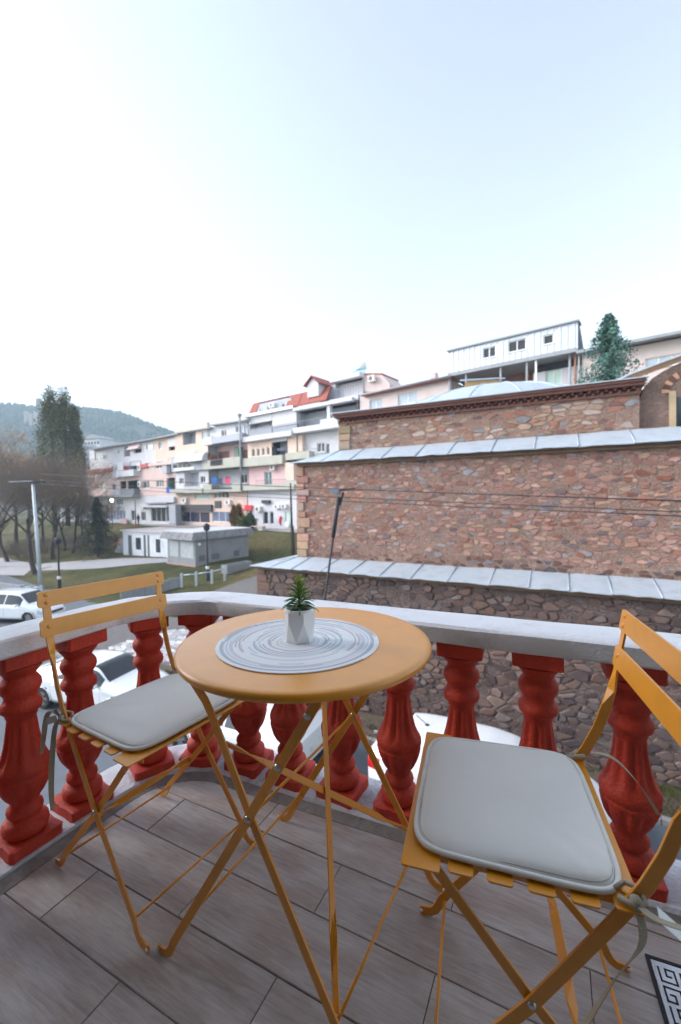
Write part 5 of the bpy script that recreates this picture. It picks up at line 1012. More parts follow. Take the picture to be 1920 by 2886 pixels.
# ---- house 7: grey ribbed metal attic
h = bld('apartment_house', 1450, 'house with an unfinished storey under a ribbed pale metal clad attic'); s0, s1 = su(1272), su(1634)
A = [onpl(1250 + x / 2.34, 880 + y / 2.34, QN, FQ - d) for x, y, d in ((45, 410, 0.), (885, 240, 0.), (880, 85, -.5), (55, 270, -.5))]
zb7 = (A[0].z + A[1].z) / 2; zt7 = (A[2].z + A[3].z) / 2; sA, sB = A[0].dot(FD), A[1].dot(FD)
holes = [W(6, 258, 228, 345, 298), W(6, 425, 180, 545, 255), W(6, 658, 145, 727, 208)]
wall(h, (sA, sB, zb7, zt7), FM['clad'], holes, 0, .12, 'metal_attic'); n = int((sB - sA) / .42)
for k in range(n): 
    s = sA + (sB - sA) * (k + .5) / n; cut = [hh for hh in holes if hh[0] - .12 < s < hh[1] + .12]; segs = [(zb7 + .02, zt7 - .02)] if not cut else [(zb7 + .02, cut[0][2] - .1), (cut[0][3] + .1, zt7 - .02)]
    for a, c in segs: put('cladding_rib', fbox(MB(), (s - .05, s + .05, a, c), 0.001, .05), FM['clad'], h)
for i, r in enumerate(holes): window(h, r, .02, [2, 2, 1][i], 'dark', 'frame')
put('attic_floor', fbox(MB(), (sA, sB, zb7 - .3, zb7 - .02), -7, .5), FM['slate'], h); put('attic_roof', fbox(MB(), (sA - .2, sB + .1, zt7 + .01, zt7 + .12), -.9, .2), FM['slate'], h); put('attic_slope', MB().hexa([fpt(sA, zt7, -.8), fpt(sB, zt7, -.8), fpt(sB, zb7, -3.4), fpt(sA, zb7, -3.4), fpt(sA, zt7 + .1, -.8), fpt(sB, zt7 + .1, -.8), fpt(sB, zb7 + .1, -3.4), fpt(sA, zb7 + .1, -3.4)]), FM['clad'], h)
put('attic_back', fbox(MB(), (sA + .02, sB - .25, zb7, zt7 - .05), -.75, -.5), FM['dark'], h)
zf = W(6, 570, 340, 860, 470); zlo = zf[2]
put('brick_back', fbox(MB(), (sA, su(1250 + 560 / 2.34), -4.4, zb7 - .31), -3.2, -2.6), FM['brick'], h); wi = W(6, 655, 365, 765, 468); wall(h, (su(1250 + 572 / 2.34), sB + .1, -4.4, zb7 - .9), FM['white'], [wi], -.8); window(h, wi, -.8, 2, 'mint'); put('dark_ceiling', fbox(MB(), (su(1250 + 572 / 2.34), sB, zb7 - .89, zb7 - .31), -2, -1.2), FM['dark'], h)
for x in (52, 160, 385, 555, 615): 
    s = su(1250 + x / 2.34); put('steel_post', fbox(MB(), (s - .06, s + .06, zlo - 3, zb7 - .31), .2, .32), FM['frame' if x == 615 else 'slate'], h)
for x in (832, 868, 892): s = su(1250 + x / 2.34); put('rain_pipe', MB().tube([fpt(s, zb7 - .3, .1), fpt(s, zb7 - 6, .1)], .08, 6), FM['slate' if x != 868 else 'brick'], h, smooth=True)
put('house_body', fbox(MB(), (sA, sB, -4.4, zb7 - 2.4), -8, -3.3), FM['beige'], h)
# ---- house 8: beige house behind the spruce
h = bld('apartment_house', 1800, 'plain beige house with a dark overhanging eave, behind the blue-green spruce'); s0, s1 = su(1638), su(2150); e0 = onpl(1640, 985, QN, FQ - .8); e1 = onpl(1920, 932, QN, FQ - .8); ze = (e0.z + e1.z) / 2
wi = W(6, 1330, 285, 1600, 355); wall(h, (s0, s1, -4.4, ze - .2), FM['beige'], [wi]); window(h, wi, 0, 3, 'bright'); put('house_body', fbox(MB(), (s0, s1, -4.4, ze - .3), -9, -.6), FM['beige'], h)
put('roof', MB().hexa([fpt(s, z, d) for s, z, d in ((s0 - .2, ze - .18, .9), (s1, ze - .18, .9), (s1, ze + .6, -9), (s0 - .2, ze + .6, -9), (s0 - .2, ze, .9), (s1, ze, .9), (s1, ze + 1., -9), (s0 - .2, ze + 1., -9))]), FM['slate'], h)
# ---- far houses left of the row
def small_house(u, v0, v1, wpx, Y, m_, label, roofm='slate', nw=2):
    p = aty(u, v1, Y); q = aty(u, v0, Y); hgt = q.z - p.z; wdt = wpx / FPX * Y; r = empty('distant_house', p, rad(-20), label=label, cat='house', group='distant houses at the foot of the hill')
    put('wall', MB().box(-wdt / 2, -3, -4, wdt / 2, 3, hgt), FM[m_], r, local=True)
    put('roof', MB().prism([(-wdt / 2 - .4, -3.5, hgt), (wdt / 2 + .4, -3.5, hgt), (0, -3.5, hgt + wdt * .22)], (0, 7, 0)), FM[roofm], r, local=True)
    for k in range(nw): x = -wdt / 2 + wdt * (k + .5) / nw; f = put('window', MB().box(x - .55, -3.06, hgt - 2.0, x + .55, -2.98, hgt - .8), FM['frame'], r, local=True); put('pane', MB().box(x - .45, -3.09, hgt - 1.9, x + .45, -3.065, hgt - .9), FM['glass'], f, local=True)
    return r
small_house(232, 1262, 1480, 60, 86, 'grey', 'grey gabled house just beyond the end of the pink house')
small_house(282, 1240, 1262, 56, 150, 'white', 'long pale house with a row of windows low on the hill', nw=5)
small_house(335, 1246, 1262, 14, 160, 'white', 'tiny white chapel on the lower hillside')
# ================================================================== cars
m_car = mat('white_car_paint', srgb(232, 235, 238), .32, .01, 1, coat=1., coatrough=.05); m_cgl = mat('car_glass', (.012, .016, .02), .03, 0, spec=.9); m_tyre = mat('tyre_rubber', (.018, .018, .02), .8, .2, 30); m_rim = mat('alloy_rim', (.35, .36, .38), .35, .1, metal=.9)
m_blkp = mat('black_plastic', (.02, .02, .022), .55, .1); m_tail = mat('red_tail_lamp', srgb(190, 12, 22), .12, .1, 20, coat=.6); m_head = mat('head_lamp_glass', srgb(190, 200, 206), .08, .15, 20); m_plate = mat('number_plate', srgb(225, 225, 220), .5)
def lerp_tab(tab, x):
    if x <= tab[0][0]: return tab[0][1]
    for (x0, y0), (x1, y1) in zip(tab, tab[1:]):
        if x <= x1: t = (x - x0) / (x1 - x0); return y0 + (y1 - y0) * t
    return tab[-1][1]
def smooth_tab(tab, x, w=.12):
    return sum(lerp_tab(tab, x + d * w) * k for d, k in ((-1, .15), (-.5, .22), (0, .26), (.5, .22), (1, .15)))
def make_car(name, label, L, Wd, wb, top, belt, wtop, ws_, rw, doors, R=.315, low=.22, hl=True, drop=()):
    """x forward; top/belt/wtop: tables over x; ws_ windscreen x range, rw rear window x range, doors: side glass ranges"""
    car = empty(name, (0, 0, 0), 0, label=label, cat='car', group='white cars parked in the street')
    hw = Wd / 2; xr, xf = -L / 2, L / 2; axles = (-wb / 2 - .02, wb / 2 - .02); NX = 110
    plan = [(xr, .80), (xr + .10, .90), (xr + .4, .965), (xr + 1., 1), (xf - 1.2, 1), (xf - .55, .95), (xf - .2, .84), (xf, .62)]
    def section(x):
        w = hw * smooth_tab(plan, x, .12); zt = smooth_tab(top, x, .10); zb = min(smooth_tab(belt, x, .15), zt - .035); wt = min(w * .97, hw * smooth_tab(wtop, x, .15))
        zl = low + (.10 if x > xf - .25 or x < xr + .22 else 0); e = zt - zb
        pts = [(0, zl), (w * .80, zl), (w * .93, zl + .03), (w * .975, zl + .12), (w * .995, zl + (zb - zl) * .45), (w * .99, zl + (zb - zl) * .62), (w * 1.0, zl + (zb - zl) * .80), (w * .985, zb - .035), (w * .955, zb)]
        pts += [(w * .955 + (wt - w * .955) * t, zb + e * .92 * t ** .92) for t in (.06, .25, .45, .65, .84)]
        pts += [(wt * .985, zb + e * .92), (wt * .93, zb + e * .965), (wt * .80, zb + e * .985), (wt * .55, zb + e * .995), (wt * .28, zt), (0, zt)]
        return pts
    K = len(section(0)); X = [xr + (xf - xr) * (.5 - .5 * cos(pi * i / NX)) * .35 + (xf - xr) * i / NX * .65 for i in range(NX + 1)]
    grid = [[(x, p[0], p[1]) for p in section(x)] for x in X]
    parts = {}
    def cls(i, j):
        x = (X[i] + X[i + 1]) / 2; 
        if 9 <= j <= 12:
            for k, (a, b_) in enumerate(doors):
                sl = (.0 if k else 0)
                zc = sum(grid[i][j][2] for _ in (0,)); 
                if a < x < b_: return 'side_window_%d' % k
        if j >= 14 or (j in (13,) and False):
            if ws_[0] < x < ws_[1] and grid[i][j][1] < 10: return 'windscreen'
            if rw[0] < x < rw[1]: return 'rear_window'
        for ax in axles:
            if 2 <= j <= 7 and math.hypot(x - ax, (grid[i][j][2] + grid[i][j + 1][2]) / 2 - R) < R + .055: return 'hole'
        if j in (1, 2) and any(abs(x - ax) < R + .05 for ax in axles): return 'hole'
        if 3 <= j <= 8 :
            for k, (a, b_) in enumerate(doors[:2]):
                if a - (.06 if k else .0) < x < b_ + (.10 if k == len(doors[:2]) - 1 else 0) and (X[i] > axles[0] + R + .03 or k) and x < axles[1] - R - .04 and x > axles[0] + R + .05: return 'door_%d' % k
        return 'body'
    for i in range(NX):
        for j in range(K - 1):
            c = cls(i, j)
            if c == 'hole': continue
            for s in (1, -1):
                key = c if c in ('body', 'windscreen', 'rear_window') else c + ('l' if s > 0 else 'r')
                mb = parts.setdefault(key, MB()); q = [grid[i][j], grid[i + 1][j], grid[i + 1][j + 1], grid[i][j + 1]]
                q = [(x, s * y, z) for x, y, z in q]; mb.add(q if s < 0 else q[::-1], [(0, 1, 2, 3)])
    for s, g_ in ((0, grid[0]), (1, grid[-1])):
        for sg in (1, -1): parts['body'].add([(x, sg * y, z) for x, y, z in g_], [tuple(range(K))])
    for key, mb in parts.items():
        bm = bmesh.new(); me = mb.mesh(key); bm.from_mesh(me); bmesh.ops.remove_doubles(bm, verts=bm.verts, dist=.0004)
        if key.startswith('door'):
            cx = sum((v_.co for v_ in bm.verts), V()) / len(bm.verts)
            for v_ in bm.verts: v_.co = V((cx.x + (v_.co.x - cx.x) * .988, v_.co.y * 1.0, cx.z + (v_.co.z - cx.z) * .992))
        bm.to_mesh(me); bm.free(); me.polygons.foreach_set('use_smooth', [True] * len(me.polygons)); me.set_sharp_from_angle(angle=rad(55))
        nm = 'body' if key == 'body' else ('windscreen' if key == 'windscreen' else 'rear_window' if key == 'rear_window' else 'side_window' if key.startswith('side') else 'door')
        put(nm, me, m_cgl if 'win' in key else m_car, car, local=True)
    # dark interior block keeps the gaps dark
    put('underbody', MB().box(xr + .25, -hw * .80, low - .02, xf - .3, hw * .80, .52), m_blkp, car, local=True)
    for ax in axles:
        for s in (1, -1):
            y = s * (hw - .105); w_ = empty('wheel', (ax, y, R), 0); w_.parent = car
            prof = [(R * .66, -.10), (R * .90, -.105), (R * .985, -.085), (R, -.05), (R, .05), (R * .985, .085), (R * .90, .105), (R * .66, .10)]
            t = MB().lathe(prof, 32, capb=False, capt=False).xf(Matrix.Rotation(-pi / 2 * s, 4, 'X')); put('tyre', t, m_tyre, w_, local=True, auto=40)
            r = MB().lathe([(R * .66, .085), (R * .60, .09), (R * .58, .03), (.02, .02)], 32, capb=False, capt=False)
            for k in range(5):
                a = 2 * pi * k / 5; d = V((cos(a), sin(a), 0)); p = V((-sin(a), cos(a), 0)); r.hexa([d * x_ + p * q_ + V((0, 0, z_)) for z_ in (.03, .082) for x_, q_ in ((.02, -.03), (R * .62, -.055), (R * .62, .055), (.02, .03))])
            r.dome((0, 0, .07), .035, (0, 0, 1), 10, 2, .5); r.xf(Matrix.Rotation(-pi / 2 * s, 4, 'X')); put('rim', r, m_rim, w_, local=True, auto=30)
            n = 20; arc = [(ax + (R + .052) * cos(pi * k / n), s * (hw * 1.0 - .005), R + (R + .052) * sin(pi * k / n)) for k in range(n + 1)]
            put('arch_trim', MB().tube(arc, .016, 6), m_car, car, local=True, smooth=True)
            put('arch_liner', MB().add([(ax + (R + .05) * cos(pi * k / n), s * (hw * yy), R + (R + .05) * sin(pi * k / n)) for k in range(n + 1) for yy in (.985, .62)], [(2 * k, 2 * k + 1, 2 * k + 3, 2 * k + 2) for k in range(n)]), m_blkp, car, local=True)
    zb = lerp_tab(belt, xf - 1.4); 
    for s in (1, -1):
        mx_ = doors[0][1] - .12
        put('mirror', MB().lathe([(.03, -.10), (.07, -.09), (.085, 0), (.075, .08), (.03, .10)], 12).xf(Matrix.Translation((mx_, s * (hw + .09), zb + .06)) @ Matrix.Rotation(pi / 2, 4, 'X') @ Matrix.Scale(.75, 4, (0, 1, 0))), m_car, car, local=True, smooth=True)
        put('mirror_stalk', MB().tube([(mx_, s * (hw * .9), zb + .0), (mx_, s * (hw + .06), zb + .04)], .022, 6), m_blkp, car, local=True)
        for k, (a, b_) in enumerate(doors[:2]):
            hx_ = a + .16; y = hw * .995; put('door_handle', MB().tube([(hx_ - .09, s * y, zb - .13), (hx_ - .07, s * (y + .03), zb - .125), (hx_ + .07, s * (y + .03), zb - .12), (hx_ + .09, s * y, zb - .12)], .013, 6), m_car, car, local=True, smooth=True)
        # lamps hug the corners: patches of the body surface pushed out a little
        def patch(nm, x0, x1, j0, j1, m_, out=.006):
            mb = MB()
            for i in range(NX):
                if not (x0 <= (X[i] + X[i + 1]) / 2 <= x1): continue
                for j in range(j0, j1): mb.add([(x + (out if x > 0 else -out) * .5, s * (y + out), z + out * .3) for x, y, z in (grid[i][j], grid[i + 1][j], grid[i + 1][j + 1], grid[i][j + 1])], [(0, 1, 2, 3)])
            if mb.f:
                me = mb.mesh(nm); bm = bmesh.new(); bm.from_mesh(me); bmesh.ops.remove_doubles(bm, verts=bm.verts, dist=.0004); bm.to_mesh(me); bm.free(); me.polygons.foreach_set('use_smooth', [True] * len(me.polygons)); put(nm, me, m_, car, local=True)
        patch('tail_lamp', xr, xr + .30, 5, 8, m_tail); patch('head_lamp', xf - .42, xf - .06, 5, 8, m_head)
    put('number_plate', MB().box(xr - .022, -.26, .62, xr - .004, .26, .73), m_plate, car, local=True); put('number_plate', MB().box(xf + .004, -.26, .36, xf + .02, .26, .47), m_plate, car, local=True)
    put('grille', MB().box(xf - .03, -.38, .48, xf + .012, .38, .60).box(xf - .02, -.5, .27, xf + .008, .5, .35), m_blkp, car, local=True)
    put('rear_bumper_trim', MB().box(xr - .012, -.55, .30, xr + .1, .55, .40), m_blkp, car, local=True)
    return car
def sedan(name, label, L=4.72):
    xr, xf = -L / 2, L / 2
    top = [(xr, .86), (xr + .04, .96), (xr + .3, 1.06), (xr + .62, 1.10), (xr + 1.35, 1.36), (xr + 1.9, 1.435), (xr + 2.5, 1.44), (xr + 2.95, 1.38), (xf - 1.32, 1.02), (xf - 1.0, .965), (xf - .5, .87), (xf - .15, .75), (xf, .60)]
    belt = [(xr, .80), (xr + .3, .96), (xr + 1, .97), (xf - 1.3, .92), (xf - .6, .80), (xf, .52)]
    wt = [(xr, .74), (xr + .5, .72), (xr + 1.3, .62), (xr + 2.4, .63), (xf - 1.7, .66), (xf - 1.3, .76), (xf - .4, .70), (xf, .5)]
    return make_car(name, label, L, 1.84, 2.71, top, belt, wt, (xf - 1.93, xf - 1.30), (xr + .70, xr + 1.32), [(-.02, .92), (-1.0, -.10)])
def hatch(name, label, L=4.45, H=1.47):
    xr, xf = -L / 2, L / 2
    top = [(xr, .98), (xr + .05, 1.06), (xr + .22, 1.12), (xr + .55, 1.36), (xr + .9, H - .035), (xr + 1.6, H), (xr + 2.35, H - .015), (xr + 2.8, H - .09), (xf - 1.0, 1.02), (xf - .8, .96), (xf - .4, .87), (xf - .1, .74), (xf, .60)]
    belt = [(xr, .90), (xr + .3, 1.0), (xr + 1, .98), (xf - 1.1, .93), (xf - .5, .80), (xf, .52)]
    wt = [(xr, .74), (xr + .4, .68), (xr + .9, .63), (xr + 2.0, .64), (xf - 1.5, .66), (xf - 1.1, .76), (xf - .4, .70), (xf, .5)]
    return make_car(name, label, L, 1.82, 2.62, top, belt, wt, (xf - 1.58, xf - 1.0), (xr + .24, xr + .62), [(-.08, .86), (-1.10, -.16)])
def place(o, x, y, ang): o.location = (x, y, gz(x, y) + .016); o.rotation_euler = (0, 0, ang)
c1 = sedan('parked_car', 'white sedan with black spoked wheels seen between the balusters behind the left chair'); place(c1, -7.55, 13.15, rad(-18))
c2 = hatch('parked_car', 'white hatchback with a short roof aerial, tail towards the table, along the stone wall'); place(c2, 2.83, 8.33, rad(-27.5))
put('roof_aerial', MB().dome((-1.18, 0, 1.44), .05, (0, 0, 1), 8, 2, .5).tube([(-1.19, 0, 1.455), (-1.41, 0, 1.60)], .008, 5), m_blkp, c2, local=True)
c3 = hatch('parked_car', 'white car half hidden behind the table legs, its red tail lamp beside the hatchback', 4.25, 1.5); place(c3, -2.5, 10.55, rad(180 - 27.5))
c4 = hatch('parked_car', 'white car at the far street corner beyond the left end of the handrail', 4.4, 1.62); place(c4, -17.3, 22.75, rad(-8))
# ================================================================== kiosk, shed, park furniture
def quadbox(mb, A, B, dep, z0, z1):
    A, B = V((A[0], A[1], 0)), V((B[0], B[1], 0)); d = (B - A).normalized(); n = V((-d.y, d.x, 0)) * dep; return mb.hexa([p + V((0, 0, z)) for z in (z0, z1) for p in (A, B, B + n, A + n)])
KC, KL, KRt = V((-11.35, 33., 0)), V((-14.35, 35.1, 0)), V((-8.19, 37.55, 0)); KB = KL + KRt - KC; kz0, kz1 = -4.3, -1.95
ki = empty('kiosk', (KC.x, KC.y, kz0), label='grey concrete park kiosk with a chipped fascia roof, in front of the shops', cat='kiosk')
put('wall', MB().prism([p + V((0, 0, kz0)) for p in (KC, KRt, KB, KL)], (0, 0, kz1 - kz0)), FM['conc'], ki)
def off(p, d): c = (KC + KB) / 2; v = (p - c); return p + v.normalized() * d
put('roof', MB().prism([off(p, .30) + V((0, 0, kz1 + .42)) for p in (KC, KRt, KB, KL)], (0, 0, .08)), mat('pale_roof_sheet', srgb(206, 208, 212), .7, .1, 2), ki)
m_fas = mat('weathered_fascia', srgb(138, 138, 142), .9, .35, 3, .5, 12)
for A, B, n in ((KL, KC, 5), (KC, KRt, 8)):
    for k in range(n):
        a, b_ = off(A, .62).lerp(off(B, .62), (k + .02) / n), off(A, .62).lerp(off(B, .62), (k + .98) / n); a2, b2 = off(A, .33).lerp(off(B, .33), (k + .02) / n), off(A, .33).lerp(off(B, .33), (k + .98) / n); nn = (b_ - a).normalized().cross(V((0, 0, 1)))
        put('fascia_panel', MB().hexa([a + V((0, 0, kz1 - .12)), b_ + V((0, 0, kz1 - .12)), b_ - nn * .05 + V((0, 0, kz1 - .12)), a - nn * .05 + V((0, 0, kz1 - .12)), a2 + V((0, 0, kz1 + .44)), b2 + V((0, 0, kz1 + .44)), b2 - nn * .05 + V((0, 0, kz1 + .44)), a2 - nn * .05 + V((0, 0, kz1 + .44))]), m_fas, ki)
def onface(A, B, t0, t1, z0, z1, d=.03):
    a, b_ = A.lerp(B, t0), A.lerp(B, t1); n = (B - A).normalized().cross(V((0, 0, 1))); return MB().hexa([p + V((0, 0, z)) for z in (z0, z1) for p in (a + n * d, b_ + n * d, b_ - n * .02, a - n * .02)])
for t0, t1 in ((.10, .42), (.5, .95)): put('shutter', onface(KL, KC, t0, t1, kz0 + .75, kz1 - .3), mat('faded_shutter', srgb(176, 182, 186), .8, .15, 4), ki)
for t0, t1, z0, z1 in ((.06, .16, .5, .95), (.28, .42, .5, .95), (.7, .8, .5, .95)): put('vent_grille', onface(KC, KRt, t0, t1, kz0 + z0, kz0 + z1), mat('vent_grey', srgb(108, 110, 118), .8, .2, 30), ki)
put('door', onface(KC, KRt, .47, .62, kz0 + .3, kz1 - .25), FM['conc'], ki); put('plinth', MB().prism([off(p, .12) + V((0, 0, kz0 - .4)) for p in (KC, KRt, KB, KL)], (0, 0, .62)), mat('worn_red_plinth', srgb(176, 146, 142), .9, .2, 4), ki)
put('wall_lamp', MB().dome(KC.lerp(KRt, .06) + V((0, 0, kz1 - .5)) + (KRt - KC).normalized().cross(V((0, 0, 1))) * .1, .13, (0, -1, 0), 10, 3), FM['frame'], ki)
A, B = V((-21.2, 41.3, 0)), V((-14.62, 37.0, 0)); z0, z1 = -4.35, -1.9
sh = empty('white_shed', (A.x, A.y, z0), label='low white painted shed with peeling stripes, left of the grey kiosk', cat='shed'); put('wall', quadbox(MB(), A, B, 4., z0 - .3, z1), mat('peeling_white_paint', srgb(222, 226, 232), .85, .1, 1, .2, 10, dirt=srgb(150, 154, 162), dscale=1.1), sh)
put('roof', quadbox(MB(), A - V((.25, .1, 0)), B + V((.1, -.3, 0)), 4.4, z1 + .005, z1 + .14), mat('shed_roof', srgb(196, 186, 184), .85, .15, 2), sh)
for t0, t1, a, b_, m_ in ((.12, .19, .2, 2.1, 'fan'), (.28, .38, .8, 1.9, 'glass'), (.44, .48, .2, 2.2, 'fan'), (.52, .55, .1, 2.2, 'fan'), (.68, .76, .7, 1.9, 'glass')): f = put('window' if m_ == 'glass' else 'dark_strip', onface(A, B, t0, t1, z0 + a, z0 + b_), FM[m_], sh)
def park_lamp(u, v, hgt, label, z=None, lit=False):
    p = onz(u, v, -4.9); 
    for _ in range(6): p = onz(u, v, gz(p.x, p.y))
    o = empty('park_lamp', (p.x, p.y, gz(p.x, p.y) - .05), label=label, cat='street lamp', group='black park lamps'); m_ = FM['dark']
    put('post', MB().lathe([(.13, 0), (.13, .7), (.075, .8), (.06, hgt)], 10), m_, o, local=True, auto=40); put('collar', MB().lathe([(.10, .82), (.12, .86), (.12, .98), (.10, 1.02)], 10), FM['frame'], o, local=True)
    put('lamp_head', MB().lathe([(.06, hgt), (.2, hgt + .1), (.22, hgt + .34), (.26, hgt + .36), (.05, hgt + .55)], 12), m_, o, local=True, auto=40); return o
park_lamp(168, 1662, 3.3, 'black park lamp post with a white collar beside the tall pale mast'); park_lamp(586, 1637, 3.4, 'black park lamp post standing in front of the grey kiosk')
p = onz(117, 1672, -5.1); ml = empty('street_mast', (p.x, p.y, gz(p.x, p.y) - .05), label='tall pale steel street light mast left of the black park lamp', cat='street lamp')
tp = aty(93, 1358, p.y); loc = tp - V((p.x, p.y, gz(p.x, p.y) - .05)); put('mast', MB().tube([(0, 0, 0), loc * .5, loc], [.13, .11, .085], 10), mat('galvanised_pale', srgb(186, 194, 200), .55, .15, 3, metal=.3), ml, local=True, smooth=True); put('lamp_head', MB().box(-.1, -.15, -.12, .75, .15, .02).xf(Matrix.Translation(loc)), FM['dark'], ml, local=True); put('cross_arm', MB().tube([loc + V((-1.6, 0, .02)), loc + V((0, 0, .05))], .035, 6), FM['slate'], ml, local=True)
# lit globe lamp by the shops
p = aty(317, 1470, 62); lp = empty('globe_lamp', (p.x, p.y, gz(p.x, p.y)), label='lit globe street lamp in front of the blue shop windows', cat='street lamp'); q = aty(317, 1413, 62); put('post', MB().tube([(0, 0, 0), (0, 0, q.z - gz(p.x, p.y))], .06, 8), FM['dark'], lp, local=True)
put('globe', MB().dome((0, 0, q.z - gz(p.x, p.y) + .15), .24, (0, 0, 1), 12, 4).dome((0, 0, q.z - gz(p.x, p.y) + .15), .24, (0, 0, -1), 12, 4), mat('lit_globe', srgb(255, 236, 190), .4, 0, emit=(1, .8, .5, 3)), lp, local=True, smooth=True)
p = aty(383, 1484, 61); st = empty('shop_post', (p.x, p.y, gz(p.x, p.y)), label='thin dark lamp post on the terrace beside the walking person', cat='post'); put('post', MB().tube([(0, 0, 0), (0, 0, 3.6)], [.09, .05], 8), FM['dark'], st, local=True); put('post_base', MB().lathe([(.2, 0), (.2, .2), (.1, .3)], 8), FM['redsign'], st, local=True)
# wooden utility pole and leaning lamp
p = aty(825, 1557, 36.); zg = gz(p.x, p.y); up_ = empty('utility_pole', (p.x, p.y, zg - .1), label='thin dark utility pole beside the corner of the stone bath house', cat='utility pole'); t_ = aty(819, 1362, 36.); loc = t_ - V((p.x, p.y, zg - .1)); put('pole', MB().tube([(0, 0, 0), loc * .45, loc], [.13, .10, .06], 8), mat('tarred_timber', srgb(66, 52, 46), .9, .3, 3), up_, local=True, smooth=True); put('pole_footing', MB().tube([(.06, -.05, 0), V((.06, -.05, 0)) + loc * .42], [.16, .12], 8), MATS['tarred_timber'], up_, local=True)
YL = 12.2; b0 = aty(900, 1790, 11.2); zb0 = gz(b0.x, b0.y); b0 = onz(880, 2000, zb0); pts = [aty(u, v, YL - .3) for u, v in ((914, 1700), (955, 1400))]; dirv = (pts[1] - pts[0]); base = pts[0] - dirv * ((pts[0].z - zb0) / dirv.z)
ll = empty('leaning_lamp', (base.x, base.y, zb0), label='dark leaning street lamp pole with a flat head in front of the stone wall', cat='street lamp'); O_ = V((base.x, base.y, zb0)); put('pole', MB().tube([base - O_, pts[0] - O_, pts[0] + dirv * .65 - O_], .032, 8), FM['dark'], ll, local=True, smooth=True); put('pole_sleeve', MB().tube([pts[0] + dirv * .62 - O_, pts[1] - O_], .055, 8), FM['dark'], ll, local=True, smooth=True)
put('lamp_bracket', MB().tube([aty(958, 1425, YL - .3) - O_, aty(968, 1388, YL - .3) - O_], .035, 6), FM['dark'], ll, local=True); hd = [aty(*q) - O_ for q in ((926, 1378, 11.7), (955, 1378, 11.9), (962, 1384, 12.1), (948, 1390, 11.8))]; put('lamp_head', MB().prism(hd, (0, 0, -.06)), FM['slate'], ll, local=True)
put('lamp_arm', MB().tube([aty(940, 1383, 11.9) - O_, aty(1000, 1378, 12.2) - O_], .028, 6), FM['dark'], ll, local=True)
# overhead cables
for k, (L0, R0) in enumerate((((112, 1335), (1960, 1413)), ((112, 1352), (1960, 1444)), ((112, 1362), (1960, 1456)))):
    a, c = aty(*L0, 27.4), aty(*R0, 7.3); n = 26; pts = [a.lerp(c, i / n) - V((0, 0, .10 * 4 * (i / n) * (1 - i / n))) for i in range(n + 1)]
    put('overhead_cable', MB().tube(pts, .010 if k else .013, 5), FM['dark'], smooth=True, label=['topmost of the three dark cables crossing the stone wall', 'middle of the three dark cables crossing the stone wall', 'lowest of the three dark cables crossing the stone wall'][k], cat='cable', group='overhead cables')
# concrete trough bench, low walls, tube fence, terrace bench
p = onz(668, 1615, -4.3); be = empty('concrete_planter', (p.x, p.y, gz(p.x, p.y)), rad(58), label='long weathered concrete trough on the grass by the cobbled way', cat='planter'); put('trough', MB().box(-1.2, -.30, -.1, 1.2, -.22, .5).box(-1.2, .22, -.1, 1.2, .30, .5).box(-1.2, -.219, -.1, -1.1, .219, .5).box(1.1, -.219, -.1, 1.2, .219, .5), FM['conc'], be, local=True); put('planter_soil', MB().box(-1.09, -.215, .2, 1.09, .215, .42), mat('dry_soil', srgb(70, 64, 58), .95, .3, 8), be, local=True)
p = fpt(su(776), -2.25, 3.1); tb_ = empty('terrace_bench', (p.x, p.y, gz(p.x, p.y) + .03), atan2(FD.y, FD.x), label='low concrete bench on the terrace edge in front of the white shop', cat='bench'); put('seat', MB().box(-1.6, -.25, .38, 1.6, .25, .46), FM['rose'], tb_, local=True); [put('bench_block', MB().box(x - .3, -.22, 0, x + .3, .22, .375), FM['brown' if x < 0 else 'sage'], tb_, local=True) for x in (-1.2, 1.2)]
lw = empty('low_wall', (-13.5, 27.3, -5.), label='low wall of grey concrete panels along the park edge behind the left chair', cat='wall'); A, B = onz(340, 1690, -5.05), onz(508, 1662, -4.9)
for k in range(5): a, c = A.lerp(B, (k + .01) / 5), A.lerp(B, (k + .99) / 5); put('wall_panel', quadbox(MB(), a, c, .14, gz(a.x, a.y) - .3, gz(a.x, a.y) + .75), FM['conc'], lw)
lw2 = empty('low_wall', (-21, 27, -5.), label='low grey concrete wall behind the white car at the far corner', cat='wall'); A, B = onz(-30, 1668, -5.05), onz(58, 1680, -5.05)
for k in range(4): a, c = A.lerp(B, (k + .01) / 4), A.lerp(B, (k + .99) / 4); put('wall_panel', quadbox(MB(), a, c, .2, gz(a.x, a.y) - .3, gz(a.x, a.y) + .9), FM['conc'], lw2)
def tube_fence(pts, label, hgt=.85):
    P = []
    for u, v in pts:
        p = onz(u, v, -4.9)
        for _ in range(5): p = onz(u, v, gz(p.x, p.y))
        P.append(V((p.x, p.y, gz(p.x, p.y))))
    o = empty('tube_fence', P[0], label=label, cat='fence', group='low tube fences in the park')
    for p in P: put('fence_post', MB().box(-.07, -.07, -.1, .07, .07, hgt + .08).xf(Matrix.Translation(p)), MATS['galvanised_pale'], o)
    for a, c in zip(P, P[1:]): put('fence_rail', MB().tube([a + V((0, 0, hgt - .06)), c + V((0, 0, hgt - .06))], .045, 6), MATS['galvanised_pale'], o, smooth=True)
tube_fence([(513, 1655), (554, 1650), (598, 1643), (634, 1633)], 'low pale tube fence in front of the black lamp by the kiosk'); tube_fence([(66, 1688), (91, 1689), (118, 1690)], 'short pale tube fence at the foot of the tall pale mast')
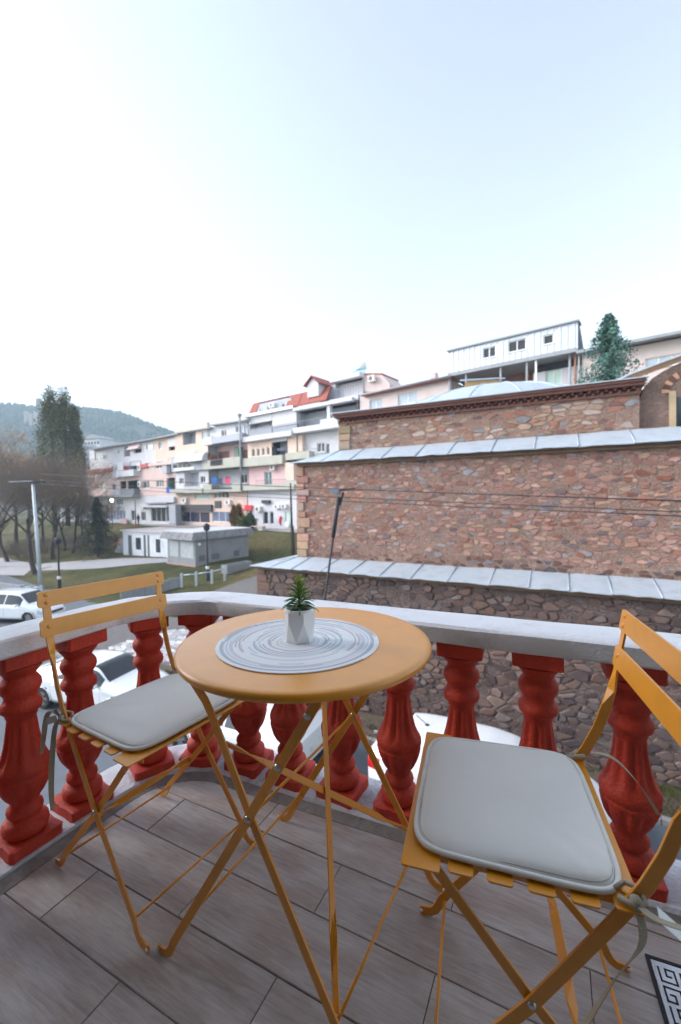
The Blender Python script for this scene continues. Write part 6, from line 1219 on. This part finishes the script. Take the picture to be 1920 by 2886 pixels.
# utility cabinet on the terrace
cb = W(1, 1448, 1455, 1568, 1790, 1.2); ct = empty('grey_cabinet', fpt((cb[0] + cb[1]) / 2, cb[2], 1.2), label='tall grey metal cabinet between the glass shopfront and the dark shop', cat='cabinet'); put('cabinet_body', fbox(MB(), (cb[0], cb[1], cb[2] - .4, cb[3]), .6, 1.4), FM['slate'], ct); put('cabinet_door', fbox(MB(), (cb[0] + .1, cb[1] - .1, cb[2] + .1, cb[3] - .15), 1.401, 1.43), FM['grey'], ct)
# steps with orange handrail
stp = empty('park_steps', (-24, 44, -4.2), label='flight of concrete steps with an orange handrail left of the white shed', cat='steps'); a0 = aty(345, 1520, 42.5); 
for k in range(7): put('step', MB().box(-1.2, -.17, 0, 1.2, .17, .18 + .0).xf(Matrix.Translation(V((a0.x - .1 * k, a0.y + .34 * k, -4.25 + .18 * k))) @ Matrix.Rotation(rad(-35), 4, 'Z')), FM['conc'], stp)
put('handrail', MB().tube([(a0.x - .9, a0.y - .2, -3.4), (a0.x + .2, a0.y + 2.2, -2.2)], .05, 6), mat('orange_rail', srgb(206, 110, 60), .6), stp)
# ================================================================== person walking by the shops
p = aty(391, 1487, 60); zg = gz(p.x, p.y); pq = aty(391, 1455, 60); Hh = pq.z - p.z; Hh = max(1.45, Hh)
me = bpy.data.meshes.new('person'); S_ = Hh / 1.75
J = [(0, 0, .92), (0, 0, 1.15), (0, .02, 1.40), (0, .03, 1.50), (0, .05, 1.62), (0, .05, 1.74), (.17, .02, 1.40), (.22, 0, 1.13), (.2, .12, .93), (-.17, .02, 1.40), (-.22, .02, 1.13), (-.2, .1, .95), (.09, 0, .88), (.1, .10, .48), (.1, .02, .07), (.1, .14, .03), (-.09, 0, .88), (-.1, -.04, .48), (-.1, -.22, .10), (-.1, -.12, .03)]
E_ = [(0, 1), (1, 2), (2, 3), (3, 4), (4, 5), (2, 6), (6, 7), (7, 8), (2, 9), (9, 10), (10, 11), (0, 12), (12, 13), (13, 14), (14, 15), (0, 16), (16, 17), (17, 18), (18, 19)]
RR = [.16, .15, .17, .07, .095, .08, .075, .06, .04, .075, .06, .04, .09, .07, .05, .04, .09, .07, .05, .04]
me.from_pydata([(x * S_, y * S_, z * S_) for x, y, z in J], E_, []); pe = bpy.data.objects.new('person', me); COL.objects.link(pe); pe.location = (p.x, p.y, zg + .04); pe.rotation_euler = (0, 0, rad(60)); me.materials.append(FM['blackc'])
sk = pe.modifiers.new('skin', 'SKIN'); me.skin_vertices[0].data[0].use_root = True
for i, r in enumerate(RR): me.skin_vertices[0].data[i].radius = (r * S_, r * S_ * .8)
pe.modifiers.new('sub', 'SUBSURF').levels = 1; tag(pe, 'person in dark clothes walking past the shops on the terrace', 'person')
# ================================================================== vegetation
m_bark = mat('dark_bark', srgb(70, 60, 58), .95, .3, 5, .6, 20); m_twig = mat('grey_brown_twig', srgb(116, 103, 94), .95, .25, 2)
m_ev = mat('poplar_leaf', (1, 1, 1), .8, .2, 3, attr=True, spec=.2); m_lf = mat('tree_leaf', (1, 1, 1), .8, .2, 3, attr=True, spec=.2)
def quadleaf(mb, p, size, rnd, flat=0.):
    a = V((rnd.gauss(0, 1), rnd.gauss(0, 1), rnd.gauss(0, 1) * (1 - flat))).normalized(); b = a.orthogonal().normalized(); b = (b * cos(1.3) + a.cross(b) * rnd.uniform(-1, 1)).normalized()
    mb.add([p - a * size * .5, p + b * size * .28, p + a * size * .5, p - b * size * .28], [(0, 1, 2, 3)])
def bare_tree(u, v, hgt, lean, spread, label, seed, leaves=None, nleaf=0, Y=None, levels=5, twig=m_twig):
    rnd = random.Random(seed); p = onz(u, v, -4.6) if Y is None else aty(u, v, Y)
    for _ in range(6):
        if Y is None: p = onz(u, v, gz(p.x, p.y))
    base = V((p.x, p.y, gz(p.x, p.y) - .1)); t = empty('bare_tree', base, label=label, cat='tree', group='trees in the park')
    tr, cr2, lf = MB(), MB(), MB(); tips = []
    def grow(q, d, L, r, lev):
        n = 4 if lev < 3 else 3; pts = [q]; rs = [r]; dd = d
        for k in range(n):
            dd = (dd + V((rnd.gauss(0, .13), rnd.gauss(0, .13), rnd.gauss(.04, .08)))).normalized(); q = q + dd * L / n; pts.append(q); rs.append(r * (1 - .6 * (k + 1) / n))
        (tr if lev < 2 else cr2).tube(pts, rs, 7 if lev < 2 else (4 if lev < 4 else 3), False)
        if lev >= levels: tips.append(q); return
        m_ = [5, 5, 5, 5, 4, 3][lev]
        for k in range(m_):
            f = (.45 + .55 * (k + 1) / m_) if lev else (.55 + .45 * (k + 1) / m_); i = min(int(f * n), n - 1); o = pts[i].lerp(pts[i + 1], f * n - i) if f < 1 else pts[-1]
            ax = V((rnd.gauss(0, 1), rnd.gauss(0, 1), rnd.uniform(-.25, .9))).normalized(); nd = (dd * rnd.uniform(.5, 1.) + ax * spread * (1.25 if lev == 0 else 1)).normalized()
            grow(o, nd, L * rnd.uniform(.55, .78), max(rs[i] * .55, .008), lev + 1)
    grow(V((0, 0, 0)), V((lean, 0, 1)).normalized(), hgt * .34, hgt * .016, 0)
    put('trunk', tr, m_bark, t, local=True, smooth=True); put('crown', cr2, twig, t, local=True)
    if leaves:
        for _ in range(nleaf):
            q = rnd.choice(tips) + V((rnd.gauss(0, .25), rnd.gauss(0, .25), rnd.gauss(0, .25))); lf.cur = tuple(c * rnd.uniform(.7, 1.2) for c in srgb(*rnd.choice(leaves))); quadleaf(lf, q, rnd.uniform(.12, .26), rnd)
        put('foliage', lf, m_lf, t, local=True, colors=True)
    return t
bare_tree(100, 1619, 14.5, -.30, .72, 'leaning bare tree with a thick dark trunk left of the pale mast', 4)
bare_tree(148, 1577, 13.5, .05, .68, 'dark bare tree just right of the pale mast', 9, [(150, 130, 70), (130, 120, 66)], 200)
bare_tree(-20, 1600, 15, .1, .72, 'bare tree cut by the picture edge, left of the leaning tree', 14)
bare_tree(205, 1560, 12, .0, .68, 'bare tree with some yellow leaves below the poplars', 21, [(176, 150, 66), (150, 128, 60)], 700)
bare_tree(258, 1530, 8, .05, .75, 'small bare tree beside the dark drooping spruce', 33)
bare_tree(45, 1500, 17.5, 0, .62, 'autumn tree with orange leaves rising behind the bare trees', 41, [(214, 166, 92), (204, 148, 78), (186, 142, 98)], 5500, Y=56)
bare_tree(-45, 1500, 16.5, 0, .62, 'reddish autumn tree at the picture edge behind the bare trees', 47, [(196, 140, 96), (176, 122, 96)], 1500, Y=62)
bare_tree(120, 1505, 13, 0, .64, 'grey leafless tree in front of the poplars', 52, [(150, 132, 84)], 200, Y=52)
bare_tree(290, 1500, 5.5, 0, .8, 'thin bare tree in front of the blue shop windows', 58, Y=50)
src_ = [o for o in bpy.data.objects if o.name.startswith('bare_tree') and o.parent is None]
for k, (u, Y, sc_, i, lab) in enumerate(((20, 44, .8, 0, 'bare tree between the leaning tree and the picture edge, farther back'), (180, 47, .75, 1, 'bare tree right behind the black lamp beside the pale mast'), (228, 50, .6, 0, 'bare tree standing left of the dark drooping spruce'), (75, 50, .9, 2, 'bare tree filling the gap behind the pale mast head'), (300, 56, .6, 3, 'small leafless tree at the foot of the pink house'))):
    c = copy_tree(src_[i]); p = aty(u, 1480, Y); c.location = (p.x, p.y, gz(p.x, p.y) - .1); c.rotation_euler = (0, 0, 1.3 + 2.1 * k); c.scale = (sc_,) * 3; c['label'] = lab
for k in range(14):
    c = copy_tree(src_[(0, 4, 2)[k % 3]]); u = 8 + 24 * k; Y = (44.5, 48.5, 46.5)[k % 3]; p = aty(u, 1490, Y); f_ = (.25, .42, .28)[k % 3]; c.location = (p.x, p.y, gz(p.x, p.y) - 1.25); c.rotation_euler = (0, 0, 1.7 * k); c.scale = (f_ * 1.25, f_ * 1.25, f_); c.name = 'leafless_bush'; c['label'] = 'leafless bush in the thicket along the park path, %s counted from the picture edge' % 'first second third fourth fifth sixth seventh eighth ninth tenth eleventh twelfth thirteenth fourteenth'.split()[k]; c['category'] = 'bush'; c['group'] = 'thicket along the park path'
def columnar(u, vt, vb, wpx, Y, label, seed, cols, name='poplar_tree', n=10500, size=.34, grp='tall poplars'):
    rnd = random.Random(seed); b = aty(u, vb, Y); tp_ = aty(u, vt, Y); zg = gz(b.x, b.y); H_ = tp_.z - zg; R_ = wpx / FPX * Y / 2; t = empty(name, (b.x, b.y, zg), label=label, cat='tree', group=grp)
    put('trunk', MB().tube([(0, 0, 0), (.1, 0, H_ * .5), (0, 0, H_ * .95)], [R_ * .14, R_ * .09, .03], 7), m_bark, t, local=True, smooth=True); c = MB(); cl = []
    for k in range(130):
        f = rnd.random() ** .8; r = R_ * ((.55 + .45 * min(1, f / .3)) if f < .45 else max(.03, (1 - ((f - .45) / .55) ** 1.35)) ** .9); a = rnd.uniform(0, 2 * pi); cl.append((V((cos(a) * r * rnd.uniform(.35, .95), sin(a) * r * rnd.uniform(.35, .95), H_ * (.16 + .84 * f))), R_ * rnd.uniform(.22, .42), rnd.uniform(.6, 1.25)))
    for _ in range(n):
        q, rr, g_ = rnd.choice(cl); d = V((rnd.gauss(0, .5), rnd.gauss(0, .5), rnd.gauss(0, 1.0))); g2 = g_ * rnd.uniform(.75, 1.25); c.cur = tuple(x * g2 for x in srgb(*rnd.choice(cols))); quadleaf(c, q + d * rr, size * rnd.uniform(.6, 1.2), rnd)
    put('crown', c, m_ev, t, local=True, colors=True)
PC_ = [(86, 90, 54), (100, 102, 60), (74, 82, 52), (122, 112, 66)]
columnar(155, 1106, 1480, 98, 70, 'tallest dark green poplar, left of its two neighbours', 3, PC_); columnar(192, 1112, 1480, 94, 71, 'dark green poplar in the middle of the three', 5, PC_); columnar(220, 1150, 1480, 50, 72, 'shorter dark green poplar nearest the pink house', 6, PC_, n=9000)
TH = [(120, 92, 52), (104, 88, 48), (134, 100, 60)]
pf = fpt(su(662), -2.3, 3.0); 
def shrub(u, vt, vb, wpx, Y, label, seed, cols, n=2200, size=.2, name='thuja_shrub'): columnar(u, vt, vb, wpx, Y, label, seed, cols, name, n, size, 'shrubs on the terrace')
shrub(660, 1430, 1500, 26, 46.5, 'brown conical thuja left of its twin, below the red sign', 61, TH); shrub(674, 1426, 1500, 30, 46.2, 'brown conical thuja in front of the red sign letters', 62, TH); shrub(690, 1462, 1510, 46, 45.5, 'yellow green rounded bush at the foot of the thujas', 63, [(112, 116, 62), (96, 108, 60)]); shrub(708, 1450, 1510, 34, 45.2, 'dark green laurel bush by the white shop', 64, [(62, 84, 62), (78, 98, 70)])
def spruce(u, vt, Y, zbase, wpx, label, seed, cols, n=46, droop=.35, name='spruce_tree', leafn=34, wf=.22):
    rnd = random.Random(seed); tp_ = aty(u, vt, Y); H_ = tp_.z - zbase; R_ = wpx / FPX * Y / 2; t = empty(name, (tp_.x, tp_.y, zbase), label=label, cat='tree')
    put('trunk', MB().tube([(0, 0, 0), (0, 0, H_ * .98)], [.02 * H_, .015], 7), m_bark, t, local=True); c = MB()
    for k in range(n * 9):
        f = rnd.random() ** 1.15; z = H_ * (1 - f * .95); L = R_ * 1.15 * min(1, f / wf) ** .85 * rnd.uniform(.55, 1.12); a = rnd.uniform(0, 2 * pi); d = V((cos(a), sin(a), 0)); g_ = rnd.uniform(.65, 1.3)
        for j in range(leafn * 2):
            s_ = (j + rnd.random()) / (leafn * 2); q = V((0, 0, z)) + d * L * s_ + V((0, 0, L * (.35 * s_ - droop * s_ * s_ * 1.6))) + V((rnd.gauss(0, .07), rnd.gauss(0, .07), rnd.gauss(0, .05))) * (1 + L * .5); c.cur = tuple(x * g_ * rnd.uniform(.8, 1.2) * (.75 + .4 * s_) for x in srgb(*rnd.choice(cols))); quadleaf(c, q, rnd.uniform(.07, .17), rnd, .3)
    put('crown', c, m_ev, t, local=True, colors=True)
spruce(1716, 892, 19.5, -4.6, 205, 'blue-green spruce rising behind the right end of the bath house', 71, [(84, 118, 108), (100, 134, 122), (70, 102, 94)])
p = onz(262, 1538, -4.3); spruce(272, 1405, 41, gz(-23.5, 41), 120, 'dark drooping spruce at the end of the park path', 72, [(62, 72, 66), (52, 62, 58), (84, 86, 74)], 22, .5, wf=.8)
# grass blades and litter on the verge below the stone wall
rg = random.Random(17); gm = MB(); lit = MB()
for _ in range(16000):
    s, n = rg.uniform(-14, 6), rg.uniform(9.95, 11.1); 
    if noise.noise(V((s * .9, n * 1.6, 3))) < .05: continue
    x, y = ws(s, n); z = gz(x, y); a = rg.uniform(0, 2 * pi); h_ = rg.uniform(.04, .13); k = rg.uniform(.7, 1.3); gm.cur = tuple(c * k for c in srgb(*rg.choice([(66, 82, 46), (80, 88, 52), (104, 98, 66), (56, 70, 42)]))); d = V((cos(a), sin(a), 0)) * .012
    gm.add([V((x, y, z)) - d, V((x, y, z)) + d, V((x + rg.gauss(0, .03), y + rg.gauss(0, .03), z + h_))], [(0, 1, 2)])
put('verge_grass', gm, m_lf, colors=True, kind='stuff', label='tufts of short grass along the foot of the stone wall', cat='grass')
for _ in range(1800):
    s, n = rg.uniform(-14, 6), rg.uniform(9.95, 11.1); x, y = ws(s, n); lit.cur = tuple(c * rg.uniform(.7, 1.2) for c in srgb(*rg.choice([(120, 96, 66), (98, 80, 60), (150, 140, 124), (84, 72, 60)]))); quadleaf(lit, V((x, y, gz(x, y) + .02)), rg.uniform(.04, .10), rg, .8)
put('leaf_litter', lit, m_lf, colors=True, kind='stuff', label='fallen leaves strewn on the verge by the stone wall', cat='leaves')
for k, (u, v) in enumerate(((1060, 2062), (1358, 1996), (1398, 2002), (1858, 2190))):
    p = onz(u, v, ZS + .06); b = MB(); b.hexa([V((x, y, z)) + V((p.x, p.y, gz(p.x, p.y) + .03)) for x, y, z in ((-.06, -.04, 0), (.07, -.03, 0), (.05, .05, 0), (-.05, .04, 0), (-.05, -.03, .05), (.05, -.03, .07), (.04, .04, .04), (-.04, .03, .06))])
    put('litter_scrap', b, FM['frame'], label=['white scrap of litter on the grass behind the hatchback tail', 'small white litter scrap at the wall foot, the left of a pair', 'larger white litter scrap at the wall foot, the right of a pair', 'white litter scrap on the grass near the right-hand baluster'][k], cat='litter', group='litter on the verge')
# ================================================================== hill with fortress
HY = 520.
ridge = [(-1400, 1230), (-900, 1190), (-400, 1150), (0, 1138), (60, 1143), (96, 1148), (130, 1143), (230, 1150), (262, 1153), (330, 1163), (365, 1173), (400, 1188), (440, 1204), (480, 1218), (510, 1233), (560, 1262), (640, 1300), (760, 1340), (900, 1372), (1300, 1395)]
HU = list(range(-1400, 1301, 20)); NRW = 16
def hpt(u, f):
    """f=1 ridge, 0 foot"""
    vr = lerp_tab(ridge, u); top_ = aty(u, vr, HY); y = HY - 250 * (1 - f); x = top_.x * (y / HY) ** .9; z = -6 + (top_.z + 6) * (f ** 1.25); z += (3.5 * noise.noise(V((x * .02, y * .02, 1))) + 6 * noise.noise(V((x * .008, y * .008, 5)))) * sin(pi * min(1, f * .97)) 
    return V((x, y, z))
hb = MB(); rows = [[hpt(u, r / NRW) for u in HU] for r in range(NRW + 1)]; rows.append([p + V((0, 120, -p.z - 10)) for p in rows[-1]]); nH = len(HU)
hb.add([p for r in rows for p in r], [(r * nH + i, r * nH + i + 1, (r + 1) * nH + i + 1, (r + 1) * nH + i) for r in range(len(rows) - 1) for i in range(nH - 1)])
put('hill', hb, mat('hillside_earth', srgb(88, 84, 70), .95, .3, .03, 0, dirt=srgb(60, 74, 54), dscale=.012), smooth=True, kind='structure')
rf = random.Random(23); fb_ = MB()
for _ in range(7500):
    u = rf.uniform(-700, 760); f = rf.random() ** .7 if rf.random() < .8 else rf.uniform(.93, 1.0); p = hpt(u, f)
    if noise.noise(V((p.x * .012, p.z * .03, 8))) < -.2 and f < .95: continue
    h_ = rf.uniform(3.5, 7.5) * (1 if f < .97 else .7); r_ = h_ * rf.uniform(.22, .4); k = rf.uniform(.6, 1.25); fb_.cur = tuple(c * k for c in srgb(*rf.choice([(50, 74, 58), (44, 66, 54), (58, 78, 60), (78, 80, 60)])))
    n = 5; a0 = rf.random() * 6; ring = [p + V((r_ * cos(a0 + 2 * pi * j / n), r_ * sin(a0 + 2 * pi * j / n), h_ * rf.uniform(.2, .4))) for j in range(n)]; fb_.add([p] + ring + [p + V((rf.gauss(0, .3), 0, h_))], [(1 + j, 1 + (j + 1) % n, n + 1) for j in range(n)] + [(1 + (j + 1) % n, 1 + j, 0) for j in range(n)])
put('hill_forest', fb_, m_lf, colors=True, kind='stuff', label='dark conifer wood covering the hill', cat='forest')
m_fort = mat('fortress_stone', srgb(130, 116, 112), .9, .2, .3)
fo = empty('hilltop_fortress', hpt(110, 1.), label='ruined fortress tower on the hill crest left of the poplars', cat='fortress'); b0 = hpt(110, 1.); 
for du, dv, w_, nm in ((-8, 16, 7, 'tower'), (2, 8, 10, 'curtain_wall')):
    q = aty(110 + du + 8, 1126 if nm == 'tower' else 1138, HY); put(nm, MB().lathe([(w_ * .55, -14), (w_ * .5, 0), (w_ * .46, 1.2)], 9, (q.x, q.y, q.z)), m_fort, fo)
ru = empty('ruined_church', hpt(88, .78), label='pale ruined church on the hillside below the fortress', cat='ruin'); q = aty(88, 1175, HY - 60)
for x, h_ in ((-5, 6), (0, 3.5), (5, 6)): put('ruin_wall', MB().box(-1.6, -1.5, -12, 1.6, 1.5, h_).xf(Matrix.Translation(q + V((x, 0, 0)))), mat('pale_ruin', srgb(176, 156, 148), .9, .15, .5), ru)
# ================================================================== air
hz = MB().box(-930, -90, -60, 930, 930, 150)
Mh = bpy.data.materials.new('thin_haze'); Mh.use_nodes = True; t = Mh.node_tree; t.nodes.remove(t.nodes['Principled BSDF']); pv = t.nodes.new('ShaderNodeVolumePrincipled'); pv.inputs['Color'].default_value = (.66, .86, 1., 1); pv.inputs['Density'].default_value = .0010; pv.inputs['Anisotropy'].default_value = 0.
t.links.new(pv.outputs[0], t.nodes['Material Output'].inputs['Volume'])
put('haze', hz, Mh, kind='stuff', label='thin pale blue haze in the air over the town', cat='haze')
